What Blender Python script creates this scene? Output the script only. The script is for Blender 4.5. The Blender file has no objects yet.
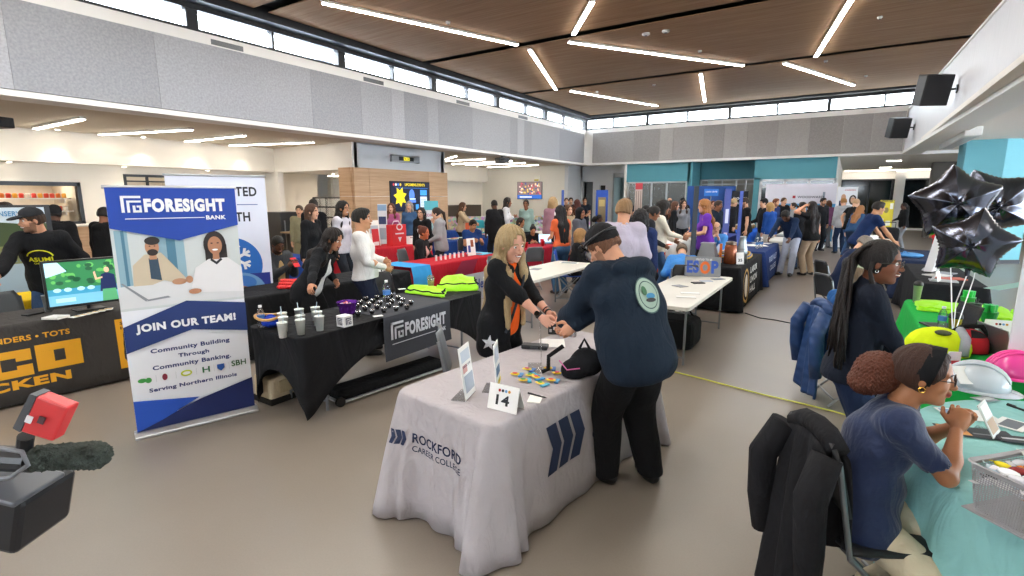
import bpy, math, random, time
import numpy as np
from mathutils import Vector, Matrix
sc = bpy.context.scene
COL = sc.collection
PI = math.pi
# ---------------------------------------------------------------- camera
CAMZ, FPX, PITCH, YAW = 1.9, 510.0, math.radians(10.1), math.radians(33)
cam = bpy.data.objects.new('camera', bpy.data.cameras.new('camera'))
COL.objects.link(cam); sc.camera = cam
cam.location = (0, 0, CAMZ); cam.rotation_euler = (PI/2-PITCH, 0, YAW)
cam.data.sensor_width = 36; cam.data.lens = FPX/1024*36
cam.data.clip_start = .05; cam.data.clip_end = 300
# ---------------------------------------------------------------- view, world
sc.view_settings.view_transform = 'Standard'
try: sc.view_settings.look = 'None'
except Exception: pass
sc.view_settings.gamma = 1; sc.view_settings.use_curve_mapping = False
sc.view_settings.exposure = 1.3
sc.cycles.max_bounces = 7; sc.cycles.diffuse_bounces = 4; sc.cycles.glossy_bounces = 3
sc.cycles.transmission_bounces = 5; sc.cycles.transparent_max_bounces = 8
sc.cycles.caustics_reflective = False; sc.cycles.caustics_refractive = False
sc.cycles.sample_clamp_indirect = 6
sc.cycles.use_denoising = True
w = bpy.data.worlds.new('overcast'); sc.world = w; w.use_nodes = True
bg = w.node_tree.nodes['Background']
bg.inputs[0].default_value = (.80, .90, 1, 1); bg.inputs[1].default_value = 11.0
LIN = 20.0      # radiance of the linear luminaires in the high ceiling
LINLOW = 10.0    # radiance of those under the low soffits
# ---------------------------------------------------------------- helpers: placing
def ray(u, v):
    a = (u-512)/FPX; b = (v-288)/FPX
    f = math.cos(PITCH)-b*math.sin(PITCH); d = math.sin(PITCH)+b*math.cos(PITCH)
    return a*math.cos(YAW)-f*math.sin(YAW), a*math.sin(YAW)+f*math.cos(YAW), -d, f
def atz(u, v, z=0.):
    x, y, d, f = ray(u, v); t = (z-CAMZ)/d; return Vector((x*t, y*t, z))
def atd(u, v, D):
    x, y, d, f = ray(u, v); t = D/f; return Vector((x*t, y*t, CAMZ+d*t))
# ---------------------------------------------------------------- materials
def lin(c):
    if isinstance(c, str): c = tuple(int(c[i:i+2], 16) for i in (0, 2, 4))
    r = []
    for k in c[:3]:
        k = k/255.; r.append(k/12.92 if k <= .04045 else ((k+.055)/1.055)**2.4)
    return (*r, 1)
MC = {}
def mat(name, col='808080', rough=.6, metal=0., var=.06, vs=6., bump=0., bs=60., emit=0., trans=0., alpha=1., coat=0., sheen=0., stretch=None, spec=.5, wr=0.):
    if name in MC: return MC[name]
    m = bpy.data.materials.new(name); m.use_nodes = True
    nt = m.node_tree; b = nt.nodes['Principled BSDF']; L = nt.links
    c = lin(col)
    b.inputs['Roughness'].default_value = rough; b.inputs['Metallic'].default_value = metal
    b.inputs['Specular IOR Level'].default_value = spec
    tc = nt.nodes.new('ShaderNodeTexCoord'); src = tc.outputs['Object']
    if stretch:
        mp = nt.nodes.new('ShaderNodeMapping'); mp.inputs['Scale'].default_value = stretch
        L.new(src, mp.inputs[0]); src = mp.outputs[0]
    if var > 0:
        n = nt.nodes.new('ShaderNodeTexNoise'); n.inputs['Scale'].default_value = vs; n.inputs['Detail'].default_value = 3
        L.new(src, n.inputs['Vector'])
        r = nt.nodes.new('ShaderNodeMix'); r.data_type = 'RGBA'
        r.inputs[6].default_value = (*[k*(1-var*2) for k in c[:3]], 1); r.inputs[7].default_value = (*[min(1, k*(1+var*2)) for k in c[:3]], 1)
        L.new(n.outputs['Fac'], r.inputs[0]); L.new(r.outputs[2], b.inputs['Base Color'])
        if emit: L.new(r.outputs[2], b.inputs['Emission Color'])
    else:
        b.inputs['Base Color'].default_value = c; b.inputs['Emission Color'].default_value = c
    b.inputs['Emission Strength'].default_value = emit
    if bump > 0:
        n2 = nt.nodes.new('ShaderNodeTexNoise'); n2.inputs['Scale'].default_value = bs; n2.inputs['Detail'].default_value = 4
        L.new(src, n2.inputs['Vector'])
        bp = nt.nodes.new('ShaderNodeBump'); bp.inputs['Strength'].default_value = bump; bp.inputs['Distance'].default_value = .01
        L.new(n2.outputs['Fac'], bp.inputs['Height']); L.new(bp.outputs[0], b.inputs['Normal'])
    if wr > 0:      # creases of hanging cloth
        n3 = nt.nodes.new('ShaderNodeTexNoise'); n3.inputs['Scale'].default_value = wr; n3.inputs['Detail'].default_value = 2.5; n3.inputs['Distortion'].default_value = 1.6
        mp3 = nt.nodes.new('ShaderNodeMapping'); mp3.inputs['Scale'].default_value = (1.5, 1.5, .8); L.new(tc.outputs['Object'], mp3.inputs[0]); L.new(mp3.outputs[0], n3.inputs['Vector'])
        b3 = nt.nodes.new('ShaderNodeBump'); b3.inputs['Strength'].default_value = .42; b3.inputs['Distance'].default_value = .22/wr
        L.new(n3.outputs['Fac'], b3.inputs['Height'])
        if bump > 0: L.new(bp.outputs[0], b3.inputs['Normal'])
        L.new(b3.outputs[0], b.inputs['Normal'])
    if trans: b.inputs['Transmission Weight'].default_value = trans
    if alpha < 1: b.inputs['Alpha'].default_value = alpha
    if coat: b.inputs['Coat Weight'].default_value = coat
    if sheen: b.inputs['Sheen Weight'].default_value = sheen
    m.diffuse_color = c
    MC[name] = m; return m
def fab(col, rough=.9, bump=.25):          # woven or knitted cloth of one colour
    return mat('cloth_'+col, col, rough, var=.07, vs=9, bump=bump, bs=45, spec=.25, wr=7.)
def pla(col, rough=.4): return mat('plastic_%s_%d' % (col, rough*10), col, rough, var=.02)
def met(col, rough=.35): return mat('metal_'+col, col, rough, metal=.9, var=.03)
def skn(col): return mat('skin_'+col, col, .5, var=.05, vs=14, bump=.06, bs=120, spec=.4)
def hairm(col): return mat('hair_'+col, col, .55, var=.28, vs=30, bump=.7, bs=40, stretch=(6, 6, .8), spec=.35)
def paper(col='f2f2ee'): return mat('paper_'+col, col, .6, var=.02)
def lit(col, s): return mat('lit_%s_%g' % (col, s), col, .5, var=0, emit=s)
def glassm(): return mat('clear_glass', 'f4fbff', .02, var=0, trans=1., alpha=.35)
def clearp(): return mat('clear_plastic', 'eef3f6', .08, var=0, trans=.9, alpha=.45)
# ---------------------------------------------------------------- objects
ROOT = {}
def tag(o, label=None, cat=None, group=None, kind=None):
    if label: o['label'] = label
    if cat: o['category'] = cat
    if group: o['group'] = group
    if kind: o['kind'] = kind
    return o
def thing(name, label, cat, loc=(0, 0, 0), group=None):
    o = bpy.data.objects.new(name, None); COL.objects.link(o); o.empty_display_size = .1
    o.location = loc; ROOT[o.name] = Vector(loc); return tag(o, label, cat, group)
def off(parent):
    v = Vector((0, 0, 0))
    p = parent
    while p is not None: v = v+ROOT.get(p.name, Vector((0, 0, 0))); p = p.parent
    return v
def link(name, me, m, parent=None, smooth=False):
    o = bpy.data.objects.new(name, me); COL.objects.link(o)
    for k in (m if isinstance(m, (list, tuple)) else [m]): me.materials.append(k)
    if smooth: me.polygons.foreach_set('use_smooth', [True]*len(me.polygons))
    if parent is not None:
        o.parent = parent
    me.update(); return o
class MB:
    """collects shapes in world space and links them as one mesh"""
    def __init__(s, M=None): s.v = []; s.f = []; s.m = []; s.mi = 0; s.M = M or Matrix.Identity(4)
    def at(s, M): s.M = M; return s
    def add(s, vs, fs):
        n = len(s.v); s.v += [tuple(s.M @ Vector(p)) for p in vs]
        s.f += [tuple(n+i for i in f) for f in fs]; s.m += [s.mi]*len(fs); return s
    def use(s, i): s.mi = i; return s
    def box(s, x0, x1, y0, y1, z0, z1):
        return s.add([(x, y, z) for x in (x0, x1) for y in (y0, y1) for z in (z0, z1)],
            [(0, 1, 3, 2), (4, 6, 7, 5), (0, 4, 5, 1), (2, 3, 7, 6), (0, 2, 6, 4), (1, 5, 7, 3)])
    def cbox(s, cx, cy, cz, a, b, c): return s.box(cx-a/2, cx+a/2, cy-b/2, cy+b/2, cz-c/2, cz+c/2)
    def cyl(s, p, q, r, r2=None, n=12, cap=True):
        p = Vector(p); q = Vector(q); r2 = r if r2 is None else r2
        d = (q-p).normalized(); a = d.orthogonal().normalized(); b = d.cross(a)
        vs = []
        for c, k in ((p, r), (q, r2)):
            for i in range(n):
                t = 2*PI*i/n; vs.append(c+a*math.cos(t)*k+b*math.sin(t)*k)
        fs = [(i, (i+1) % n, n+(i+1) % n, n+i) for i in range(n)]
        if cap: fs += [tuple(range(n))[::-1], tuple(range(n, 2*n))]
        return s.add(vs, fs)
    def tube(s, pts, r, n=8, closed=False):
        pts = [Vector(p) for p in pts]; N = len(pts); vs = []; up = None
        rs = r if isinstance(r, (list, tuple)) else [r]*N
        for i, p in enumerate(pts):
            if closed: d = pts[(i+1) % N]-pts[i-1]
            else: d = pts[min(i+1, N-1)]-pts[max(i-1, 0)]
            d = d.normalized() if d.length > 1e-9 else Vector((0, 0, 1))
            a = d.orthogonal().normalized() if up is None else (up-d*up.dot(d)).normalized()
            up = a; b = d.cross(a)
            for k in range(n):
                t = 2*PI*k/n; vs.append(p+(a*math.cos(t)+b*math.sin(t))*rs[i])
        fs = []
        for i in range(N if closed else N-1):
            j = (i+1) % N
            for k in range(n): fs.append((i*n+k, i*n+(k+1) % n, j*n+(k+1) % n, j*n+k))
        if not closed: fs += [tuple(range(n))[::-1], tuple(range((N-1)*n, N*n))]
        return s.add(vs, fs)
    def lathe(s, prof, c=(0, 0, 0), n=20, sx=1., sy=1.):
        vs = []; 
        for r, z in prof:
            for i in range(n):
                t = 2*PI*i/n; vs.append((c[0]+r*sx*math.cos(t), c[1]+r*sy*math.sin(t), c[2]+z))
        fs = []
        for j in range(len(prof)-1):
            for i in range(n): fs.append((j*n+i, j*n+(i+1) % n, (j+1)*n+(i+1) % n, (j+1)*n+i))
        fs += [tuple(range(n))[::-1], tuple(range((len(prof)-1)*n, len(prof)*n))]
        return s.add(vs, fs)
    def ball(s, c, r, n=12, m=8):
        if not isinstance(r, (tuple, list)): r = (r, r, r)
        return s.add(*[(lambda P: ([(c[0]+x*r[0], c[1]+y*r[1], c[2]+z*r[2]) for x, y, z in P[0]], P[1]))(_ball(n, m))][0])
    def prism(s, poly, t, O=(0, 0, 0), U=(1, 0, 0), V=(0, 1, 0)):
        """polygon in the plane (O,U,V), thickness t along U x V"""
        O = Vector(O); U = Vector(U); V = Vector(V); N = U.cross(V).normalized()
        n = len(poly); vs = [O+U*a+V*b for a, b in poly]+[O+U*a+V*b+N*t for a, b in poly]
        return s.add(vs, [tuple(range(n))[::-1], tuple(range(n, 2*n))]+[(i, (i+1) % n, n+(i+1) % n, n+i) for i in range(n)])
    def grid(s, P):
        """P[i][j] points"""
        a = len(P); b = len(P[0])
        return s.add([p for r in P for p in r], [(i*b+j, i*b+j+1, (i+1)*b+j+1, (i+1)*b+j) for i in range(a-1) for j in range(b-1)])
    def build(s, name, m, parent=None, smooth=False, bevel=0, solid=0, subsurf=0):
        o_ = off(parent) if parent is not None else Vector((0, 0, 0))
        me = bpy.data.meshes.new(name)
        me.from_pydata([(x-o_[0], y-o_[1], z-o_[2]) for x, y, z in s.v], [], s.f)
        o = link(name, me, m, parent, smooth)
        if max(s.m or [0]) > 0: me.polygons.foreach_set('material_index', s.m)
        if solid:
            q = o.modifiers.new('t', 'SOLIDIFY'); q.thickness = solid; q.offset = 0
        if subsurf:
            q = o.modifiers.new('s', 'SUBSURF'); q.levels = subsurf; q.render_levels = subsurf
        if bevel:
            q = o.modifiers.new('b', 'BEVEL'); q.width = bevel; q.segments = 2; q.limit_method = 'ANGLE'
        return o
_bc = {}
def _ball(n, m):
    if (n, m) in _bc: return _bc[(n, m)]
    vs = [(0, 0, 1)]
    for j in range(1, m):
        for i in range(n):
            a = PI*j/m; t = 2*PI*i/n; vs.append((math.sin(a)*math.cos(t), math.sin(a)*math.sin(t), math.cos(a)))
    vs.append((0, 0, -1)); fs = [(0, 1+i, 1+(i+1) % n) for i in range(n)]
    for j in range(m-2):
        for i in range(n): fs.append((1+j*n+i, 1+(j+1)*n+i, 1+(j+1)*n+(i+1) % n, 1+j*n+(i+1) % n))
    e = len(vs)-1; k = 1+(m-2)*n
    fs += [(e, k+(i+1) % n, k+i) for i in range(n)]
    _bc[(n, m)] = (vs, fs); return vs, fs
def struct(name, mb, m, **k):
    o = mb.build(name, m, **k); o['kind'] = 'structure'; return o
def copy_tree(o, parent=None):
    c = o.copy(); COL.objects.link(c)
    if parent is not None: c.parent = parent
    for ch in list(o.children): copy_tree(ch, c)
    return c
_tc = {}
def textmesh(txt, bold=0.):
    """triangulated outline of a text, as (verts, faces), width and cap height normalised by caller"""
    k = (txt, bold)
    if k in _tc: return _tc[k]
    cu = bpy.data.curves.new('t', 'FONT'); cu.body = txt; cu.size = 1; cu.offset = bold; cu.resolution_u = 3; cu.space_character = 1+bold*2.2
    ob = bpy.data.objects.new('t', cu); COL.objects.link(ob)
    bpy.context.view_layer.update()
    me = bpy.data.meshes.new_from_object(ob.evaluated_get(bpy.context.evaluated_depsgraph_get()))
    vs = [tuple(v.co) for v in me.vertices]; fs = [tuple(p.vertices) for p in me.polygons]
    bpy.data.objects.remove(ob); bpy.data.curves.remove(cu); bpy.data.meshes.remove(me)
    xs = [v[0] for v in vs]; ys = [v[1] for v in vs]
    x0, x1, y0, y1 = min(xs), max(xs), min(ys), max(ys)
    r = ([((x-x0)/(x1-x0), (y-y0)/(y1-y0)) for x, y, _ in vs], fs, (x1-x0)/(y1-y0))
    _tc[k] = r; return r
class Panel:
    """flat printed surface: origin O, unit U (right), unit V (up); drawings sit in thin layers on it"""
    def __init__(s, O, U, V, parent):
        s.O = Vector(O); s.U = Vector(U).normalized(); s.V = Vector(V).normalized(); s.N = s.U.cross(s.V).normalized()
        s.p = parent; s.k = 0; s.d = .0012
    def pt(s, a, b, h=None): return s.O+s.U*a+s.V*b+s.N*(h if h is not None else s.k*s.d)
    def poly(s, name, m, *polys):
        s.k += 1; mb = MB()
        for P in polys: mb.add([s.pt(a, b) for a, b in P], [tuple(range(len(P)))])
        return mb.build(name, m, s.p)
    def text(s, name, m, items, bold=.02):
        """items: (string, x0, y0, width or None, cap height)"""
        s.k += 1; mb = MB()
        for it in items:
            t, x, y, wd, h = it[:5]
            vs, fs, asp = textmesh(t, it[5] if len(it) > 5 else bold)
            W = wd if wd else asp*h
            mb.add([s.pt(x+a*W, y+b*h) for a, b in vs], fs)
        return mb.build(name, m, s.p)
def ell2(cx, cy, rx, ry, n=24, a0=0, a1=2*PI):
    return [(cx+rx*math.cos(a0+(a1-a0)*i/n), cy+ry*math.sin(a0+(a1-a0)*i/n)) for i in range(n if a1-a0 > 6.28 else n+1)]
def rect(x0, x1, y0, y1): return [(x0, y0), (x1, y0), (x1, y1), (x0, y1)]
def ringp(cx, cy, rx, ry, t, n=24, a0=0, a1=2*PI):
    """ring as quads"""
    o = []
    for i in range(n):
        a = a0+(a1-a0)*i/n; b = a0+(a1-a0)*(i+1)/n
        o.append([(cx+rx*math.cos(a), cy+ry*math.sin(a)), (cx+rx*math.cos(b), cy+ry*math.sin(b)),
                  (cx+(rx-t)*math.cos(b), cy+(ry-t)*math.sin(b)), (cx+(rx-t)*math.cos(a), cy+(ry-t)*math.sin(a))])
    return o
rnd = random.Random(7)
# ================================================================ THE ROOM
Mwhite = mat('white_wall', 'efebe4', .75, var=.01, vs=2, bump=.03, bs=200)
Mwarm = mat('warm_white_wall', 'ede6da', .75, var=.01, vs=2)
Mcool = mat('pale_grey_wall', 'd3d6d9', .75, var=.01, vs=2)
Mtrim = mat('white_trim', 'f2f0ec', .5, var=.01)
Mdark = mat('dark_frame', '1e2228', .4, var=.02)
Mteal = mat('teal_wall', '5597a4', .7, var=.03, vs=3)
Mteal2 = mat('light_teal_paint', '6fb3c0', .7, var=.02, vs=3)
Mfelt = [mat('acoustic_felt_%s' % c, c, .95, var=.16, vs=26, bump=.3, bs=80) for c in ('a9aaae', '9fa0a4', 'b2b3b7')]
Mfeltw = [mat('acoustic_felt_%s' % c, c, .95, var=.12, vs=26, bump=.3, bs=80) for c in ('a09d9b', '989593', 'a9a6a4')]
Msoffit = mat('soffit_tile', 'd8d3cc', .85, var=.02, vs=3)
def floor_mat():
    m = mat('sealed_floor', '96897b', .34, var=0, bump=.02, bs=300)
    nt = m.node_tree; L = nt.links; b = nt.nodes['Principled BSDF']
    tc = nt.nodes.new('ShaderNodeTexCoord')
    n = nt.nodes.new('ShaderNodeTexNoise'); n.inputs['Scale'].default_value = .55; n.inputs['Detail'].default_value = 5
    n2 = nt.nodes.new('ShaderNodeTexNoise'); n2.inputs['Scale'].default_value = 90; n2.inputs['Detail'].default_value = 2
    L.new(tc.outputs['Object'], n.inputs['Vector']); L.new(tc.outputs['Object'], n2.inputs['Vector'])
    a = nt.nodes.new('ShaderNodeMath'); a.operation = 'MULTIPLY_ADD'; a.inputs[1].default_value = .25; L.new(n2.outputs['Fac'], a.inputs[0]); L.new(n.outputs['Fac'], a.inputs[2])
    r = nt.nodes.new('ShaderNodeValToRGB'); r.color_ramp.elements[0].position = .35; r.color_ramp.elements[0].color = lin('7a7066')
    r.color_ramp.elements[1].position = .85; r.color_ramp.elements[1].color = lin('8d8378')
    L.new(a.outputs[0], r.inputs[0]); L.new(r.outputs[0], b.inputs['Base Color'])
    ro = nt.nodes.new('ShaderNodeMapRange'); ro.inputs[3].default_value = .26; ro.inputs[4].default_value = .42
    L.new(n.outputs['Fac'], ro.inputs[0]); L.new(ro.outputs[0], b.inputs['Roughness'])
    return m
def wood_mat(name, c0, c1, c2, sc_=(.35, 9, 1), rough=.55, dist=3.):
    m = mat(name, c1, rough, var=0, spec=.2); nt = m.node_tree; L = nt.links; b = nt.nodes['Principled BSDF']
    tc = nt.nodes.new('ShaderNodeTexCoord'); mp = nt.nodes.new('ShaderNodeMapping'); mp.inputs['Scale'].default_value = sc_
    L.new(tc.outputs['Object'], mp.inputs[0])
    n = nt.nodes.new('ShaderNodeTexNoise'); n.inputs['Scale'].default_value = 2.2; n.inputs['Detail'].default_value = 8; n.inputs['Roughness'].default_value = .65; n.inputs['Distortion'].default_value = .6
    L.new(mp.outputs[0], n.inputs['Vector'])
    r = nt.nodes.new('ShaderNodeValToRGB'); e = r.color_ramp.elements
    e[0].position = .25; e[0].color = lin(c0); e[1].position = .75; e[1].color = lin(c2); q = e.new(.5); q.color = lin(c1)
    L.new(n.outputs['Fac'], r.inputs[0]); L.new(r.outputs[0], b.inputs['Base Color'])
    return m
Mceil = wood_mat('wood_ceiling_veneer', '84684c', '9a7b5d', 'ae8e6f', rough=.8)
Mwood = wood_mat('oak_cladding', 'b59070', 'c9a684', 'd6b595', (.5, .5, 14))
Mvoid = mat('black_reveal', '08090b', .7, var=.02)
# floor
struct('floor', MB().box(-22, 16, -7, 46, -.2, 0), floor_mat())
# high ceiling: timber panels with black reveals between them
g = [-7, -3.6, 1.55, 6.72, 11.72, 17.0, 23.2]
mb = MB()
for i in range(len(g)-1): mb.box(-10.55, 7, g[i]+(.16 if i else 0), g[i+1]-.16, 5.70, 5.715)
struct('ceiling', mb, Mceil)
struct('trim_1', MB().box(-11.1, 7.3, -7, 23.6, 5.86, 6.05), Mvoid)
# left bulkhead: soffit edge, felt panels, sill strip
mb = MB().box(-11.15, -10.92, -7, 23.6, 3.55, 5.05); struct('wall_left', mb, Mtrim)
mb = MB().box(-11.4, -10.84, -7, 23.45, 3.42, 3.51).box(-10.93, -10.885, -7, 23.3, 4.86, 5.06); struct('trim_2', mb, Mtrim)
ys = [-7, -2.6, .8, 2.75, 4.78, 8.05, 9.54, 10.62, 11.11, 12.08, 12.57, 14.3, 16.65, 17.14, 17.65, 18.18, 20.6, 23.12]
mb = MB()
for i in range(len(ys)-1):
    mb.use([1, 0, 2, 1, 0, 1, 0, 2, 1, 0, 1, 0, 1, 2, 1, 0, 1][i]).box(-10.93, -10.88, ys[i]+.002, ys[i+1]-.002, 3.53, 4.86)
struct('trim_3', mb, Mfelt)
# back bulkhead
struct('wall_back', MB().box(-11.1, 1.75, 23.42, 23.66, 3.55, 5.05), Mtrim)
struct('trim_4', MB().box(-10.9, 1.75, 23.34, 23.9, 3.42, 3.51).box(-11.0, -10.55, 23.36, 23.45, 3.5, 5.06).box(-10.6, 1.75, 23.37, 23.43, 4.9, 5.08), Mtrim)
xs = [-10.55, -8.5, -7.3, -6.7, -5.4, -4.6, -3.7, -2.6, -1.5, -.4, .5, 1.45]
mb = MB()
for i in range(len(xs)-1): mb.use([0, 1, 2, 0, 1, 2, 0, 2, 1, 0, 2][i]).box(xs[i]+.002, xs[i+1]-.002, 23.36, 23.43, 3.53, 4.9)
struct('trim_5', mb, Mfeltw)
struct('wall_above_back', MB().box(1.7, 7.3, 23.42, 23.66, 3.4, 5.05), Mtrim)
# right bulkhead, a little out of parallel with the left one
def rx(y): return 1.92-.42*(y-6)/17.4
def skew(mb, y0, y1, d0, d1, z0, z1):
    return mb.add([(rx(y)+d, y, z) for d in (d0, d1) for y in (y0, y1) for z in (z0, z1)],
        [(0, 1, 3, 2), (4, 6, 7, 5), (0, 4, 5, 1), (2, 3, 7, 6), (0, 2, 6, 4), (1, 5, 7, 3)])
mb = MB(); skew(mb, -7, 23.4, 0, .2, 3.52, 4.93); struct('wall_right', mb, mat('streaked_white_panel', 'dcdde1', .5, var=.05, vs=5, stretch=(1, 6, .5)))
mb = MB(); skew(mb, -7, 23.4, -.05, .5, 3.41, 3.5); skew(mb, -7, 23.4, -.03, .25, 4.93, 4.98); struct('trim_6', mb, Mtrim)
mb = MB(); skew(mb, -7, 23.35, -.015, .05, 3.5, 3.53); struct('trim_7', mb, Mdark)
struct('ceiling_right', MB().box(1.6, 14, -7, 23.5, 3.5, 3.6), mat('right_soffit', 'f2eee8', .85, var=.01))
struct('wall_far_right_upper', MB().box(7, 7.2, -7, 23.6, 3.6, 5.06), Mtrim)
# clerestory: glass, frames
def clerestory(n, pts, axis, z0, z1, wide, c):
    """pts: mullion positions; axis 'y' runs along x=c, axis 'x' runs along y=c"""
    mb = MB(); gl = MB()
    a, b = pts[0], pts[-1]
    def bx(mb, p, q, d0, d1, z, w_):
        if axis == 'y': mb.box(c-d1, c-d0, p, q, z, w_)
        elif axis == 'z': mb.box(c+d0, c+d1, p, q, z, w_)
        else: mb.box(p, q, c+d0, c+d1, z, w_)
    bx(mb, a, b, -.02, .18, z0-.05, z0+.045); bx(mb, a, b, -.02, .18, z1-.05, z1+.05)
    bx(mb, a, b, -.3, .15, z1+.05, 5.92)
    for i, p in enumerate(pts):
        h = .11 if i in wide else (.06 if axis == 'x' and i % 2 == 0 else .03)
        bx(mb, p-h, p+h, 0, .15, z0, z1)
    bx(gl, a, b, .06, .075, z0, z1)
    fr = struct('window_%d' % n, mb, Mdark)
    mg = mat('window_glass', 'ffffff', .0, var=0, alpha=.12, spec=.3)
    gl.build('pane', mg, fr)
lm = [-7, -4.6, -2.2, .4, 1.9, 3.7, 5.53, 7.21, 9.05, 10.81, 12.5, 14.16, 15.95, 17.94, 19.5, 21.2, 23.4]
clerestory(1, lm, 'y', 5.08, 5.52, (2, 4, 6, 8, 10, 12, 14, 16), -10.95)
bm = [-10.95, -9.57, -7.94, -6.18, -4.46, -2.69, -.94, .78, 1.9, 3.2, 5, 7]
clerestory(2, bm, 'x', 5.1, 5.58, (), 23.42)
clerestory(11, [-7, -4.6, -2.2, .4, 3.7, 7.2, 10.8, 14.2, 17.9, 21.2, 23.4], 'z', 5.08, 5.52, (), 6.95)  # unseen clerestory added on the right so daylight reaches the left felt
# the roof beyond: parapet and a roof-top fan seen through the left panes
t = thing('rooftop_fan', 'pale grey rooftop fan cowl outside the left clerestory window', 'fan', (-14, 9.9, 4.2))
MB().cyl((-14, 10.75, 3.96), (-14, 10.75, 6.3), .42, n=24).build('cowl', pla('c9ced4'), t, smooth=False)
MB().cyl((-13.62, 10.6, 5.95), (-13.50, 10.55, 5.95), .24, n=24).build('fan_opening', pla('4a5058'), t)
struct('roof', MB().box(-22, -11.2, -7, 23.5, 3.9, 3.95), mat('roof_membrane', 'b9bdc2', .9))
# left aisle: soffit, kitchen walls
mb = MB().box(-22, -11.1, -7, 30, 3.5, 3.56)
struct('ceiling_left', mb, mat('warm_soffit', 'd9cdbc', .8, var=.02, vs=2))
mb = MB().box(-16.5, -16.3, -7, 10.42, 2.73, 3.5).box(-17.1, -16.9, -7, 3.0, 0, 2.75).box(-17.1, -16.9, 3.0, 5.2, 2.2, 2.75).box(-17.1, -16.9, 3.0, 5.2, 0, 1.25)
mb.box(-17.1, -16.9, 5.2, 6.28, 0, 2.75).box(-17.1, -16.9, 6.28, 8.0, 0, 1.6).box(-17.1, -16.9, 6.28, 8.0, 2.5, 2.75).box(-17.1, -16.9, 8.0, 12.5, 0, 2.75).box(-17, -16.51, -7, 10.42, 2.75, 2.8)
struct('wall_kitchen', mb, Mwarm)
mb = MB().box(-19, -18.8, 2, 9, 0, 3.5).box(-19, -17, 2.9, 3.0, 1, 2.6).box(-19, -17, 8.0, 8.1, 0, 2.6).box(-19,-17,5.2,5.3,0,2.6)
struct('wall_kitchen_inner', mb, mat('servery_wall', 'c9bfae', .8))
mb = MB().box(-16.94, -16.86, 2.9, 5.25, 2.18, 2.28).box(-16.94, -16.86, 5.18, 5.26, 1.2, 2.28).box(-16.94, -16.86, 2.9, 5.25, 1.2, 1.28); struct('window_3', mb, Mdark)
mb = MB().box(-16.94, -16.86, 6.25, 8.0, 2.46, 2.53).box(-16.94, -16.86, 6.25, 6.31, 1.6, 2.5).box(-16.94, -16.86, 6.8, 6.85, 1.6, 2.5).box(-16.94, -16.86, 7.3, 7.36, 1.6, 2.5).box(-16.94, -16.86, 6.25, 8.0, 2.32, 2.36); struct('window_4', mb, Mdark)
# the block with the servery opening, oak cladding and the big screen
mb = MB().box(-16.5, -12.4, 10.42, 10.62, 2.72, 3.5).box(-16.9, -16.15, 10.42, 10.62, 0, 2.72).box(-13.05, -12.4, 10.42, 10.62, 0, 2.72).box(-17, -12.9, 13.3, 13.5, 0, 3.5)
mb.box(-16.3, -13.0, 10.62, 13.3, 2.72, 2.8)
struct('wall_servery', mb, Mwhite)
struct('wall_screen', MB().box(-12.62, -12.4, 10.5, 14.55, 2.6, 3.5).box(-12.9, -12.4, 14.4, 14.6, 0, 3.5), Mcool)
mb = MB()
for y0, y1 in ((10.38, 10.95), (10.96, 12.3), (12.31, 13.6), (13.61, 14.62)):
    for z0, z1 in ((0, .95), (.96, 1.92), (1.93, 2.77)): mb.box(-12.42, -12.30, y0, y1, z0, z1)
mb.box(-12.95, -12.40, 10.34, 10.40, 0, .95).box(-12.95, -12.40, 10.34, 10.40, .96, 1.92).box(-12.95, -12.40, 10.34, 10.40, 1.93, 2.77)
struct('trim_8', mb, Mwood)
# alcove behind the block: downlit wall, television wall, door recesses
mb = MB().box(-17.2, -17.0, 13.5, 23.7, 2.75, 3.5).box(-17.6, -17.4, 13.5, 25, 0, 2.75).box(-17.4, -17, 13.5, 23.7, 2.72, 2.78); struct('wall_alcove', mb, Mwarm)
mb = MB().box(-17.5, -12.2, 23.7, 23.9, 0, 3.5); struct('wall_television', mb, mat('cream_wall', 'e6e2d8', .8, var=.01))
mb = MB().box(-12.2, -12.0, 23.7, 25.2, 0, 3.5).box(-12.0, -11.9, 25.2, 25.4, 0, 3.5).box(-12, -11.3, 25.2, 25.4, 2.7, 3.5).box(-11.3, -10.9, 25.2, 25.4, 0, 3.5).box(-12.2, -8.8, 25.4, 25.6, 2.9, 3.5).box(-10.9, -10.6, 25.2, 25.4, 2.5, 3.5).box(-10.6, -10.2, 25.2, 25.4, 0, 3.5).box(-10.2, -8.9, 25.2, 25.4, 3.1, 3.5)
struct('wall_grey', mb, Mcool)
struct('door_1', MB().box(-12.0, -11.3, 25.5, 25.55, 0, 2.7), mat('grey_door', '5d6468', .5))
struct('door_2', MB().box(-10.9, -10.6, 25.3, 25.35, 0, 2.5), mat('dark_door', '1c1d20', .5))
mb = MB().box(-12, -6, 30.5, 30.7, 0, 4).box(-12, -11.8, 25.5, 30.5, 0, 4).box(-9.0,-8.8,25.5,30.5,0,4); struct('wall_lobby', mb, mat('pale_aqua_wall', 'c5d5d6', .8))
mb = MB().box(-10.9, -10.8, 30.4, 30.48, 0, 2.9).box(-10.15, -10.05, 30.4, 30.48, 0, 2.9).box(-10.9, -10.05, 30.4, 30.48, 2.85, 2.95).box(-10.9, -10.05, 30.4, 30.48, 1.75, 1.85).box(-10.9, -10.05, 30.4, 30.48, .9, .98)
wn = struct('window_5', mb, Mdark)
MB().box(-10.8, -10.15, 30.42, 30.44, .1, 2.85).build('pane', lit('e8f4fa', 1.6), wn)
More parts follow.
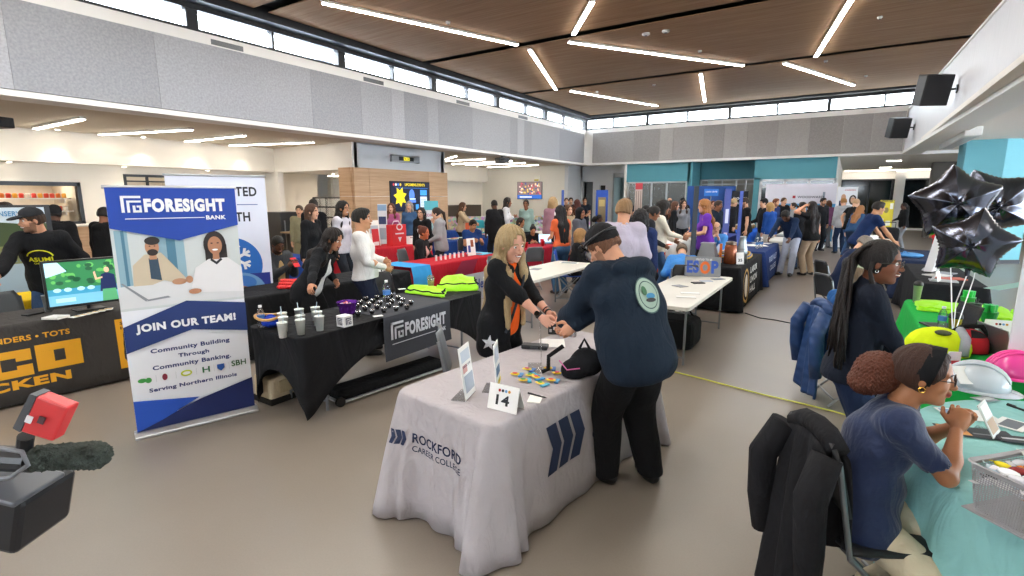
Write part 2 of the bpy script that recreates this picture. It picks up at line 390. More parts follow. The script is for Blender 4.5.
# teal boxes on the back wall
mb = MB().box(-8.85, -5.95, 23.55, 23.75, 2.6, 3.5).box(-6.05, -5.85, 23.55, 25.0, 0, 3.5).box(-5.9, -3.35, 25.0, 25.2, 2.7, 3.5).box(-3.35, -3.2, 23.6, 25.1, 0, 3.5).box(-3.35, -.48, 23.55, 23.75, 2.62, 3.5).box(-3.35, -3.12, 23.55, 23.75, 0, 2.7)
struct('wall_teal', mb, Mteal)
mb = MB().box(-8.95, -8.85, 23.5, 25.6, 0, 3.5); struct('wall_reveal', mb, Mwhite)
def frame_x(mb, x0, x1, y, z0, z1, divs, t=.07):
    mb.box(x0, x1, y, y+.08, z1-t, z1).box(x0, x1, y, y+.08, z0, z0+t)
    for x in [x0+t/2]+list(divs)+[x1-t/2]: mb.box(x-t/2, x+t/2, y, y+.08, z0, z1)
mb = MB(); frame_x(mb, -8.8, -6.05, 23.56, .05, 2.6, (-7.65, -6.95)); mb.box(-8.8, -6.05, 23.56, 23.64, 0, .1)
f = struct('window_6', mb, mat('aluminium_frame', 'c9cccf', .4, metal=.4))
MB().box(-8.8, -6.05, 23.6, 23.62, .1, 2.6).build('pane', mat('smoky_glass', '8b9396', .1, var=0, alpha=.45), f)
struct('wall_office', MB().box(-8.9, -5.9, 26.8, 26.9, 0, 3.5), mat('office_back', '9a9b98', .8))
mb = MB(); frame_x(mb, -3.12, -.44, 23.5, .05, 2.62, (-2.2, -1.35), .09); mb.box(-3.1, -.45, 23.5, 23.58, 2.28, 2.36)
f = struct('window_7', mb, MC['aluminium_frame'])
MB().box(-3.1, -.46, 23.55, 23.57, .1, 2.6).build('pane', mat('dark_glass', '20272c', .08, var=0), f)
mb = MB(); frame_x(mb, -5.85, -3.35, 25.1, .0, 2.7, (-4.9, -4.3, -3.9), .06); mb.box(-5.85, -3.35, 25.1, 25.15, 2.45, 2.5)
struct('window_8', mb, MC['aluminium_frame'])
struct('wall_meeting_room', MB().box(-6, -3, 28.8, 29, 0, 3.5), mat('meeting_back', 'b9b7b0', .8))
# hall running on to the right of the teal wall
mb = MB().box(-.6, 14, 37.9, 38.1, 2.95, 3.5).box(-.6, 14, 37.7, 37.9, 0, .12).box(4.2, 14.2, 37.9, 38.1, 0, 3.5); struct('wall_hall', mb, Mwhite)
mb = MB()
for x in (-.6, 1.0, 2.1): mb.box(x-.04, x+.04, 37.75, 37.9, .1, 2.95)
mb.box(-.6, 4.2, 37.75, 37.9, 2.88, 2.96); struct('window_9', mb, Mdark)
struct('window_10', MB().box(-.6, 4.2, 37.92, 37.94, .1, 2.95), mat('night_glass', '0e1518', .08, var=0))
mb = MB().box(2.2, 2.65, 37.3, 37.8, 0, 3.5); struct('column_white', mb, Mwhite)
struct('ceiling_hall', MB().box(-22, 14, 23.66, 46, 3.5, 3.56), mat('hall_soffit', 'c8c4bd', .85, var=.02))
struct('wall_side_hall', MB().box(-.62, -.45, 23.7, 38, 0, 3.5), Mwhite)
struct('wall_right_outer', MB().box(13.9, 14, -7, 0, 0, 6).box(13.9, 14, 24, 46, 0, 6).box(13.9, 14, 0, 24, 0, 1.4).box(13.9, 14, 0, 24, 3.1, 6), Mwhite)
mb = MB()
for i in range(9): mb.box(13.9, 13.98, 3*i-.04, 3*i+.04, 1.4, 3.1)
mb.box(13.9, 13.98, 0, 24, 1.36, 1.44).box(13.9, 13.98, 0, 24, 3.06, 3.14); struct('window_13', mb, Mdark)  # out-of-view opening added in the outer wall to daylight the right aisle
struct('wall_left_outer', MB().box(-22, -21.9, -7, 46, 0, 4), Mwarm)
struct('wall_behind', MB().box(-22, 14, -7.1, -7, 0, 2.8).box(-22, 14, -7.1, -7, 3.4, 6).box(-22, -10.5, -7.1, -7, 2.8, 3.4).box(1.5, 14, -7.1, -7, 2.8, 3.4), Mwhite)
mb = MB(); frame_x(mb, -10.5, 1.5, -7.08, 2.75, 3.45, [-10.5+1.5*i for i in range(1, 8)]); struct('window_12', mb, Mdark)  # opening added behind the camera as a cool frontal fill, unseen
# pillars
p0 = atz(920, 236); 
mb = MB().box(3.17, 4.25, 31.0, 31.8, 0, 3.5); struct('column_dark', mb, mat('brown_grey_paint', '55504b', .7, var=.02)); 
CP = [(2.70, 19.75), (3.56, 19.74), (4.3, 20.25), (4.3, 21), (2.70, 21)]
mb = MB().prism(CP, 3.38, (0, 0, .12)); struct('column_teal', mb, Mteal2)
struct('baseboard_column', MB().prism([(2.68, 19.73), (3.565, 19.72), (4.32, 20.24), (4.32, 21.02), (2.68, 21.02)], .12, (0, 0, 0)), Mdark)
# ---------------------------------------------------------------- lamps
Mhouse = pla('e8e8e6')
def linear(p, q, z, wd, s, label, grp=None, up=.0):
    p = Vector((p[0], p[1], z)); q = Vector((q[0], q[1], z)); d = (q-p).normalized(); n = Vector((-d.y, d.x, 0))
    t = thing('linear_light', label, 'ceiling light', (p+q)/2, grp)
    def slab(mb, w_, za, zb, e=0):
        P = [p-d*e-n*w_, q+d*e-n*w_, q+d*e+n*w_, p-d*e+n*w_]
        mb.add([(a.x, a.y, za) for a in P]+[(a.x, a.y, zb) for a in P], [(0, 3, 2, 1)]+[(4, 5, 6, 7)]+[(i, (i+1) % 4, 4+(i+1) % 4, 4+i) for i in range(4)])
        return mb
    slab(MB(), wd*.62, z-.005, z+.045, .02).build('housing', Mhouse, t)
    slab(MB(), wd*.5, z-.02, z-.006).build('diffuser', lit('fff6e8' if z < 4 else 'fffaf2', s), t)
HL = [((-9.01, 7.05), (-7.31, 11.5), 'long slanting ceiling light nearest the left clerestory windows'),
      ((-4.56, 9.9), (-5.75, 11.5), 'ceiling light cut off by the top edge above the middle of the hall'),
      ((-7.28, 12.06), (-9.06, 16.8), 'ceiling light slanting back towards the left clerestory in the second bay'),
      ((-6.12, 12.0), (-2.93, 16.8), 'long ceiling light slanting right across the second bay'),
      ((-8.72, 17.3), (-7.06, 22.0), 'ceiling light of the last bay nearest the far left corner'),
      ((-4.2, 17.2), (-5.15, 22.0), 'short-looking steep ceiling light in the middle of the last bay'),
      ((-.28, 12.3), (-1.1, 16.8), 'steep ceiling light cut by the top edge at the upper right'),
      ((-1.89, 17.15), (-.21, 21.7), 'ceiling light slanting towards the right speakers in the last bay')]
for a, b, l in HL: linear(a, b, 5.652, .085, LIN, l)
for a, b in (((-4.2, 7.2), (-1.2, 11.3)), ((-9, 1.9), (-6, 6.4)), ((-4.6, 2.2), (-5.6, 6.2)), ((-2.2, 2), (.2, 6.2)), ((-8, -3), (-5, 1.2)), ((-2.8, -3), (-1.0, 1.2))):
    linear(a, b, 5.652, .15, LIN, 'linear light in the timber ceiling nearer than the frame shows', 'ceiling lights overhead')
LL = [((35, 127), (82, 117), 'short white light bar first from the left under the kitchen soffit'),
      ((100, 133), (191, 128), 'white light bar second from the left under the kitchen soffit'),
      ((186, 140), (244, 134), 'white light bar third from the left under the kitchen soffit'),
      ((230, 144), (313, 141), 'white light bar nearest the oak-clad wall under the soffit')]
for a, b, l in LL: linear(atz(*a, 3.49), atz(*b, 3.49), 3.452, .095, LINLOW, l)
LA = [((446, 158), (456, 155), 'shortest light bar under the soffit right of the clad wall'), ((446, 160), (485, 158), 'upper light bar behind the ceiling projector'), ((452, 163), (512, 160), 'middle light bar passing the ceiling projector'),
      ((466, 164), (525, 162), 'lower light bar passing the ceiling projector'), ((488, 166.5), (538, 164), 'light bar reaching right of the ceiling projector')]
for a, b, l in LA: linear(atz(*a, 3.49), atz(*b, 3.49), 3.452, .08, LINLOW, l)
for i, (x, y) in enumerate(((-2.6, 30), (-8, 24.4), (-4.6, 26.5), (1.5, 28), (1.5, 34), (-7.4, 25.2), (-14, -3), (-14, 1))):
    linear((x-.25, y), (x+.25, y), 3.452, .14, LINLOW, 'ceiling light panel in the low soffit at the back' if i < 6 else 'ceiling light bar behind the left edge of the view', 'low soffit lights')
linear((-.3, 37.3), (4.1, 37.3), 3.452, .12, LINLOW, 'light bar washing the far wall above the dark windows')
for x, y in ((4, -2), (4, 3), (4, 8), (4, 13), (7, 0), (7, 6), (7, 12), (7, 18), (5, 24)): linear((x, y), (x, y+1.6), 3.452, .16, LINLOW*1.5, 'added unseen ceiling light brightening the right aisle', 'added right aisle fill lights')  # fixtures out of view, added to brighten the right aisle and its soffit
linear((-15.9, 12.3), (-13.4, 12.3), 2.66, .12, 16., 'added light bar brightening the servery interior')  # extra bar added to brighten the servery's inner wall
linear((-18.4, 6.0), (-18.4, 8.0), 3.3, .12, 12., 'light bar in the room behind the small kitchen window')
# downlights that wash the kitchen wall and the alcove
def downlight(x, y, z, e, label):
    t = thing('downlight', label, 'ceiling light', (x, y, z), 'wall-washing downlights')
    MB().lathe([(.07, 0), (.07, -.02), (.05, -.02)], (x, y, z), 16).build('rim', Mhouse, t)
    MB().lathe([(.045, -.012), (.045, -.022)], (x, y, z), 16).build('lens', lit('fff0d8', 14), t)
    l = bpy.data.lights.new('downlight_lamp', 'SPOT'); l.energy = e; l.color = (1, .93, .82); l.spot_size = 1.5; l.spot_blend = .8; l.shadow_soft_size = .05
    o = bpy.data.objects.new('downlight_lamp', l); COL.objects.link(o); o.parent = t; o.location = (0, 0, -.03)
for y in (3.4, 4.6, 6.4, 7.8, 9.2): downlight(-16.0, y+.1, 3.5, 32, 'small round downlight washing the cream kitchen wall')
for y in (3.9, 6.2, 8.4): downlight(-16.65, y, 2.73, 12, 'small round downlight under the kitchen wall step')
for y in (16.2, 18.2, 20.2, 22.2): downlight(-16.6, y, 3.5, 32, 'small round downlight washing the alcove wall')
for x in (-14.5, -13.2): downlight(x-.3, 11.6, 2.7, 75, 'small round downlight inside the servery opening')
# ================================================================ PEOPLE: implicit surfaces, meshed with surface nets
def V(*a): return np.array(a, float)
def nrm(a): n = np.linalg.norm(a); return a/n if n > 1e-9 else a
def rotm(yaw=0, pitch=0, roll=0):
    """x forward, y left, z up; positive pitch nods down, positive yaw turns left, positive roll tilts to the right"""
    y, p, r = [math.radians(a) for a in (yaw, pitch, roll)]
    A = np.array([[math.cos(y), -math.sin(y), 0], [math.sin(y), math.cos(y), 0], [0, 0, 1]])
    B = np.array([[math.cos(p), 0, math.sin(p)], [0, 1, 0], [-math.sin(p), 0, math.cos(p)]])
    Cc = np.array([[1, 0, 0], [0, math.cos(r), -math.sin(r)], [0, math.sin(r), math.cos(r)]])
    return A @ B @ Cc
class Field:
    """prims: ('c', p, q, r0, r1, k) tapered capsule | ('e', centre, radii, R, k) ellipsoid | sub=True carves"""
    def __init__(s): s.P = []
    def c(s, p, q, r0, r1=None, k=.03, sub=False): s.P.append(('c', np.array(p, float), np.array(q, float), r0, r0 if r1 is None else r1, k, sub)); return s
    def e(s, c, r, R=None, k=.03, sub=False): s.P.append(('e', np.array(c, float), np.array(r, float), np.eye(3) if R is None else R, None, k, sub)); return s
    def plane(s, p, n, k=.01): s.P.append(('p', np.array(p, float), nrm(np.array(n, float)), 0, 0, k, True)); return s
    def bounds(s):
        lo = np.full(3, 1e9); hi = -lo
        for q in s.P:
            if q[6]: continue
            if q[0] == 'c':
                r = max(q[3], q[4])+.005; lo = np.minimum(lo, np.minimum(q[1], q[2])-r); hi = np.maximum(hi, np.maximum(q[1], q[2])+r)
            else:
                r = np.sqrt((q[3]**2) @ (q[2]**2))+.005
                lo = np.minimum(lo, q[1]-r); hi = np.maximum(hi, q[1]+r)
        return lo, hi
    def mesh(s, res, noise=None):
        lo, hi = s.bounds(); lo = lo-2.5*res-(.02 if noise else 0); hi = hi+2.5*res+(.02 if noise else 0)
        n = np.ceil((hi-lo)/res).astype(int)+1
        ax = [lo[i]+res*np.arange(n[i]) for i in range(3)]
        F = np.full(n, .5)
        for q in s.P:
            k = q[5]
            if q[0] == 'p':
                d = sum((ax[i]-q[1][i]).reshape([-1 if j == i else 1 for j in range(3)])*q[2][i] for i in range(3))
                F = np.maximum(F, d); continue
            if q[0] == 'c': m = max(q[3], q[4])+k+2*res; a = np.minimum(q[1], q[2])-m; b = np.maximum(q[1], q[2])+m
            else: r = np.sqrt((q[3]**2) @ (q[2]**2)); a = q[1]-r-k-2*res; b = q[1]+r+k+2*res
            i0 = np.clip(np.floor((a-lo)/res).astype(int), 0, n-1); i1 = np.clip(np.ceil((b-lo)/res).astype(int)+1, 1, n)
            if np.any(i1 <= i0): continue
            sl = tuple(slice(i0[j], i1[j]) for j in range(3))
            X = [(ax[j][sl[j]]).reshape([-1 if t == j else 1 for t in range(3)]) for j in range(3)]
            if q[0] == 'c':
                p, d = q[1], q[2]-q[1]; L2 = max(d @ d, 1e-9)
                h = np.clip(((X[0]-p[0])*d[0]+(X[1]-p[1])*d[1]+(X[2]-p[2])*d[2])/L2, 0, 1)
                D = np.sqrt((X[0]-p[0]-h*d[0])**2+(X[1]-p[1]-h*d[1])**2+(X[2]-p[2]-h*d[2])**2)-(q[3]+(q[4]-q[3])*h)
            else:
                R = q[3]; Y = [(X[0]-q[1][0])*R[0, j]+(X[1]-q[1][1])*R[1, j]+(X[2]-q[1][2])*R[2, j] for j in range(3)]
                k0 = np.sqrt(sum((Y[j]/q[2][j])**2 for j in range(3))); k1 = np.sqrt(sum((Y[j]/q[2][j]**2)**2 for j in range(3)))
                D = k0*(k0-1)/np.maximum(k1, 1e-6)
            G = F[sl]
            if q[6]: D = -D; h = np.maximum(k-np.abs(G-D), 0)/k; F[sl] = np.maximum(G, D)+h*h*k*.25
            else: h = np.maximum(k-np.abs(G-D), 0)/k; F[sl] = np.minimum(G, D)-h*h*k*.25
        if noise is not None:
            X = [ax[j].reshape([-1 if t == j else 1 for t in range(3)]) for j in range(3)]
            F = F+noise(X[0], X[1], X[2])
        return nets(F, lo, res)
def nets(F, lo, res):
    ins = F < 0; n = F.shape
    c8 = [ins[i:n[0]-1+i, j:n[1]-1+j, k:n[2]-1+k] for i in (0, 1) for j in (0, 1) for k in (0, 1)]
    cnt = sum(c.astype(np.int8) for c in c8); act = (cnt > 0) & (cnt < 8)
    I = np.argwhere(act); N = len(I)
    if N == 0: return np.zeros((0, 3)), np.zeros((0, 4), int)
    idx = np.full(act.shape, -1, int); idx[act] = np.arange(N)
    acc = np.zeros((N, 3)); ct = np.zeros(N)
    C8 = [(i, j, k) for i in (0, 1) for j in (0, 1) for k in (0, 1)]
    for a in C8:
        for ax_ in range(3):
            if a[ax_]: continue
            b = list(a); b[ax_] = 1
            fa = F[I[:, 0]+a[0], I[:, 1]+a[1], I[:, 2]+a[2]]; fb = F[I[:, 0]+b[0], I[:, 1]+b[1], I[:, 2]+b[2]]
            m = (fa < 0) != (fb < 0); t = np.where(m, fa/np.where(m, fa-fb, 1), 0)
            p = np.repeat(np.array(a, float)[None], N, 0); p[:, ax_] += t
            acc[m] += p[m]; ct += m
    vs = lo+(I+acc/ct[:, None])*res
    fs = []
    for ax_ in range(3):
        u, w_ = [(1, 2), (2, 0), (0, 1)][ax_]
        sl0 = [slice(1, -1)]*3; sl0[ax_] = slice(0, -1); sl1 = list(sl0); sl1[ax_] = slice(1, None)
        A = ins[tuple(sl0)]; B = ins[tuple(sl1)]
        for flip, M in ((0, A & ~B), (1, B & ~A)):
            J = np.argwhere(M)
            if len(J) == 0: continue
            base = J.copy(); 
            for q in range(3):
                if q != ax_: base[:, q] += 1
            def g(du, dw):
                K = base.copy(); K[:, u] -= du; K[:, w_] -= dw; return idx[K[:, 0], K[:, 1], K[:, 2]]
            Q = np.stack([g(1, 1), g(0, 1), g(0, 0), g(1, 0)], 1)
            fs.append(Q[:, ::-1] if flip else Q)
    return vs, (np.concatenate(fs) if fs else np.zeros((0, 4), int))
def npmesh(name, parts, mats, parent, matfn=None):
    """parts: list of (verts, quads, slot)"""
    parts = [p for p in parts if len(p[1])]
    if not parts: return None
    o = 0; Vs = []; Fs = []; S = []
    for v, f, sl in parts:
        Vs.append(v); Fs.append(f+o); o += len(v)
        S.append(np.full(len(f), sl) if np.isscalar(sl) else sl)
    v = np.concatenate(Vs); f = np.concatenate(Fs); S = np.concatenate(S)
    me = bpy.data.meshes.new(name)
    me.vertices.add(len(v)); me.vertices.foreach_set('co', v.astype(np.float32).ravel())
    me.loops.add(len(f)*4); me.loops.foreach_set('vertex_index', f.astype(np.int32).ravel())
    me.polygons.add(len(f)); me.polygons.foreach_set('loop_start', np.arange(0, len(f)*4, 4, dtype=np.int32))
    try: me.polygons.foreach_set('loop_total', np.full(len(f), 4, dtype=np.int32))
    except Exception: pass
    me.update(calc_edges=True); me.validate()
    ob = link(name, me, mats, parent, True)
    me.polygons.foreach_set('material_index', S.astype(np.int32)); me.update()
    return ob
def folds(amp, seed=0, fx=18.):
    r = random.Random(seed); ph = [r.uniform(0, 6) for _ in range(6)]
    def f(x, y, z):
        return amp*(np.sin(fx*z+ph[0]+2.2*np.sin(7*x+ph[1])+1.8*np.sin(8*y+ph[2]))*.55+np.sin(fx*1.9*(z+.6*y)+ph[3]+1.5*np.sin(11*x+ph[4]))*.3+np.sin(fx*.7*(x-y)+ph[5])*.35)
    return f
def strands(c, amp, seed=0, curly=False):
    r = random.Random(seed); a1, a2, a3 = [r.uniform(0, 6) for _ in range(3)]
    def f(x, y, z):
        if curly: return amp*(np.sin(95*x+a1+2*np.sin(60*z))*np.sin(90*y+a2+2*np.sin(50*x))*np.sin(85*z+a3)*1.4)
        t = np.arctan2(y-c[1], x-c[0]+1e-6)
        return amp*(np.sin(17*t+a1+4*np.sin(9*z+a2))+.7*np.sin(31*t+a2+5*z))
    return f
def ik(a, t, l1, l2, pole):
    d = t-a; L = np.linalg.norm(d); L = min(L, (l1+l2)*.999); u = nrm(d); t = a+u*L
    x = (l1*l1-l2*l2+L*L)/(2*L); h = math.sqrt(max(l1*l1-x*x, 0))
    p = pole-u*(pole @ u); p = nrm(p)
    return a+u*x+p*h, t
def hand_field(w_, dirv, nv, s, sc_, rf, curl=25, side=1, point=False):
    """wrist, direction, palm normal, finger radius; side +1 left hand"""
    F = Field(); x = nrm(dirv); z = nrm(nv-x*(nv @ x)); y = np.cross(z, x)*side
    R = np.stack([x, y, z], 1)
    def P(a, b, c): return w_+sc_*(x*a+y*b+z*c)
    F.e(P(.05, 0, 0), V(.052, .042, .017)*sc_, R, k=.012)
    F.c(P(-.02, 0, 0), P(.03, 0, 0), .026*sc_, .026*sc_, k=.02)
    for i, (b, L) in enumerate(((.031, .068), (.011, .078), (-.010, .072), (-.030, .056))):
        cu = math.radians(curl*(1+.12*i)); p = P(.088-.004*abs(i-1), b, 0); a = 0; 
        for j, f in enumerate((.45, .32, .25)):
            a += cu*(.8 if j == 0 else 1.1)
            q = p+sc_*L*f*(x*math.cos(a)+z*math.sin(a)+y*.05*(1.5-i))
            F.c(p, q, (rf-.0006*j)*sc_, (rf-.0006*(j+1))*sc_, k=.004); p = q
    p = P(.022, .034, .004); q = P(.052, .062, .016); r2 = P(.082, .066, .03)
    F.c(p, q, .0125*sc_, .011*sc_, k=.012); F.c(q, r2, .0105*sc_, .0085*sc_, k=.003)
    return F
SHOEM = {}
def person(label, x, y, face, h=1.7, skin='c08a66', hair=('short', '2a1d15'), top=('shirt', '30343c'), bottom='22262e', shoes='17181a',
           inner='e8e8e8', bulk=1., sex='m', lean=4, tw=0, bend=0, pz=None, px=0, head=(0, 4, 0), L=None, R=None, Lp=None, Rp=None, Lh=None, Rh=None,
           feet=None, res=.02, acc=(), group=None, curl=25, z0=0., kneeout=.0, legs=True, legw=1., up=None, fold=1., hemz=None, slv=.93, glasses=False, smile=False, beard=None, headsc=1., headat=None):
    t = thing('person', label, 'person', (0, 0, 0), group)
    near = res <= .013; s = h/1.75; fem = sex == 'f'
    hx, sw = (.092, .172) if fem else (.088, .195)
    sit = pz is not None and pz < .75
    if pz is None: pz = .94
    rh = min(res, .011 if res > .013 else .0052); rc = res if near else res
    def loc(P):
        if isinstance(P, Vector): return tuple((rotm(-face) @ (np.array(P)-V(x, y, z0)))/s)
        return P
    # ---- skeleton in local axes (x forward, y left, z up), 1.75 m tall
    pel = V(px, 0, pz); Rt = rotm(tw, lean); Rb = rotm(tw*1.3, lean+bend)
    def T(a, b, c): return pel+Rt @ V(a, b, c)                 # lower trunk
    W = T(0, 0, .17)
    def U(a, b, c): return W+Rb @ V(a, b, c)                   # chest
    shL, shR = U(0, sw-.02, .325), U(0, -(sw-.02), .325)
    nb = U(0, 0, .37); Rn = rotm(head[0]*.4+tw, (lean+bend)*.45+head[1]*.45, head[2]*.5)
    Rh_ = rotm(*head); hc = nb+Rn @ V(.012, 0, .095)+Rh_ @ V(.02, 0, .07)
    def H(a, b, c): return hc+Rh_ @ (V(a, b, c)*headsc)
    if headat is not None:      # put the head over a given spot, feet follow
        o3 = rotm(face) @ hc*s; x = headat[0]-o3[0]; y = headat[1]-o3[1]
    L, R = loc(L), loc(R); t.location = (x, y, z0); ROOT[t.name] = Vector((x, y, z0))
    hip = {1: T(0, hx, -.03), -1: T(0, -hx, -.03)}
    if feet is None: feet = ((.0, .11), (.02, -.11)) if not sit else ((.38, .13), (.42, -.12))
    leg = {}
    for sd, ft in ((1, feet[0]), (-1, feet[1])):
        az = .085 if len(ft) < 3 else ft[2]
        kn, an = ik(hip[sd], V(ft[0], ft[1], az), .44, .43, V(1, sd*kneeout+.0001, .25)); leg[sd] = (hip[sd], kn, an)
    arm = {}
    for sd, hd, pl in ((1, L, Lp), (-1, R, Rp)):
        a = shL if sd > 0 else shR
        if hd is None: hd = tuple(T(.05+.02*sd, sd*(.245 if not fem else .225)*max(1, bulk*.95), -.09)) if not sit else (px+.36, sd*.12, pz+.13)
        pl = V(-.6, sd*.35, -.5) if pl is None else V(*pl)
        el, wr = ik(a, V(*hd), .285, .255, pl); arm[sd] = (a, el, wr)
    kind = top[0]; longs = kind not in ('polo', 'tee', 'shortshirt')
    bf = bulk
    def trunk(F, g, hemdrop=.0, loose=0.):
        F.e(T(-.005, 0, .0), V(.118*bf+g, (.172 if fem else .165)*(.55+.45*bf)+g, .135+g), Rt, k=.05)
        F.e(T(.012*bf+(.05*(bf-1)), 0, .12), V((.098 if fem else .108)*bf**1.25+g+loose, (.128 if fem else .15)*bf+g+loose, .16+g), Rt, k=.07)
        F.e(U(.0, 0, .15), V((.105 if fem else .118)*(.4+.6*bf)+g, (.148 if fem else .172)*(.45+.55*bf)+g, .17+g), Rb, k=.07)
        if fem:
            for q in (1, -1): F.e(U(.075, q*.062, .15), V(.062, .062, .062)+g*.8, Rb, k=.04)
        F.c(shL-Rb @ V(0, .03, .0), shR+Rb @ V(0, .03, 0), .062+g*.9, None, k=.06)
        F.c(U(-.025, 0, .30), nb+Rn @ V(-.012, 0, .02), .075+g*.6, .055+g*.3, k=.05)
    # ---- body: head, neck, arms, hands (one mesh)
    parts = []
    F = Field()
    F.e(H(-.012, 0, .028), V(.098, .077, .090)*headsc, Rh_, k=.02)
    F.e(H(.028, 0, -.028), V(.060, .060, .083)*headsc, Rh_, k=.025)
    F.e(H(.035, 0, -.082), V(.042, .044, .034)*headsc, Rh_, k=.03)
    F.e(H(.066, 0, -.104), V(.018, .020, .015), Rh_, k=.02)
    F.c(H(.080, 0, .008), H(.104, 0, -.028), .0075, .0125, k=.010)
    for q in (1, -1):
        F.c(H(.100, q*.006, -.033), H(.092, q*.012, -.032), .008, None, k=.006)
        F.e(H(-.004, q*.076, -.008), V(.018, .009, .031), Rh_, k=.006)
        F.e(H(.055, q*.04, -.03), V(.025, .02, .022), Rh_, k=.02)
        F.c(H(.080, q*.012, .026), H(.072, q*.045, .026), .008, .006, k=.012)
    F.c(H(-.025, 0, -.05), nb+Rn @ V(-.01, 0, -.02), .052 if fem else .060, .058 if fem else .068, k=.03)
    if near:
        for q in (1, -1): F.e(H(.090, q*.031, .005), V(.014, .019, .012), Rh_, k=.01, sub=True)
        F.c(H(.093, .016, -.055), H(.093, -.016, -.055), .0075, None, k=.008); F.c(H(.090, .012, -.066), H(.090, -.012, -.066), .0075, None, k=.008)
        F.c(H(.101, .02, -.0605), H(.101, -.02, -.0605), .0022, None, k=.003, sub=True)
    else:
        for q in (1, -1): F.e(H(.096, q*.031, .006), V(.012, .016, .010), Rh_, k=.01, sub=True)
    v, f = F.mesh(rh)
    mats = [skn(skin)]; slot = np.zeros(len(f), int)
    q4 = (v[f].mean(1)-hc) @ Rh_ /headsc
    mats += [hairm(hair[1]) if hair[0] != 'bald' else skn(skin), mat('lips_'+('9c4a45' if fem else '9a6355'), '9c4a45' if fem else '9a6355', .45, var=.02), mat('eye_white', 'e6e2dc', .2, var=0), mat('iris', '2b1d12', .15, var=0), mat('teeth', 'f2efe8', .3, var=0)]
    hx6 = lambda c, d: ''.join('%02x' % int(int(c[i:i+2], 16)*.55+int(d[i:i+2], 16)*.45) for i in (0, 2, 4)); mats.append(skn(hx6(skin, hair[2] if len(hair) > 2 and isinstance(hair[2], str) else hair[1])))
    br = (q4[:, 0] > .06) & (abs(q4[:, 1]) > .012) & (abs(q4[:, 1]) < .048) & (abs(q4[:, 2]-.0275+.25*abs(abs(q4[:, 1])-.026)) < (.0042 if near else .006)); slot[br] = 1
    lp = (q4[:, 0] > .075) & (abs(q4[:, 1]) < .024) & (abs(q4[:, 2]+.0605) < (.0105-.25*abs(q4[:, 1]))); slot[lp] = 2
    if smile: slot[(q4[:, 0] > .07) & (abs(q4[:, 1]) < .021) & (abs(q4[:, 2]+.0600-.006*0) < .0048-.1*abs(q4[:, 1]))] = 5
    if beard:
        bd = (q4[:, 0] > .0) & (q4[:, 2] < -.058+.035*(q4[:, 0] < .05)) & (slot == 0) & (q4[:, 2] > -.13); slot[bd & ~(lp)] = 6
    parts.append((v, f, slot))
    if near:
        for q in (1, -1):
            for c, r, sl in ((H(.0735, q*.031, .004), .0125, 3), (H(.0805, q*.031, .004), .0068, 4)):
                a, b = _ball(14, 10); a = np.array(a)*r+c
                b4 = np.array([list(k) if len(k) == 4 else [k[0], k[1], k[2], k[2]] for k in b])
                # degenerate quads would fail validation: keep real quads, caps are never seen
                ok = np.array([len(set(k)) == 4 for k in b4.tolist()]); parts.append((a, b4[ok], sl))
    # arms
    rf = .0082 if near else .0095
    for sd in (1, -1):
        a, el, wr = arm[sd]; F = Field(); aw = 1+.35*(bf-1)
        wfl = 1. if not fem else .88
        st = 0. if not longs else .0
        F.c(a, el, .046*aw*wfl, .037*aw*wfl, k=.03); F.c(el, el+(wr-el)*.35, .037*aw*wfl, .040*aw*wfl, k=.02); F.c(el+(wr-el)*.35, wr, .039*aw*wfl, .025*wfl, k=.02)
        v, f = F.mesh(max(res, .008)); parts.append((v, f, 0))
        hv = (Lh if sd > 0 else Rh); fd = nrm(wr-el)
        if hv is None: dv, nv = fd, V(0, -sd, -.25)
        else: dv, nv = V(*hv[0:3]), V(*hv[3:6])
        F = hand_field(wr, dv, nv, sd, (1.0 if not fem else .92), rf, curl if not isinstance(curl, dict) else curl[sd], side=sd)
        v, f = F.mesh(.0042 if near else (.0075 if res < .019 else .011)); parts.append((v, f, 0))
    if not near or True:
        # hidden trunk and legs inside the clothes so that the figure is whole
        F = Field(); trunk(F, -.012)
        for sd in (1, -1):
            a, kn, an = leg[sd]; F.c(a, kn, .068*(.5+.5*bf), .046, k=.04); F.c(kn, an, .046, .034, k=.02)
        v, f = F.mesh(max(res*1.6, .022)); parts.append((v, f, 0))
    def fin(parts_):
        out = []
        rz = rotm(face)
        for v, f, sl in parts_: out.append(((v*s) @ rz.T, f, sl))
        return out
    npmesh('body', fin(parts), mats, t)
    # ---- top garment
    tc = top[1]; g = .016 if kind in ('shirt', 'polo', 'tee', 'shortshirt', 'sweater') else .024
    if kind in ('hoodie', 'coat'): g = .030
    hem = {'shirt': -.06, 'polo': -.10, 'tee': -.11, 'sweater': -.09, 'hoodie': -.12, 'jacket': -.20, 'coat': -.30, 'shortshirt': -.17}.get(kind, -.08)
    if hemz is not None: hem = hemz
    F = Field(); trunk(F, g, loose=.012 if kind in ('hoodie', 'coat', 'shortshirt', 'sweater') else 0)
    if hem < -.13: F.e(T(0, 0, hem*.45), V(.150*bf, (.200)*(.55+.45*bf), abs(hem)*.9), Rt, k=.05)
    elif hem < -.05: F.e(T(0, 0, hem*.5), V(.146*bf, (.195)*(.55+.45*bf), .13), Rt, k=.04)
    if sit and hem < -.05:
        for sd in (1, -1): q_ = hip[sd]; F.c(q_, q_+nrm(leg[sd][1]-q_)*.07, .118*(.5+.5*bf)+.012, None, k=.05)
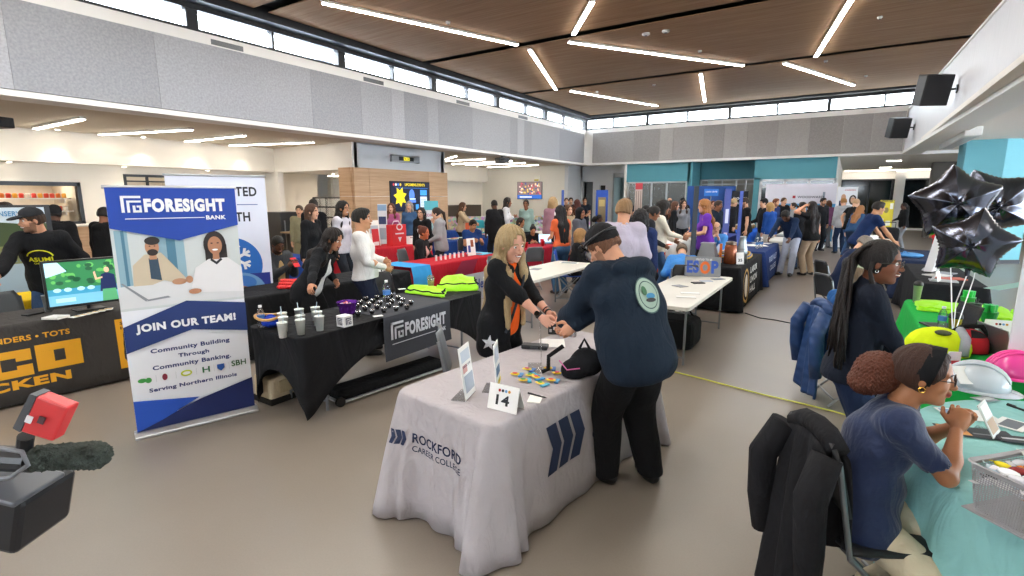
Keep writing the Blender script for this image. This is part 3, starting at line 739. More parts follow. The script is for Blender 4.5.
    for sd in (1, -1):
        a, el, wr = arm[sd]; aw = (1+.35*(bf-1))*(1. if not fem else .9)
        if longs:
            r0, r1, r2 = (.060+g*.45)*aw, (.047+g*.5)*aw, (.034+g*.35)*aw
            e2 = el+(wr-el)*slv
            F.c(a, el, r0, r1, k=.045); F.c(el, e2, r1, r2, k=.025)
        else:
            F.c(a, a+(el-a)*(.8 if kind == 'shortshirt' else .62), (.060+g*.45)*aw, .058*aw, k=.045)
    if kind == 'hoodie' or kind == 'jackethood':
        F.e(U(-.085*bf, 0, .325), V(.062, .130, .058)*(.7+.3*bf), Rb, k=.03); F.c(U(-.02, .085, .37), U(.06, .05, .31), .03, .024, k=.03); F.c(U(-.02, -.085, .37), U(.06, -.05, .31), .03, .024, k=.03)
    elif kind in ('shirt', 'polo', 'shortshirt', 'jacket', 'coat', 'rolled'):
        cr = rotm(tw*1.3, lean+bend+12)
        for q in (1, -1):
            F.c(nb+Rb @ V(-.055, q*.03, .03), nb+Rb @ V(.045, q*.045, -.01), .017, .014, k=.012)
    F.c(nb+Rn @ V(-.005, 0, -.015), hc, .057 if fem else .063, .075, k=.008, sub=True)
    if not longs:
        for sd in (1, -1):
            a, el, wr = arm[sd]; c = a+(el-a)*(.93 if kind == 'shortshirt' else .78); u = nrm(el-a)
            F.c(c+u*.005, c+u*.09, .075*(1+.35*(bf-1)), .09, k=.004, sub=True)
    openf = kind in ('jacket', 'coat', 'cardigan')
    if openf:
        # the open front shows the shirt beneath
        F.c(U(.13, 0, .36), U(.165, 0, .15), .040, .066, k=.015, sub=True); F.c(U(.165, 0, .15), T(.165*bf, 0, .05), .066, .070, k=.015, sub=True)
        F.c(T(.165*bf, 0, .05), T(.18, 0, hem-.1), .072, .10, k=.02, sub=True)
    F.plane(T(0, 0, hem), -(Rt @ V(0, 0, 1)))
    v, f = F.mesh(rc*.85 if near else res, folds(.0085*fold if near else .005*fold, hash(label) % 997))
    nm = {'jacket': 'jacket', 'coat': 'coat', 'hoodie': 'hooded_sweatshirt', 'polo': 'polo_shirt', 'tee': 't_shirt', 'sweater': 'sweater', 'cardigan': 'cardigan'}.get(kind, 'shirt')
    gar = npmesh(nm, fin([(v, f, 0)]), [fab(tc) if not isinstance(tc, bpy.types.Material) else tc], t)
    if openf or inner is not None and kind in ('openshirt',):
        F = Field(); trunk(F, .014)
        F.c(nb+Rn @ V(-.005, 0, -.0), hc, .058, .07, k=.008, sub=True); F.plane(T(0, 0, -.08), -(Rt @ V(0, 0, 1)))
        if kind == 'jacket' and not fem:
            for q in (1, -1): F.c(nb+Rb @ V(-.055, q*.03, .03), nb+Rb @ V(.055, q*.03, -.01), .014, .012, k=.012)
        v, f = F.mesh(rc if near else res, folds(.002, 5)); npmesh('inner_shirt', fin([(v, f, 0)]), [fab(inner)], t)
    # ---- trousers, shoes
    if legs:
        F = Field()
        F.e(T(-.005, 0, .0), V(.128*bf, (.182 if fem else .175)*(.55+.45*bf), .135), Rt, k=.05)
        for sd in (1, -1):
            a, kn, an = leg[sd]; q = (.5+.5*bf)
            F.c(a, kn, .098*q, .074*q*legw, k=.04); F.c(kn, an+V(0, 0, -.02), .074*q*legw, .068*legw, k=.03)
        F.plane(T(0, 0, .10), Rt @ V(0, 0, 1))
        lo = min(leg[1][2][2], leg[-1][2][2])-.042
        F.plane(V(0, 0, lo), V(0, 0, -1))
        v, f = F.mesh(res*.9 if near else res, folds(.003*fold, 3, 14)); npmesh('trousers', fin([(v, f, 0)]), [fab(bottom)], t)
        for sd in (1, -1):
            a, kn, an = leg[sd]; dd = rotm(12*sd) @ V(1, 0, 0) if not sit else V(1, 0, 0)
            F = Field(); b = an+V(0, 0, -.045)
            F.c(b-dd*.045, b+dd*.02, .040, .042, k=.03); F.c(b+dd*.02, b+dd*.135-V(0, 0, .012), .042, .034, k=.03); F.c(b-dd*.01, an, .04, .04, k=.03)
            F.plane(V(0, 0, an[2]-.083), V(0, 0, -1))
            v, f = F.mesh(.008 if near else max(.014, res*.7)); npmesh('shoe', fin([(v, f, 0)]), [mat('shoe_'+shoes, shoes, .45, var=.03)], t)
    # ---- hair, hats
    hk, hcol = hair[0], hair[1]; Fh = None; amp = .0016; curly = False
    def cap(F, g, front=.058, low=-.02, back=-.10):
        F.e(H(-.016, 0, .034), (V(.100, .080, .090)+g)*headsc, Rh_, k=.02)
        F.e(H(-.045, 0, -.02), (V(.068, .074, .075)+g)*headsc, Rh_, k=.03)
    def cutface(F, wd=.062, topz=.062):
        F.e(H(.088, 0, -.035), V(.075, wd, topz+.038)*headsc, Rh_, k=.012, sub=True)
        for q in (1, -1): F.e(H(.012, q*.095, -.035), V(.03, .03, .045), Rh_, k=.01, sub=True)
    if hk in ('short', 'buzz', 'fringe'):
        Fh = Field(); cap(Fh, {'short': .007, 'buzz': .005, 'fringe': .004}[hk]); 
        if hk == 'short': Fh.e(H(.03, 0, .095), V(.06, .055, .028), Rh_, k=.03)
        cutface(Fh)
        Fh.plane(H(0, 0, -.048), Rh_ @ V(-.25, 0, -1))
        if hk == 'fringe': Fh.e(H(.01, 0, .11), V(.105, .075, .085), Rh_, k=.01, sub=True)
        amp = .0022 if hk == 'short' else .0005
    elif hk == 'bob':
        Fh = Field(); cap(Fh, .013)
        for q in (1, -1):
            Fh.c(H(.01, q*.078, .03), H(-.005, q*.085, -.13), .028, .034, k=.03)
            Fh.c(H(-.06, q*.05, .0), H(-.06, q*.05, -.13), .045, .045, k=.04)
        cutface(Fh, .060, .080); amp = .003
    elif hk in ('long', 'waves', 'veil'):
        Fh = Field(); cap(Fh, .015); ln = hair[2] if len(hair) > 2 else .36; fr = hair[3] if len(hair) > 3 else 1
        for q in (1, -1):
            a = H(.012, q*.080, .02); b = H(-.002, q*.09, -.10); c = U(.075*fr, q*.10, .29); d = U(.135*fr+.005, q*.10, .37-ln)
            Fh.c(a, b, .025, .032, k=.03); Fh.c(b, c, .034, .04, k=.04); Fh.c(c, d, .042, .022, k=.04)
            Fh.c(H(-.05, q*.05, .0), H(-.065, q*.05, -.12), .05, .05, k=.04)
            Fh.c(H(-.065, q*.05, -.12), U(-.10, q*.075, .26), .05, .05, k=.04); Fh.c(U(-.10, q*.075, .26), U(-.115, q*.06, .37-ln), .05, .028, k=.04)
        Fh.c(H(-.07, 0, -.08), U(-.115, 0, .35-ln), .05, .03, k=.04)
        cutface(Fh, .060, .092); amp = .0042
    elif hk in ('pony', 'bun', 'puff'):
        Fh = Field(); cap(Fh, .008); cutface(Fh, .066, .088); amp = .0014
        Fh.plane(H(0, 0, -.07), Rh_ @ V(-.45, 0, -1))
        if hk == 'pony':
            a = H(-.115, 0, .03); b = H(-.16, 0, -.03); c = U(-.15, 0, .18); Fh.c(H(-.09, 0, .04), a, .03, .02, k=.02); Fh.c(a, b, .024, .032, k=.02); Fh.c(b, c, .034, .018, k=.02)
        elif hk == 'bun': Fh.e(H(-.09, 0, .095), V(.05, .05, .045), Rh_, k=.012)
        else: curly = False
    elif hk == 'curly':
        Fh = Field(); cap(Fh, .03); cutface(Fh, .058, .066)
        for q in (1, -1): Fh.c(H(-.0, q*.075, .03), H(-.01, q*.09, -.10), .04, .045, k=.03)
        Fh.c(H(-.06, 0, 0), H(-.07, 0, -.11), .07, .06, k=.03); amp = .009; curly = True
    if Fh is not None:
        v, f = Fh.mesh(.0065 if near else max(.011, res*.75), strands(hc, amp, 3, curly)); npmesh('hair', fin([(v, f, 0)]), [hairm(hcol)], t)
    if hk == 'puff':   # pulled back, then one big curly tuft
        Fh = Field(); Fh.e(H(-.155, .01, -.035), V(.10, .10, .095), Rh_, k=.03); Fh.e(H(-.195, -.02, -.085), V(.07, .08, .06), Rh_, k=.03); Fh.c(H(-.10, 0, .0), H(-.13, 0, -.02), .03, .05, k=.03)
        v, f = Fh.mesh(.0048, lambda X, Y, Z: .0055*np.sin(190*X+3*np.sin(90*Z))*np.sin(180*Y+3*np.sin(80*X))*np.sin(175*Z+2*np.sin(95*Y))+.004*np.sin(330*X+2*np.sin(150*Y))*np.sin(310*Z)); npmesh('hair_puff', fin([(v, f, 0)]), [hairm(hair[2])], t)
    if hk in ('cap', 'beanie', 'hood'):
        base = hair[2] if len(hair) > 2 else None
        if base:
            Fh = Field(); cap(Fh, .006); cutface(Fh); Fh.plane(H(0, 0, -.062), Rh_ @ V(-.25, 0, -1)); Fh.plane(H(0, 0, .05), Rh_ @ V(0, 0, 1))
            v, f = Fh.mesh(.0065 if near else .013, strands(hc, .002, 3)); npmesh('hair', fin([(v, f, 0)]), [hairm(base)], t)
        F = Field()
        if hk == 'cap':
            F.e(H(-.012, 0, .045), V(.108, .088, .090), Rh_, k=.01); F.plane(H(0, 0, .038), Rh_ @ V(0, 0, -1))
            F2 = Field(); fw_ = -1 if len(hair) > 3 else 1
            F2.e(H(fw_*.115, 0, .042), V(.078, .070, .016), Rh_ @ rotm(0, 8), k=.01); v2, f2 = F2.mesh(.006 if near else .010)
            v, f = F.mesh(.006 if near else .012); npmesh('cap', fin([(v, f, 0), (v2, f2, 0)]), [fab(hcol)], t)
        elif hk == 'beanie':
            F.e(H(-.018, 0, .050), V(.110, .090, .098), Rh_, k=.01); F.e(H(-.05, 0, .02), V(.075, .085, .075), Rh_, k=.02)
            F.plane(H(.0, 0, .028), Rh_ @ V(.30, 0, -1)); v, f = F.mesh(.006 if near else .012, folds(.0015, 2, 60)); npmesh('knitted_hat', fin([(v, f, 0)]), [fab(hcol)], t)
        else:
            F.e(H(-.02, 0, .02), V(.118, .105, .122), Rh_, k=.01); F.c(H(-.03, 0, -.05), U(-.04, 0, .34), .09, .09, k=.03)
            F.e(H(.10, 0, -.015), V(.09, .07, .095), Rh_, k=.01, sub=True); v, f = F.mesh(.007 if near else .013, folds(.002, 2)); npmesh('hood', fin([(v, f, 0)]), [fab(hcol)], t)
    rz = rotm(face)
    def WP(p): return Vector(tuple(rz @ (np.array(p)*s)+V(x, y, z0)))
    if glasses:
        mb = MB()
        for q in (1, -1):
            mb.tube([WP(H(.1, q*.033+.021*math.cos(a), .003+.016*math.sin(a))) for a in [2*PI*i/14 for i in range(14)]], .0022*s, 6, True)
            mb.tube([WP(H(.099, q*.054, .008)), WP(H(.04, q*.078, .008)), WP(H(-.01, q*.082, .0))], .002*s, 6)
        mb.tube([WP(H(.1, .012, .004)), WP(H(.104, 0, .007)), WP(H(.1, -.012, .004))], .002*s, 6)
        mb.build('glasses', pla('2b2523'), t)
    t['_'] = 0; del t['_']
    return dict(t=t, H=lambda a, b, c: WP(H(a, b, c)), U=lambda a, b, c: WP(U(a, b, c)), T=lambda a, b, c: WP(T(a, b, c)), arm={k: [WP(q) for q in a] for k, a in arm.items()},
                leg={k: [WP(q) for q in a] for k, a in leg.items()}, gar=gar, rz=rz, hd=Rh_, s=s, Rh=rz @ Rh_, Rb=rz @ Rb, Rt=rz @ Rt)
def place(u, v, D, h=None):
    """foot point of a figure whose head top is seen at (u,v), D metres ahead"""
    p = atd(u, v, D); return p.x, p.y, (h or p.z)
def decal(gar, name, mb_pts, dirv, m, parent, offs=.003):
    """lay flat print onto a garment by casting it along dirv; mb_pts=(verts, faces)"""
    from mathutils.bvhtree import BVHTree
    me = gar.data; b0 = off(gar); bv = BVHTree.FromPolygons([v.co+b0 for v in me.vertices], [p.vertices[:] for p in me.polygons])
    d = Vector(dirv).normalized(); vs = []
    for p in mb_pts[0]:
        hit = bv.ray_cast(Vector(p)-d*.6, d)
        vs.append(tuple((hit[0]-d*offs) if hit[0] is not None else Vector(p)))
    mb = MB(); mb.v = vs; mb.f = mb_pts[1]; mb.m = [0]*len(mb.f)
    return mb.build(name, m, parent)
# ================================================================ FURNITURE AND THINGS
Mplastic_top = pla('d9d6cc', .45)
def rrect(x0, x1, y0, y1, r, n=5, seg=.09):
    """closed perimeter of a rounded rectangle with outward normals and 'cornerness'"""
    P = []
    for cx, cy, a0 in ((x1-r, y0+r, -PI/2), (x1-r, y1-r, 0), (x0+r, y1-r, PI/2), (x0+r, y0+r, PI)):
        for i in range(n+1):
            a = a0+PI/2*i/n; P.append((cx+r*math.cos(a), cy+r*math.sin(a), math.cos(a), math.sin(a), math.sin(PI*i/n)))
    out = []
    for i in range(len(P)):
        p = P[i]; q = P[(i+1) % len(P)]; d = math.hypot(q[0]-p[0], q[1]-p[1]); k = max(1, int(d/seg))
        for j in range(k):
            t = j/k; out.append(tuple(p[m]+(q[m]-p[m])*t for m in range(4))+(p[4]*(1-t)+q[4]*t if k < 3 else 0,))
    return out
def drape(label, x0, x1, y0, y1, m, z=.76, hem=.03, flare=.05, fold=.012, corner=.10, seed=0, cat='tablecloth', M=None, group=None, name='tablecloth', hemf=None, r=.05, seg=.05):
    P = rrect(x0, x1, y0, y1, r, 8, seg); n = len(P); rr = random.Random(seed); ph = rr.uniform(0, 6)
    S = [0]
    for i in range(1, n): S.append(S[-1]+math.hypot(P[i][0]-P[i-1][0], P[i][1]-P[i-1][1]))
    per = S[-1]
    # distance to the nearest corner
    cs = [S[i] for i in range(n) if P[i][4] > .98] or [0]
    def cd(s): return min(min(abs(s-c), per-abs(s-c)) for c in cs)
    rows = [0, .02, .06, .15, .28, .42, .56, .7, .84, 1.]; mb = MB(M)
    vs = []
    for t in rows:
        for i, (x, y, nx, ny, c) in enumerate(P):
            d = cd(S[i]); g = math.exp(-(d/.13)**2)
            o = (flare*t**1.1)+g*corner*t**.9+(.014*min(t/.02, 1) if t > 0 else 0)
            o += t**.8*(fold*math.sin(S[i]*24+ph+2*math.sin(S[i]*5))*(.35+1.2*math.exp(-(d/.3)**2))+fold*1.9*g*math.sin(S[i]*62+ph))
            h = hem if hemf is None else hemf(S[i]/per, x, y)
            zz = z-(z-h)*t-(.004 if t == .02 else 0); vs.append((x+nx*o, y+ny*o, zz))
    fs = [(j*n+i, (j+1)*n+i, (j+1)*n+(i+1) % n, j*n+(i+1) % n) for j in range(len(rows)-1) for i in range(n)]
    mb.add(vs, [tuple(range(n))]); mb.add(vs, fs)
    o = mb.build(name, m, None, smooth=False)
    me = o.data; sm = [False]+[True]*(len(me.polygons)-1); me.polygons.foreach_set('use_smooth', sm)
    q = o.modifiers.new('t', 'SOLIDIFY'); q.thickness = .004; q.offset = -1
    return tag(o, label, cat, group)
def folding_table(label, x0, x1, y0, y1, z=.745, M=None, color=None, group=None, top=True):
    t = thing('folding_table', label, 'table', tuple((M or Matrix.Identity(4)) @ Vector(((x0+x1)/2, (y0+y1)/2, 0))), group)
    mb = MB(M); P = [(p[0], p[1]) for p in rrect(x0, x1, y0, y1, .06, 5, 9)]
    mb.prism(P, .045, (0, 0, z-.045)); mb.build('tabletop', color or Mplastic_top, t, bevel=.008)
    ln = (y1-y0) > (x1-x0); mm = met('8b8f94', .4)
    for e in (0, 1):
        mb = MB(M)
        if ln:
            y = y0+.28 if e == 0 else y1-.28; a = x0+.10; b = x1-.10
            mb.tube([(a, y, z-.05), (a, y, .03), (a+.0, y, .015)], .0135); mb.tube([(b, y, z-.05), (b, y, .015)], .0135); mb.tube([(a, y, .1), (b, y, .1)], .01); mb.tube([(a, y, .62), (b, y, .62)], .01)
            mb.tube([((a+b)/2, y, .55), ((a+b)/2, y+(.35 if e == 0 else -.35), z-.05)], .009)
        else:
            x = x0+.28 if e == 0 else x1-.28; a = y0+.10; b = y1-.10
            mb.tube([(x, a, z-.05), (x, a, .015)], .0135); mb.tube([(x, b, z-.05), (x, b, .015)], .0135); mb.tube([(x, a, .1), (x, b, .1)], .01); mb.tube([(x, a, .62), (x, b, .62)], .01)
        mb.build('leg', mm, t)
    return t
def chair(label, x, y, rot, col='5d6266', group=None, seat=.45, legc='8b8f94'):
    """rot: direction the sitter faces, degrees"""
    M = Matrix.Translation((x, y, 0)) @ Matrix.Rotation(math.radians(rot), 4, 'Z')
    t = thing('folding_chair', label, 'chair', (x, y, 0), group); m = pla(col, .45); mm = met(legc)
    P = []
    for i in range(9):
        a = i/8; P.append([(-.21+.42*a, -.21+.42*j/8*(1-.04*a), seat-.018*math.sin(PI*j/8)-.012*math.sin(PI*a)) for j in range(9)])
    MB(M).grid(P).build('seat', m, t, smooth=True, solid=.02)
    P = []
    for i in range(9):
        a = i/8; hh = .26+.30*a; w_ = .215*(1-.10*a-.30*max(0, a-.75)*2.2)
        P.append([(-.22-.07*a-.028*math.sin(PI*j/8)*-1-.02, -w_+2*w_*j/8, seat+hh-.28+.18) for j in range(9)])
    MB(M).grid(P).build('backrest', m, t, smooth=True, solid=.018)
    for sd in (1, -1):
        MB(M).tube([(-.30, sd*.20, seat+.40), (-.22, sd*.215, seat-.02), (.20, sd*.22, .01)], .012).build('leg', mm, t)
        MB(M).tube([(.16, sd*.20, seat-.02), (-.02, sd*.2, .24), (-.24, sd*.20, .01)], .012).build('leg', mm, t)
    MB(M).tube([(.17, -.22, .08), (.17, .22, .08)], .009).tube([(-.2, -.2, .08), (-.2, .2, .08)], .009).build('stretcher', mm, t)
    return t
def onplane(o, O, U, V, parent=None):
    """Decals on a cloth: 2-D shapes in the frame O,U,V cast along -(UxV) on to object o"""
    class Q: pass
    q = Q(); U = Vector(U).normalized(); V = Vector(V).normalized(); N = U.cross(V); O = Vector(O)
    def put(name, m, items=(), polys=(), bold=.02, lift=.004):
        vs = []; fs = []
        for it in items:
            t, x, y, wd, h = it[:5]; a, f, asp = textmesh(t, it[5] if len(it) > 5 else bold); W = wd if wd else asp*h; n = len(vs)
            vs += [O+U*(x+p*W)+V*(y+r*h) for p, r in a]; fs += [tuple(i+n for i in k) for k in f]
        for P in polys:
            n = len(vs); vs += [O+U*p+V*r for p, r in P]; fs.append(tuple(range(n, n+len(P))))
        return decal(o, name, (vs, fs), -N, m, parent or o, lift)
    return put
def chevrons(x, y, w_, h, g=.30, k=3):
    """bars of an arrow logo as polygons (two skewed halves each)"""
    P = []
    for i in range(k):
        a = x+i*w_*(1+g)/k; b = w_/k; s = b*.62
        P.append([(a, y+h), (a+b, y+h), (a+b+s, y+h/2), (a+s, y+h/2)]); P.append([(a, y), (a+b, y), (a+b+s, y+h/2), (a+s, y+h/2)])
    return P
def bottle(label, x, y, z=.76, h=.20, group=None, body='d7e4ea', cap='f2f4f5', lab='3d76b8'):
    t = thing('water_bottle', label, 'bottle', (x, y, z), group); s = h/.2
    MB().lathe([(.001, 0), (.030*s, .002), (.032*s, .02*s), (.030*s, .05*s), (.032*s, .06*s), (.030*s, .11*s), (.032*s, .12*s), (.024*s, .155*s), (.013*s, .172*s), (.013*s, .18*s)], (x, y, z), 16).build('body', clearp() if body == 'd7e4ea' else pla(body), t, smooth=True)
    MB().lathe([(.0145*s, .178*s), (.0145*s, .196*s)], (x, y, z), 14).build('cap', pla(cap), t)
    if lab: MB().lathe([(.0325*s, .07*s), (.0325*s, .11*s)], (x, y, z), 16).build('wrapper', paper(lab), t)
    return t
def cup(label, x, y, z, r=.042, h=.12, col='eef2ee', group=None, straw=True, lid=None, name='plastic_cup', liquid=None):
    t = thing(name, label, 'cup', (x, y, z), group)
    m = mat('frosted_cup_'+col, col, .3, var=.01) if not liquid else clearp()
    MB().lathe([(r*.72, 0), (r, h), (r*1.05, h), (r*1.05, h+.004), (r*.93, h), (r*.66, .006)], (x, y, z), 20).build('body', m, t, smooth=True)
    if liquid: MB().lathe([(r*.70, .003), (r*.92, h*.82)], (x, y, z), 18).build('drink', pla(liquid), t)
    if lid: MB().lathe([(r*1.07, h-.004), (r*1.07, h+.008), (r*.95, h+.03), (r*.5, h+.045)], (x, y, z), 18).build('lid', clearp() if lid == 'clear' else pla(lid), t, smooth=True)
    if straw:
        rr = random.Random(x*91+y*37); a = rr.uniform(0, 6)
        MB().tube([(x, y, z+h*.3), (x+.02*math.cos(a), y+.02*math.sin(a), z+h+.05+rr.uniform(0, .015))], .0035, 6).build('straw', pla('cfe0ea' if straw is True else straw), t)
    return t
def tent_card(label, x, y, rot, txt, z=.76, w_=.16, h=.115, icons=True, group=None, sz=.05):
    t = thing('number_card', label, 'sign', (x, y, z), group); a = math.radians(rot); U = Vector((math.cos(a), math.sin(a), 0)); B = Vector((-math.sin(a), math.cos(a), 0))
    c = Vector((x, y, z)); F = lambda u, d, k: c+U*u+B*d+Vector((0, 0, k)); q = .035
    mb = MB(); mb.add([F(-w_/2, -q, 0), F(w_/2, -q, 0), F(w_/2, 0, h), F(-w_/2, 0, h), F(-w_/2, q+.02, 0), F(w_/2, q+.02, 0)], [(0, 1, 2, 3), (3, 2, 5, 4)])
    cd_ = mb.build('card', paper('f4f4f2'), t, solid=.002)
    p = Panel(F(-w_/2, -q-.0016, 0), U, F(0, 0, h)-F(0, -q, 0), cd_); H = math.hypot(h, q)
    if icons:
        for i, cc in enumerate(('b5302c', '22252b', '6fa8d8', 'd99a2b')): p.k = 0; p.poly('icon', paper(cc), ell2(w_*.36+i*w_*.11, H*.78, w_*.045, w_*.045, 10))
    if txt: p.text('lettering', paper('1c1e26'), [(txt, w_*.5-sz*.38*len(txt), H*.22, sz*.76*len(txt), sz)], .03)
    return t
def sheet(label, x, y, rot, w_, h, z=.762, col='f2f2ee', name='leaflet', cat='paper', group=None, pic=None, th=.004):
    M = Matrix.Translation((x, y, z)) @ Matrix.Rotation(math.radians(rot), 4, 'Z'); t = thing(name, label, cat, (x, y, z), group)
    MB(M).box(-w_/2, w_/2, -h/2, h/2, 0, th).build('paper', paper(col), t)
    if pic:
        for i, (c, a, b, cc, d) in enumerate(pic): MB(M).box(-w_/2+w_*a, -w_/2+w_*b, -h/2+h*cc, -h/2+h*d, th, th+.001).build('print', paper(c), t)
    return t
def standup(label, x, y, rot, w_, h, z=.76, col='f2f2ee', pics=(), name='table_sign', tilt=6, group=None, base=True, text=()):
    """leaflet in an acrylic stand, facing direction rot"""
    a = math.radians(rot); N = Vector((math.cos(a), math.sin(a), 0)); U = Vector((-math.sin(a), math.cos(a), 0)); Vv = (Vector((0, 0, 1))-N*math.tan(math.radians(tilt))).normalized()
    t = thing(name, label, 'sign', (x, y, z), group); O = Vector((x, y, z+.004))-U*(w_/2)
    MB().prism(rect(0, w_, 0, h), .004, O-N*.004, U, Vv).build('leaflet' if col else 'pane', paper(col) if col else clearp(), t); lf = t.children[0]
    if base: MB().prism(rect(0, w_, 0, .09), .004, O-N*.09, U, N).build('base', clearp(), t)
    p = Panel(O+N*.0005, U, Vv, lf)
    for c, x0, x1, y0, y1 in pics: p.poly('print', paper(c), rect(x0*w_, x1*w_, y0*h, y1*h))
    for s_, x0, y0, ww, hh, c in text: p.text('lettering', paper(c), [(s_, x0*w_, y0*h, ww*w_, hh*h)])
    return t
def laptop(label, x, y, rot, z=.76, scr='20262c', body='b9bcc0', open_=105, group=None, on=None):
    M = Matrix.Translation((x, y, z)) @ Matrix.Rotation(math.radians(rot), 4, 'Z'); t = thing('laptop', label, 'laptop', (x, y, z), group)
    MB(M).box(-.12, .12, -.165, .165, 0, .015).build('keyboard_base', met(body), t, bevel=.004)
    MB(M).box(-.08, .03, -.14, .14, .015, .017).build('keyboard', pla('26282b'), t)
    a = math.radians(180-open_)
    M2 = M @ Matrix.Translation((.12, 0, .015)) @ Matrix.Rotation(-math.radians(90-open_), 4, 'Y')
    MB(M2).box(0, .008, -.165, .165, 0, .22).build('lid', met(body), t, bevel=.003)
    MB(M2).box(-.002, 0, -.155, .155, .012, .21).build('screen', lit(on, 1.) if on else pla(scr, .15), t)
    return t
def retract_banner(label, BL, BR, H_, col, name='banner_stand', T=None, rail='b9bcc0'):
    """roll-up banner: returns thing and its Panel (metres; width W)"""
    BL = Vector(BL); BR = Vector(BR); U = (BR-BL).normalized(); W = (BR-BL).length; N = U.cross(Vector((0, 0, 1)))
    t = thing(name, label, 'banner', (BL+BR)/2); O = BL+Vector((0, 0, .05))
    MB().prism([(-.07, 0), (-.07, .02), (-.03, .05), (.03, .05), (.07, .02), (.07, 0)], W+.04, O-Vector((0, 0, .05))-U*.02, Vector((0, 0, 0))-N, Vector((0, 0, 1))).build('base', met('c4c7ca', .3), t, bevel=.005)
    sh = MB().prism(rect(0, W, 0, H_-.05), .006, O-N*.006, U, Vector((0, 0, 1))).build('banner_sheet', paper(col), t)
    MB().tube([O+Vector((0, 0, H_-.045))-U*.015, O+Vector((0, 0, H_-.045))+U*(W+.015)], .014, 10).build('top_rail', met(rail, .3), t)
    MB().tube([O-N*.03+U*W/2, O-N*.02+U*W/2+Vector((0, 0, H_-.05))], .009).build('pole', met('9a9da0'), t)
    return t, Panel(O, U, (0, 0, 1), sh), W
def screen_thing(label, O, U, V_, w_, h, name='television', bez='121416', dep=.05):
    t = thing(name, label, 'television', O); U = Vector(U).normalized(); V_ = Vector(V_).normalized(); N = U.cross(V_)
    bz = MB().prism(rect(-.02, w_+.02, -.025, h+.02), dep, Vector(O)-N*(dep+.001), U, V_).build('bezel', pla(bez, .3), t, bevel=.006)
    return t, Panel(O, U, V_, bz)
# ---------------------------------------------------------------- near table 14: grey cloth
Mgrey = mat('grey_polyester', 'b3adb0', .8, var=.03, vs=4, bump=.2, bs=40, spec=.2, wr=5.)
R0 = Matrix.Translation((-1.40, 1.98, 0)) @ Matrix.Rotation(math.radians(-7), 4, 'Z')
cl = drape('grey tablecloth with a dark blue college logo hanging over the nearest table', -.77, 0, .0, 1.85, Mgrey, z=.765, hem=.012, flare=.03, corner=.11, fold=.02, M=R0, seed=4, r=.06, seg=.02)
navy = paper('1b2a4d')
ux, uy = R0.to_3x3() @ Vector((1, 0, 0)), R0.to_3x3() @ Vector((0, 1, 0))
put = onplane(cl, R0 @ Vector((-.77, -.1, 0)), ux, (0, 0, 1))
put('logo', navy, polys=chevrons(.015, .46, .085, .085))
put('lettering', navy, items=[('ROCKFORD', .165, .485, .41, .058), ('CAREER COLLEGE', .165, .43, .41, .036, .004)])
put2 = onplane(cl, R0 @ Vector((.1, 0, 0)), uy, (0, 0, 1))
put2('logo', navy, polys=chevrons(.42, .30, .30, .30, .25))
put2('lettering', navy, items=[('ROCKFORD', .93, .46, .8, .10), ('CAREER COLLEGE', .93, .34, .8, .065, .004)])
folding_table('folding table hidden under the grey college cloth', -.76, -.01, .01, 1.84, .755, M=R0)
tent_card('white folded card with number 14 on the grey cloth', -1.455, 2.17, 2, '14', z=.768, w_=.185, h=.135, sz=.055)
standup('printed leaflet in a clear stand at the left of the grey table', atz(471, 396, .77).x, atz(471, 396, .77).y, 18, .17, .30, z=.768, tilt=8, pics=(('c9d2dc', .1, .9, .7, .92), ('d8a6a0', .1, .5, .5, .65), ('aab4c0', .1, .9, .12, .45)), text=(('ENROLL NOW', .12, .6, .7, .05, '1b2a4d'),))
standup('printed leaflet in a clear stand just left of card 14', atz(499, 388, .77).x, atz(499, 388, .77).y, 26, .16, .28, z=.768, tilt=4, pics=(('c9d2dc', .1, .9, .6, .92), ('5d7896', .1, .9, .3, .5), ('d8c23a', .3, .9, .1, .2)))
t = standup('tall clear acrylic sign holder seen edge-on in the middle of the grey table', -1.62, 2.86, 32, .22, .30, z=.768, col=None, tilt=2)
for i, (u, v, r_) in enumerate([(515, 375, 20), (527, 370, 10), (523, 381, 35), (536, 378, -20), (545, 372, 25), (540, 384, -10), (551, 381, 15), (557, 374, 40), (530, 376, 60)]):
    p = atz(u, v, .77)
    if i == 4: p = atz(548, 369, .77)
    names = ['leftmost of the candy packets, beside the leaflet stand', 'candy packet at the back left of the scatter', 'candy packet in the front left of the scatter', 'candy packet in the centre of the scatter', 'candy packet furthest back behind the clear holder foot', 'candy packet nearest the pad and pen', 'candy packet at the front right of the scatter', 'rightmost candy packet beside the man in the hoodie', 'candy packet half under the centre one']
    t = thing('candy_packet', 'yellow and blue '+names[i], 'candy', p, 'candy packets scattered on the grey table')
    M = Matrix.Translation(p) @ Matrix.Rotation(math.radians(r_), 4, 'Z') @ Matrix.Diagonal((1.5, 1.5, 1.3, 1))
    MB(M).add([(-.032, -.022, .002), (.032, -.022, .002), (.032, .022, .002), (-.032, .022, .002), (-.022, -.014, .012), (.022, -.014, .012), (.022, .014, .012), (-.022, .014, .012)], [(0, 3, 2, 1), (4, 5, 6, 7), (0, 1, 5, 4), (1, 2, 6, 5), (2, 3, 7, 6), (3, 0, 4, 7)]).build('wrapper', pla(['e8c81e', 'f0d22a', 'ecc620'][i % 3], .3), t, subsurf=1)
    MB(M).box(.018, .034, -.023, .023, .001, .006).build('wrapper_end', pla(['2f8fd0', '2a6fc0', '3aa7c8'][i % 3], .3), t)
    MB(M).ball((0, 0, .011), (.012, .009, .003), 10, 6).build('print', pla(['d84a2a', 'd03a5a', '3d9a3a'][i % 3]), t)
sheet('white notepad beside card 14', *atz(535, 399, .77).xy, 20, .075, .11, z=.768)
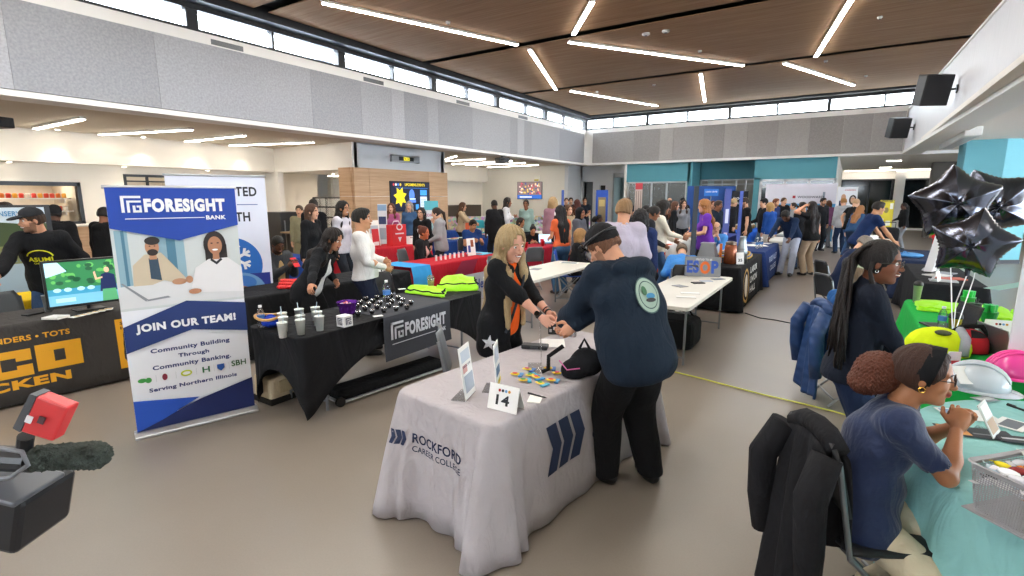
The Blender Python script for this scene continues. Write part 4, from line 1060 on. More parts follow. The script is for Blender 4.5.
t = thing('pen', 'black pen lying on the notepad beside card 14', 'pen', atz(537, 395, .78))
a, b = atz(528, 393, .775), atz(547, 398, .775); MB().tube([a, a.lerp(b, .85), b], [.005, .005, .001], 8).build('barrel', pla('26262a'), t); MB().tube([a+Vector((0, 0, .005)), a.lerp(b, .3)+Vector((0, 0, .005))], .0015, 5).build('clip', pla('26262a'), t)
p = atz(535, 348, .77); t = thing('wallet_case', 'flat black case lying near the woman on the grey table', 'case', p)
MB(Matrix.Translation(p) @ Matrix.Rotation(.35, 4, 'Z')).box(-.10, .10, -.045, .045, 0, .03).build('shell', pla('17181b', .5), t, bevel=.008); MB(Matrix.Translation(p) @ Matrix.Rotation(.35, 4, 'Z')).box(-.03, .03, -.048, -.045, .008, .022).build('clasp', met('55585c'), t)
sheet('white sheet of paper behind the black case', *atz(552, 343, .77).xy, 30, .20, .22, z=.768)
# things between the two people
p = atz(566, 340, .77)
bottle('clear water bottle standing between the two people at the grey table', p.x, p.y+.12, .77)
t = thing('orange_pouch', 'small orange pouch standing by the hands at the grey table', 'pouch', atz(566, 320, .80)); q = atz(566, 326, .78)
MB().ball((q.x, q.y+.05, .80), (.05, .03, .045), 14, 8).build('pouch_body', fab('e8642a'), t, smooth=True)
p = atz(560, 333, .77); t = thing('star_tin', 'black and silver patterned box behind the hands at the grey table', 'box', p)
MB(Matrix.Translation(p) @ Matrix.Rotation(.5, 4, 'Z')).box(-.10, .10, -.05, .05, 0, .09).build('box_body', pla('24262a'), t, bevel=.004)
for i in range(6): MB(Matrix.Translation(p) @ Matrix.Rotation(.5, 4, 'Z')).box(-.09+.032*i, -.07+.032*i, -.052, -.05, .02+.02*(i % 2), .045+.02*(i % 2)).build('print', met('c8c8cc'), t)
# ---------------------------------------------------------------- chairs in the middle
c0 = chair('grey plastic chair standing between the black and the grey table', -2.33, 3.09, 40, '6f757a')
# ---------------------------------------------------------------- the bank table: stretch cover
Mblk = mat('black_spandex', '141518', .8, var=.03, vs=3, bump=.1, bs=40, spec=.25, wr=2.5)
def spandex(label, x0, x1, y0, y1, m, z=.765, rise=.52, rise2=.42):
    n = 28; mb = MB(); P = rrect(x0, x1, y0, y1, .10, 8, .06); vs = []; N = len(P)
    def foot(x, y):
        fx = x0-.02 if x < (x0+x1)/2 else x1+.02; fy = y0+.04 if y < (y0+y1)/2 else y1-.04; return fx, fy
    rows = [0, .03, .12, .25, .4, .55, .7, .85, 1.]
    for t in rows:
        for (x, y, nx, ny, c) in P:
            a = min(max((x-x0)/(x1-x0), 0), 1); b = min(max((y-y0)/(y1-y0), 0), 1)
            if abs(nx) > abs(ny): u = 2*b-1; rs = rise
            else: u = 2*a-1; rs = rise2
            hem = rs*(1-abs(u)**2.6) if abs(nx) != abs(ny) else 0
            pinch = .10*math.sin(PI*min(t, 1))*(1-abs(u))**.7*.6
            zz = z-(z-hem-.01)*t
            vs.append((x-nx*pinch+nx*.004, y-ny*pinch+ny*.004, zz))
    fs = [(j*N+i, (j+1)*N+i, (j+1)*N+(i+1) % N, j*N+(i+1) % N) for j in range(len(rows)-1) for i in range(N)]
    mb.add(vs, [tuple(range(N))]+fs); o = mb.build('stretch_tablecloth', m); me = o.data
    me.polygons.foreach_set('use_smooth', [False]+[True]*(len(me.polygons)-1)); q = o.modifiers.new('t', 'SOLIDIFY'); q.thickness = .004; q.offset = -1
    return tag(o, label, 'tablecloth')
FX0, FX1, FY0, FY1 = -4.40, -3.62, 2.42, 4.95
fc = spandex('black stretch tablecloth with arched hems on the bank table', FX0, FX1, FY0, FY1, Mblk)
folding_table('folding table under the black stretch cover', FX0+.02, FX1-.02, FY0+.02, FY1-.02, .757, color=pla('2a2b2e'))
# runner with the bank's name
Mrun = mat('charcoal_runner', '31343c', .8, var=.03, vs=5, bump=.2, bs=30)
ry0, ry1 = 3.30, 4.28
P = [[(x, y, z) for y in [ry0+(ry1-ry0)*j/8 for j in range(9)]] for x, z in ((FX0+.05, .771), (FX0+.4, .771), (FX1-.02, .771), (FX1+.012, .765), (FX1+.016, .74), (FX1+.012, .6), (FX1+.016, .45), (FX1+.03, .33))]
run = MB().grid(P).build('table_runner', Mrun, None, solid=.004); tag(run, 'charcoal table runner printed with the bank name, hanging off the black table', 'table runner')
silver = paper('c9ccd2')
pr = Panel((FX1+.026, ry0, .33), (0, 1, 0), (0, 0, 1), run)
def glogo(x, y, s):
    """square bracket logo: nested corner strokes and a G"""
    return [rect(x, x+s*.16, y, y+s), rect(x, x+s, y+s*.86, y+s), rect(x+s*.28, x+s*.42, y, y+s*.72), rect(x+s*.28, x+s, y+s*.60, y+s*.72),
            rect(x+s*.56, x+s*.70, y, y+s*.42), rect(x+s*.56, x+s, y, y+s*.13), rect(x+s*.88, x+s, y, y+s*.42), rect(x+s*.76, x+s, y+s*.30, y+s*.42)]
pr.poly('logo', silver, *glogo(.08, .20, .17)); pr.text('lettering', silver, [('FORESiGHT', .27, .20, .62, .14, .05), ('BANK', .76, .13, .13, .045, .04)]); pr.poly('rule', silver, rect(.09, .72, .15, .158))
# cups
for i, (u, v) in enumerate([(301, 334), (283, 337), (320, 330), (301, 329), (284, 331), (318, 325), (300, 322), (283, 326.5), (316, 320)]):
    p = atz(u, v, .772); k = ['front middle cup of the three rows', 'front left cup of the three rows', 'front right cup of the three rows', 'middle cup of the middle row', 'left cup of the middle row', 'right cup of the middle row', 'back middle cup', 'back left cup', 'back right cup'][i]
    cup('frosted plastic cup with straw, '+k+' on the bank table', p.x, p.y, .768, .040, .125, group='frosted cups on the bank table')
p = atz(263, 327, .77); bottle('clear water bottle beside the bamboo ring bag at the left end of the bank table', p.x-.02, p.y, .768)
p = atz(385, 303, .77); bottle('clear water bottle with blue label behind the round gadgets', p.x, p.y+.03, .771, h=.25)
p = atz(270, 321, .82); t = thing('ring_bag', 'blue drawstring bag with a bamboo ring on the left end of the bank table', 'bag', (p.x, p.y, .77))
MB().tube([(p.x+.115*math.cos(a), p.y+.115*math.sin(a), .865+.012*math.sin(a*2)) for a in [2*PI*i/28 for i in range(28)]], .012, 8, True).build('bamboo_ring', pla('c79a5a', .4), t, smooth=True)
MB().ball((p.x+.02, p.y, .815), (.09, .08, .048), 16, 9).ball((p.x-.04, p.y+.03, .83), (.05, .05, .04)).build('bag_body', fab('1f3fae'), t, smooth=True)
p = atz(342, 316, .77); t = thing('candy_basket', 'purple foil basket full of wrapped sweets beside the logo cube', 'basket', (p.x, p.y+.05, .77))
MB().lathe([(.06, 0), (.075, .02), (.085, .09), (.105, .13), (.10, .13), (.078, .08)], (p.x, p.y+.07, .77), 18).build('foil', mat('purple_foil', '6a2a9a', .25, metal=.6, var=.15, vs=30, bump=1, bs=30), t)
for i in range(14): MB().ball((p.x+rnd.uniform(-.06, .06), p.y+.07+rnd.uniform(-.06, .06), .872+rnd.uniform(0, .02)), (.014, .01, .009), 8, 5).build('wrapped_sweet', pla(['e8d8d0', 'e06a4a', 'f0b0c0', 'b04a9a'][i % 4]), t)
p = atz(345, 326, .77); t = thing('logo_cube', 'white cube printed with the bank logo on the front edge of the black table', 'box', (p.x, p.y, .77))
MB().cbox(p.x, p.y, .82, .10, .10, .10).build('cube_body', paper('e9e9ea'), t, bevel=.004)
Panel((p.x+.051, p.y-.05, .77), (0, 1, 0), (0, 0, 1), t).poly('logo', navy, *glogo(.02, .02, .06)); Panel((p.x-.05, p.y-.051, .77), (1, 0, 0), (0, 0, 1), t).poly('logo', navy, *glogo(.02, .02, .06))
# round black and silver gadgets: 26
gad = []
k = 0
for r_, (v, us) in enumerate([(312, (358, 372, 384, 396, 407)), (308, (353, 365, 377, 389, 401, 411)), (304.5, (357, 369, 380, 392, 403)), (301.5, (361, 373, 388, 398)), (298.5, (366, 377, 391))]):
    for u in us:
        v_ = v-(u-380)*.13
        p = atz(u, v_, .785)
        if r_ == 0 and u == 360 or k == 0:
            t = thing('desk_gadget', 'x', 'gadget', (p.x, p.y, .77), 'round black and chrome gadgets on the runner')
            MB().ball((p.x, p.y, .80), (.026, .026, .026), 14, 9).build('ball', pla('1c1a1b', .2), t, smooth=True)
            MB().lathe([(.02, .0), (.021, .012), (.015, .014)], (p.x, p.y, .772), 14).build('foot', pla('121314', .3), t)
            for q in range(4):
                a = q*PI/2+.6; MB().ball((p.x+.018*math.cos(a), p.y+.018*math.sin(a), .818), (.009, .009, .009), 8, 6).build('chrome_knob', met('e6e8ea', .12), t, smooth=True)
            gad.append(t)
        else: c = copy_tree(gad[0]); c.location = (p.x, p.y, .77); gad.append(c)
        k += 1
        row = ['front', 'second', 'third', 'fourth', 'rearmost', 'far right'][r_]
        gad[-1]['label'] = 'round black gadget, %s in the %s row on the runner' % (['first from left', 'second from left', 'third from left', 'fourth from left', 'fifth from left', 'last on the right'][us.index(u)], row)
for i, (u, v, r_) in enumerate([(378, 316, 25), (402, 289, 20), (425, 286, 15)]):
    p = atz(u, v, .775); sheet(['small white card at the front edge of the runner', 'small white card behind the gadgets', 'small white card left of the iced coffee'][i], p.x, p.y, r_+40, .09, .055, z=.775, name='business_card', cat='card', th=.002)
Mgreen = mat('lime_nylon', 'a6f01e', .6, var=.05, vs=6, bump=.4, bs=14)
def bag(label, pts, z, h, m, strap='1a1c1a'):
    c = sum(pts, Vector())/len(pts); t = thing('drawstring_bag', label, 'bag', c); n = len(pts); mb = MB(); vs = []
    for i in range(32):
        a = i/32*n; p = pts[int(a) % n].lerp(pts[(int(a)+1) % n], a % 1); vs.append(p)
    rows = []
    for k, (s, zz) in enumerate(((1, 0), (1.01, .4), (.93, .8), (.7, 1.), (.35, 1.08), (.02, 1.1))): rows.append([(c.x+(p.x-c.x)*s*(1+.05*math.sin(i*2.3)), c.y+(p.y-c.y)*s*(1+.05*math.sin(i*1.7)), z+h*zz*(1+.25*math.sin(i*.9+k))) for i, p in enumerate(vs)])
    for r_ in rows: r_.append(r_[0])
    mb.grid(rows).build('bag_body', m, t, smooth=True)
    s = MB(); q = [Vector((p.x+(c.x-p.x)*.05, p.y+(c.y-p.y)*.05, z+h*.9+.01)) for p in vs[:14]]; s.tube([p+Vector((.012*math.sin(i*3), .012*math.cos(i*2.2), .008*math.sin(i*4))) for i, p in enumerate(q)], .009, 6).build('cord', fab(strap), t)
    return t
bag('flat lime green drawstring bag in the middle of the far half of the bank table', [atz(405, 292, .78), atz(443, 297, .78), atz(448, 289, .78), atz(412, 285, .78)], .772, .035, Mgreen)
bag('crumpled lime green drawstring bag at the far end of the bank table', [atz(436, 291, .78), atz(478, 290, .78), atz(474, 280, .78), atz(445, 279, .78)], .772, .085, Mgreen)
MB  # iced coffee
p = atz(431, 289, .77); cup('iced coffee cup with dome lid and green straw behind the lime bags', p.x, p.y, .77, .045, .13, straw='1f7a45', lid='clear', name='iced_coffee', liquid='b39b78')
chair('black chair pushed behind the far end of the bank table', -4.92, 4.75, 0, '17181a')
# under the table: bags
p = Vector((-4.25, 2.55, 0)); t = thing('canvas_bag', 'cream and black bag standing on the floor behind the stretch cover corner', 'bag', (-4.6, 2.45, 0))
MB().box(-4.56, -4.28, 2.52, 2.86, .02, .26).build('bag_body', fab('c9b89a'), t, bevel=.03); MB().box(-4.57, -4.27, 2.51, 2.87, 0, .06).build('bag_base', fab('22201e'), t, bevel=.01)
MB().tube([(-4.42, 2.56, .24), (-4.42, 2.6, .36), (-4.42, 2.74, .38), (-4.42, 2.82, .24)], .012).build('handle', fab('22201e'), t); MB().box(-4.275, -4.26, 2.60, 2.76, .10, .22).build('pocket', fab('b8a684'), t, bevel=.005)
t = thing('wheeled_case', 'long black wheeled case lying on the floor under the bank table', 'case', (-3.9, 3.4, 0))
MB(Matrix.Translation((-3.80, 3.42, 0)) @ Matrix.Rotation(-.12, 4, 'Z')).box(-.13, .13, -.55, .75, .03, .14).build('case_body', fab('141517'), t, bevel=.05)
MB(Matrix.Translation((-3.80, 3.42, 0)) @ Matrix.Rotation(-.12, 4, 'Z')).box(-.14, .14, -.56, .76, .025, .035).build('trim_band', pla('b9bcbf'), t)
for sx in (-.13, .13): MB(Matrix.Translation((-3.80, 3.42, 0)) @ Matrix.Rotation(-.12, 4, 'Z')).cyl((sx-.015, -.55, .045), (sx+.015, -.55, .045), .045, n=16).build('wheel', pla('101112'), t)
# ---------------------------------------------------------------- roll-up banner of the bank
t, pn, W = retract_banner('tall blue and white roll-up banner reading Join Our Team in front', (-4.60, 1.57, 0), (-4.34, 2.39, 0), 1.97, 'e9eaee')
B1 = paper('1440a0'); B2 = paper('17316c'); B3 = paper('12225a'); wht = paper('f1f1f4'); H_ = 1.92
pn.poly('photo_background', paper('cfd4d2'), rect(0, W, .98, 1.62))
pn.poly('photo_window', paper('8fb0bd'), rect(.02, .10, 1.15, 1.6), rect(.24, .34, 1.2, 1.55), rect(.40, .46, 1.15, 1.55)); pn.poly('photo_window', paper('4f7f96'), rect(.34, .40, 1.15, 1.55), rect(.06, .08, 1.15, 1.6))
pn.poly('photo_table', paper('dcdcdc'), [(0, 1.0), (W, 1.0), (W, 1.13), (.3, 1.19), (0, 1.17)])
sk = paper('c08d6c'); dk = paper('2a2220')
pn.poly('photo_jacket', paper('cdbda2'), [(.10, 1.17), (.11, 1.33), (.19, 1.41), (.30, 1.42), (.37, 1.32), (.45, 1.20), (.40, 1.16), (.30, 1.2), (.22, 1.17)])
pn.poly('photo_shirt', paper('33485a'), [(.215, 1.22), (.215, 1.38), (.275, 1.38), (.285, 1.2)])
pn.poly('photo_face', sk, ell2(.245, 1.465, .045, .065), [(.22, 1.37), (.27, 1.37), (.265, 1.43), (.225, 1.43)]); pn.poly('photo_hair', dk, ell2(.25, 1.515, .05, .032), ell2(.245, 1.425, .035, .026)); pn.poly('photo_hands', sk, ell2(.40, 1.18, .05, .025), ell2(.47, 1.19, .025, .03))
pn.poly('photo_hair', dk, ell2(.675, 1.46, .082, .115), rect(.60, .76, 1.30, 1.46)); pn.poly('photo_blouse', paper('e8e6e6'), [(.47, 1.08), (.52, 1.28), (.62, 1.345), (.76, 1.35), (W, 1.26), (W, 1.05)])
pn.poly('photo_face', paper('b57f5e'), ell2(.675, 1.455, .052, .075), [(.65, 1.34), (.70, 1.34), (.70, 1.4), (.655, 1.4)]); pn.poly('photo_collar', paper('23262c'), [(.64, 1.35), (.675, 1.32), (.71, 1.35), (.72, 1.335), (.675, 1.295), (.63, 1.335)]); pn.poly('photo_smile', wht, ell2(.673, 1.42, .022, .008)); pn.poly('photo_eyes', dk, ell2(.652, 1.475, .009, .005), ell2(.697, 1.475, .009, .005), ell2(.23, 1.475, .006, .004), ell2(.262, 1.475, .006, .004)); pn.poly('photo_hands', paper('b57f5e'), ell2(.50, 1.09, .045, .022))
pn.poly('photo_laptop', paper('8d9196'), [(.02, 1.20), (.035, 1.20), (.18, 1.06), (.165, 1.045)], [(.17, 1.045), (.33, 1.06), (.31, 1.075), (.18, 1.06)])
pn.poly('blue_header', B1, [(0, 1.92), (W, 1.92), (W, 1.62), (W*.5, 1.51), (0, 1.62)])
pn.poly('blue_band', B2, [(0, .86), (W*.5, 1.02), (W, .95), (W, .76), (W*.5, .80), (0, .66)][0:4]+[(W, .70), (W*.52, .775), (0, .65)])
pn.poly('blue_foot', B1, [(0, 0), (0, .26), (W*.55, .0)]+[(W*.55, 0)][:0]); pn.poly('blue_foot', B3, [(0, .0), (W, .0), (W, .27), (W*.52, .17)])
pn.poly('blue_foot', paper('1c4fb5'), [(0, .26), (W*.52, .19), (W*.2, .06), (0, .0)])
pn.poly('logo', wht, *glogo(.085, 1.735, .125)); pn.poly('rule', wht, rect(.10, .62, 1.685, 1.691))
pn.text('lettering', wht, [('FORESiGHT', .225, 1.735, .55, .105, .06), ('BANK', .63, 1.67, .145, .034, .04), ('JOIN OUR TEAM!', .075, .79, .70, .082, .05)])
nv = paper('1d2f6b')
pn.text('lettering', nv, [('Community Building', .15, .615, .56, .047), ('Through', .33, .55, .22, .042), ('Community Banking.', .15, .475, .56, .047), ('Serving Northern Illinois', .11, .30, .63, .042)], .035)
pn.k = 3
pn.poly('leaf_icon', paper('3f9a46'), ell2(.075, .41, .03, .018), ell2(.115, .405, .022, .022)); pn.poly('round_icon', paper('8a1f3a'), ell2(.225, .41, .018, .028)); pn.poly('oval_icon', paper('c6d22a'), *ringp(.375, .41, .04, .026, .012)); pn.text('script_icon', paper('1f6a3c'), [('H', .49, .385, .055, .05)]); pn.poly('shield_icon', paper('1f4f9a'), [(.60, .435), (.655, .435), (.655, .40), (.628, .375), (.60, .40)]); pn.text('lettering', paper('2f5a34'), [('SBH', .71, .395, .115, .05, .02)]); pn.poly('divider', paper('b5b8be'), *[rect(x, x+.002, .38, .44) for x in (.165, .30, .445, .575, .69)])
# ---------------------------------------------------------------- hospital-style banner behind it
t, pn, W = retract_banner('wide white roll-up banner with a blue disc, half hidden behind the bank banner', (-6.85, 2.95, 0), (-6.42, 3.95, 0), 2.16, 'd9dcea')
W = 1.06
bk = paper('1b1f2a')
pn.text('lettering', bk, [('UNITED', .50, 1.86, .48, .12, .03), ('FOR', .54, 1.72, .15, .07, .03), ('HEALTH', .40, 1.54, .48, .12, .03)]); pn.poly('rule', paper('4a5f9a'), rect(.74, .98, 1.75, 1.76))
pn.poly('blue_disc', paper('1f66b8'), ell2(.62, .98, .36, .36, 40)); pn.poly('dark_foot', paper('1c2f86'), rect(0, 1.06, 0, .86))
sn = []
for k_ in range(6):
    a = k_*PI/3+.5; c_, s_ = math.cos(a), math.sin(a); cx, cy = .66, 1.06
    def rt(x, y): return (cx+x*c_-y*s_, cy+x*s_+y*c_)
    sn += [[rt(.0, -.018), rt(.20, -.018), rt(.20, .018), rt(0, .018)], [rt(.10, 0), rt(.16, .07), rt(.185, .05), rt(.13, -.01)], [rt(.10, 0), rt(.16, -.07), rt(.185, -.05), rt(.13, .01)]]
pn.poly('snowflake', wht, *sn)
pn.poly('photo_disc', paper('6f9cc8'), ell2(.70, .62, .30, .26, 32)); pn.poly('photo_scrub_cap', paper('3f78c0'), ell2(.72, .74, .17, .10)); pn.poly('photo_skin', paper('9a6a50'), ell2(.70, .655, .10, .05)); pn.poly('photo_mask', paper('d8e0c8'), ell2(.70, .60, .10, .065)); pn.poly('photo_gown', paper('2f62b0'), ell2(.62, .47, .2, .12))
pn.poly('swoosh', paper('2f8ad8'), ell2(.55, .30, .42, .05)); pn.text('lettering', wht, [('Health System', .25, .13, .66, .10)]); pn.poly('white_foot', paper('dfe3ec'), rect(0, 1.06, 0, .07))
# ---------------------------------------------------------------- left table with charcoal cloth and yellow print
Mch = mat('charcoal_cloth', '3b3836', .9, var=.05, vs=5, bump=.3, bs=40, wr=6.)
LR = Matrix.Translation((-6.2, 2.3, 0)) @ Matrix.Rotation(math.radians(-4), 4, 'Z')
dc = drape('charcoal tablecloth with big yellow lettering on the left table', -.75, 0, -2.45, 0, Mch, hem=.02, flare=.02, corner=.05, fold=.006, M=LR, seed=9, seg=.06)
yel = paper('e9a81c'); vx = LR.to_3x3() @ Vector((0, 1, 0))
pd = onplane(dc, LR @ Vector((.08, -2.45, 0)), vx, (0, 0, 1))
def chunky(ch, x, y, w_, h, t):
    """fat slab letters C and O as quads"""
    if ch == 'O': return [rect(x, x+w_, y, y+h*.28), rect(x, x+w_, y+h*.72, y+h), rect(x, x+w_*.38, y+h*.28, y+h*.72), rect(x+w_*.62, x+w_, y+h*.28, y+h*.72)]
    return [rect(x, x+w_, y, y+h*.28), rect(x, x+w_, y+h*.72, y+h), rect(x, x+w_*.38, y+h*.28, y+h*.72), rect(x+w_*.68, x+w_, y+h*.58, y+h*.72), rect(x+w_*.68, x+w_, y+h*.28, y+h*.42)]
def chunky_text(polys_):
    put = pd('big_letters', yel, polys=[[(a, b) for a, b in subd] for P_ in polys_ for subd in [P_]]); return put
chunky_text(chunky('O', 1.57, .285, .34, .25, 0)+chunky('C', 1.20, .27, .34, .25, 0)+chunky('C', .83, .255, .34, .25, 0))
pd('lettering', yel, items=[('TENDERS \u2022 TOTS', 1.22, .595, .62, .052, .03), ('WINGS \u2022', .78, .59, .4, .052, .03), ('CHICKEN', .82, .155, .98, .09, .05)])
pd('yellow_panel', yel, polys=[rect(2.20, 2.43, .14, .66)]); pd('lettering', paper('2a2522'), items=[('SCAN', 2.24, .60, .15, .03), ('HERE', 2.24, .55, .15, .03)], lift=.007)
chair('grey plastic chair behind the left table with the yellow print', -7.15, 1.45, 0, '4b4f52')
# screen on that table
c = atz(86, 306, .77); a = atd(61, 300, 4.75); b = atd(116, 296, 5.05)
Ud = Vector((b.x-a.x, b.y-a.y, 0)).normalized(); t, ps = screen_thing('flat screen showing a woman on a leafy patio, on the left table', (-6.33, 1.60, .86), (.10, 1, 0), (0, 0, 1), .60, .42, dep=.04)
MB().cbox(-6.33, 1.90, .79, .16, .24, .012).cyl((-6.34, 1.90, .79), (-6.34, 1.90, .88), .015).build('stand', pla('151618'), t)
def L_(c, s=.9): return lit(c, s*.42)
ps.poly('picture', L_('3a8fb0'), rect(0, .60, 0, .42)); ps.poly('leaves', L_('2f7a4a'), rect(.0, .60, .16, .42)); 
ps.poly('leaves', L_('5fae5a'), *[ell2(rnd.uniform(.05, .58), rnd.uniform(.2, .4), rnd.uniform(.015, .04), rnd.uniform(.01, .03), 9) for _ in range(26)]); ps.poly('leaves', L_('1d5236'), *[ell2(rnd.uniform(.05, .58), rnd.uniform(.2, .38), .03, .02, 8) for _ in range(14)])
ps.poly('sky', L_('b8e4f4'), [(0, .42), (.10, .42), (.16, .33), (.0, .28)]); ps.poly('paving', L_('6fb0c8'), rect(0, .6, 0, .10)); ps.poly('patio_chairs', L_('a8d8ea'), *[ell2(x, .15, .03, .02) for x in (.07, .15, .25, .33)], rect(.05, .2, .03, .07))
ps.poly('dress', L_('14224e'), [(.40, .10), (.42, .27), (.47, .29), (.53, .26), (.54, .1)]); ps.poly('trousers', L_('4f9a6a'), [(.41, .0), (.42, .12), (.53, .12), (.54, .0)]); ps.poly('skin', L_('e0b294'), ell2(.47, .315, .022, .028), [(.36, .30), (.375, .31), (.385, .24), (.43, .25), (.43, .235), (.37, .22)])
bottle_ = cup('steel tumbler on the left table beside the screen', *atz(49, 311, .77).xy, .768, .042, .16, col='8c8f90', straw=False, name='steel_tumbler')
sheet('black phone lying on the left table', *atz(33, 314, .77).xy, 20, .08, .15, z=.768, col='17181a', name='phone', cat='phone', th=.01)
sheet('folded white napkins on the left table', *atz(56, 318, .77).xy, 30, .16, .13, z=.768, col='e6e4e0', th=.02, name='napkin_stack', cat='napkins')
for i in range(6):
    p = atz(76+i*6.5, 316.5-i*1.4, .77); sheet('white and yellow leaflet, %s in the fanned row under the screen' % ['first from left', 'second from left', 'third from left', 'third from right', 'second from right', 'last on the right'][i], p.x, p.y, 20+i*9, .07, .10, z=.768+i*.001, pic=(('e0a828', .1, .9, .5, .8),), name='leaflet', cat='leaflet', group='fanned leaflets under the screen')
# yellow table behind, display board, far left
drape('yellow tablecloth on the table behind the capped man', -8.35, -7.65, .2, 2.35, fab('e8c21e'), hem=.05, flare=.03, seg=.08, seed=2)
t = thing('display_board', 'large framed board with a landscape photo behind the capped man', 'board', (-9.1, .8, 0)); bx_ = Matrix.Translation((-8.95, .8, 0)) @ Matrix.Rotation(math.radians(0), 4, 'Z')
MB(bx_).box(-.03, 0, -1.2, 1.62, .55, 1.80).build('board_frame', pla('22252a'), t); MB(bx_).box(-.02, .02, -1.1, -1.0, 0, .6).box(-.02, .02, 1.4, 1.5, 0, .6).build('leg', pla('22252a'), t)
pb = Panel((-8.945, -.36, .58), (0, 1, 0), (0, 0, 1), t)
pb.poly('picture_sky', paper('c8d8e6'), rect(0, 2.72, .95, 1.19)); pb.poly('picture_hills', paper('4f6238'), rect(0, 2.72, .55, .98)); pb.poly('picture_field', paper('7a8258'), rect(0, 2.72, .45, .7)); pb.poly('picture_river', paper('9db4c4'), rect(0, 2.72, .0, .47)); pb.poly('picture_hills', paper('3a4c2c'), [(0, .9), (.6, 1.02), (1.3, .93), (2.0, 1.04), (2.72, .95), (2.72, .7), (0, .75)])
pb.text('lettering', paper('4f8fc0'), [('CONSERVATION', 2.16, 1.08, .54, .065), ('OUR RIVERS', 2.2, .5, .45, .06)])
MB  # kitchen shelf behind the serving window
for r_, z in enumerate((1.55, 1.88)):
    t = thing('wall_shelf', ['lower', 'upper'][r_]+' white shelf in the kitchen serving window', 'shelf', (-17.4, 4, z)); MB().box(-17.75, -17.25, 3.0, 5.15, z-.03, z).build('board', pla('e8e4dc'), t); MB().box(-17.7, -17.3, 3.1, 3.13, z-.13, z-.03).box(-17.7, -17.3, 5.0, 5.03, z-.13, z-.03).build('bracket', pla('c8c4bc'), t)
    for i in range(17):
        y = 3.1+i*.12; c_ = rnd.choice(['d8742a', 'd83a2a', 'e8e0d0', 'e0a030', 'c8402a', 'f0ede4'])
        o = MB().lathe([(.045, 0), (.05, .1), (.03, .12)], (-17.33, y, z), 10).build('food_tub', pla(c_)); tag(o, 'small coloured tub, %s from the left on the %s kitchen shelf' % ('first second third fourth fifth sixth seventh eighth ninth tenth eleventh twelfth thirteenth fourteenth fifteenth sixteenth seventeenth'.split()[i], ['lower', 'upper'][r_]), 'tub', 'tubs on the %s kitchen shelf' % ['lower', 'upper'][r_])
t = thing('wall_lamp', 'lit panel above the kitchen shelves', 'ceiling light', (-17.6, 4, 2.5)); MB().box(-17.9, -17.5, 3.1, 5.0, 2.45, 2.5).build('housing', pla('dddddd'), t); MB().box(-17.88, -17.52, 3.12, 4.98, 2.44, 2.45).build('diffuser', lit('fff0dc', 7), t)
t = thing('counter', 'oak-fronted counter with pale top below the kitchen window', 'counter', (-16.2, 5, 0)); MB().box(-16.6, -15.9, 2.6, 8.2, 0, 1.18).build('counter_front', MC['oak_cladding'], t); MB().box(-16.7, -15.85, 2.55, 8.25, 1.18, 1.22).build('countertop', pla('d8d4cc'), t, bevel=.01)
# servery opening: equipment
t = thing('food_display', 'black framed glass food display on the servery counter', 'display case', (-13.9, 11.1, .95))
mb = MB()
for x in (-14.9, -13.2):
    for y in (10.85, 11.35): mb.cbox(x, y, 1.4, .07, .07, .95)
for z in (1.25, 1.58, 1.88): mb.box(-14.9, -13.2, 10.8, 11.4, z-.02, z+.02)
mb.build('frame', pla('1f2022'), t); MB().box(-14.85, -13.25, 10.82, 10.83, .96, 1.86).build('pane', clearp(), t)
t = thing('counter', 'servery counter with oak front in the lit opening', 'counter', (-14.6, 11, 0)); MB().box(-16.1, -13.1, 10.66, 11.5, 0, .9).build('counter_front', MC['oak_cladding'], t); MB().box(-16.1, -13.1, 10.62, 11.55, .9, .95).build('countertop', pla('e2ddd2'), t)
t = thing('refrigerator', 'dark grey cabinet beside the servery opening', 'cabinet', (-15.0, 9.4, 0)); MB().box(-15.1, -14.3, 9.2, 9.9, 0, 1.45).build('cabinet_body', pla('2b2e31', .4), t, bevel=.01); MB().box(-14.29, -14.27, 9.3, 9.34, .8, 1.2).build('handle', met('8a8d90'), t)
t = thing('cash_desk', 'small wooden desk with a shelf before the servery', 'desk', (-13, 9.2, 0)); MB().box(-13.9, -12.6, 8.9, 9.5, .86, .9).build('desktop', pla('8f7a62'), t); MB().box(-13.4, -12.9, 8.95, 9.45, 0, .86).build('desk_side', pla('9a8468'), t); MB().cbox(-13.7, 9.2, .43, .04, .5, .86).build('leg', met('8a8d90'), t)
# ---------------------------------------------------------------- wall clock, big screen, television, projectors, speakers
t = thing('wall_clock', 'long grey wall clock with a yellow display above the big screen', 'clock', (-12.35, 12.5, 3.1)); MB().box(-12.4, -12.3, 11.93, 13.2, 3.02, 3.24).build('housing', met('9a9da0'), t, bevel=.01)
p = Panel((-12.299, 11.93, 3.02), (0, 1, 0), (0, 0, 1), t); p.poly('display', pla('191c1e'), rect(.3, .98, .05, .17)); p.poly('digits', lit('c8b820', .8), rect(.52, .78, .06, .16)); p.text('digits', pla('191c1e'), [('9:53', .55, .075, .2, .07)])
t, p = screen_thing('large wall screen with a yellow star on the oak-clad wall', (-12.25, 11.78, 1.46), (0, 1, 0), (0, 0, 1), 1.80, .93)
p.poly('picture', L_('0d1630', .7), rect(0, 1.8, 0, .93)); p.poly('yellow_star', L_('e8d21a', 1), [(.40+(.30 if i % 2 == 0 else .17)*math.cos(i*PI/7+.3), .45+(.34 if i % 2 == 0 else .2)*math.sin(i*PI/7+.3)) for i in range(14)])
p.text('lettering', L_('e8d21a', 1), [('UPCOMING EVENTS', .62, .80, .95, .09)]); p.poly('rule', L_('3a7ad0', 1), rect(.2, 1.72, .73, .742))
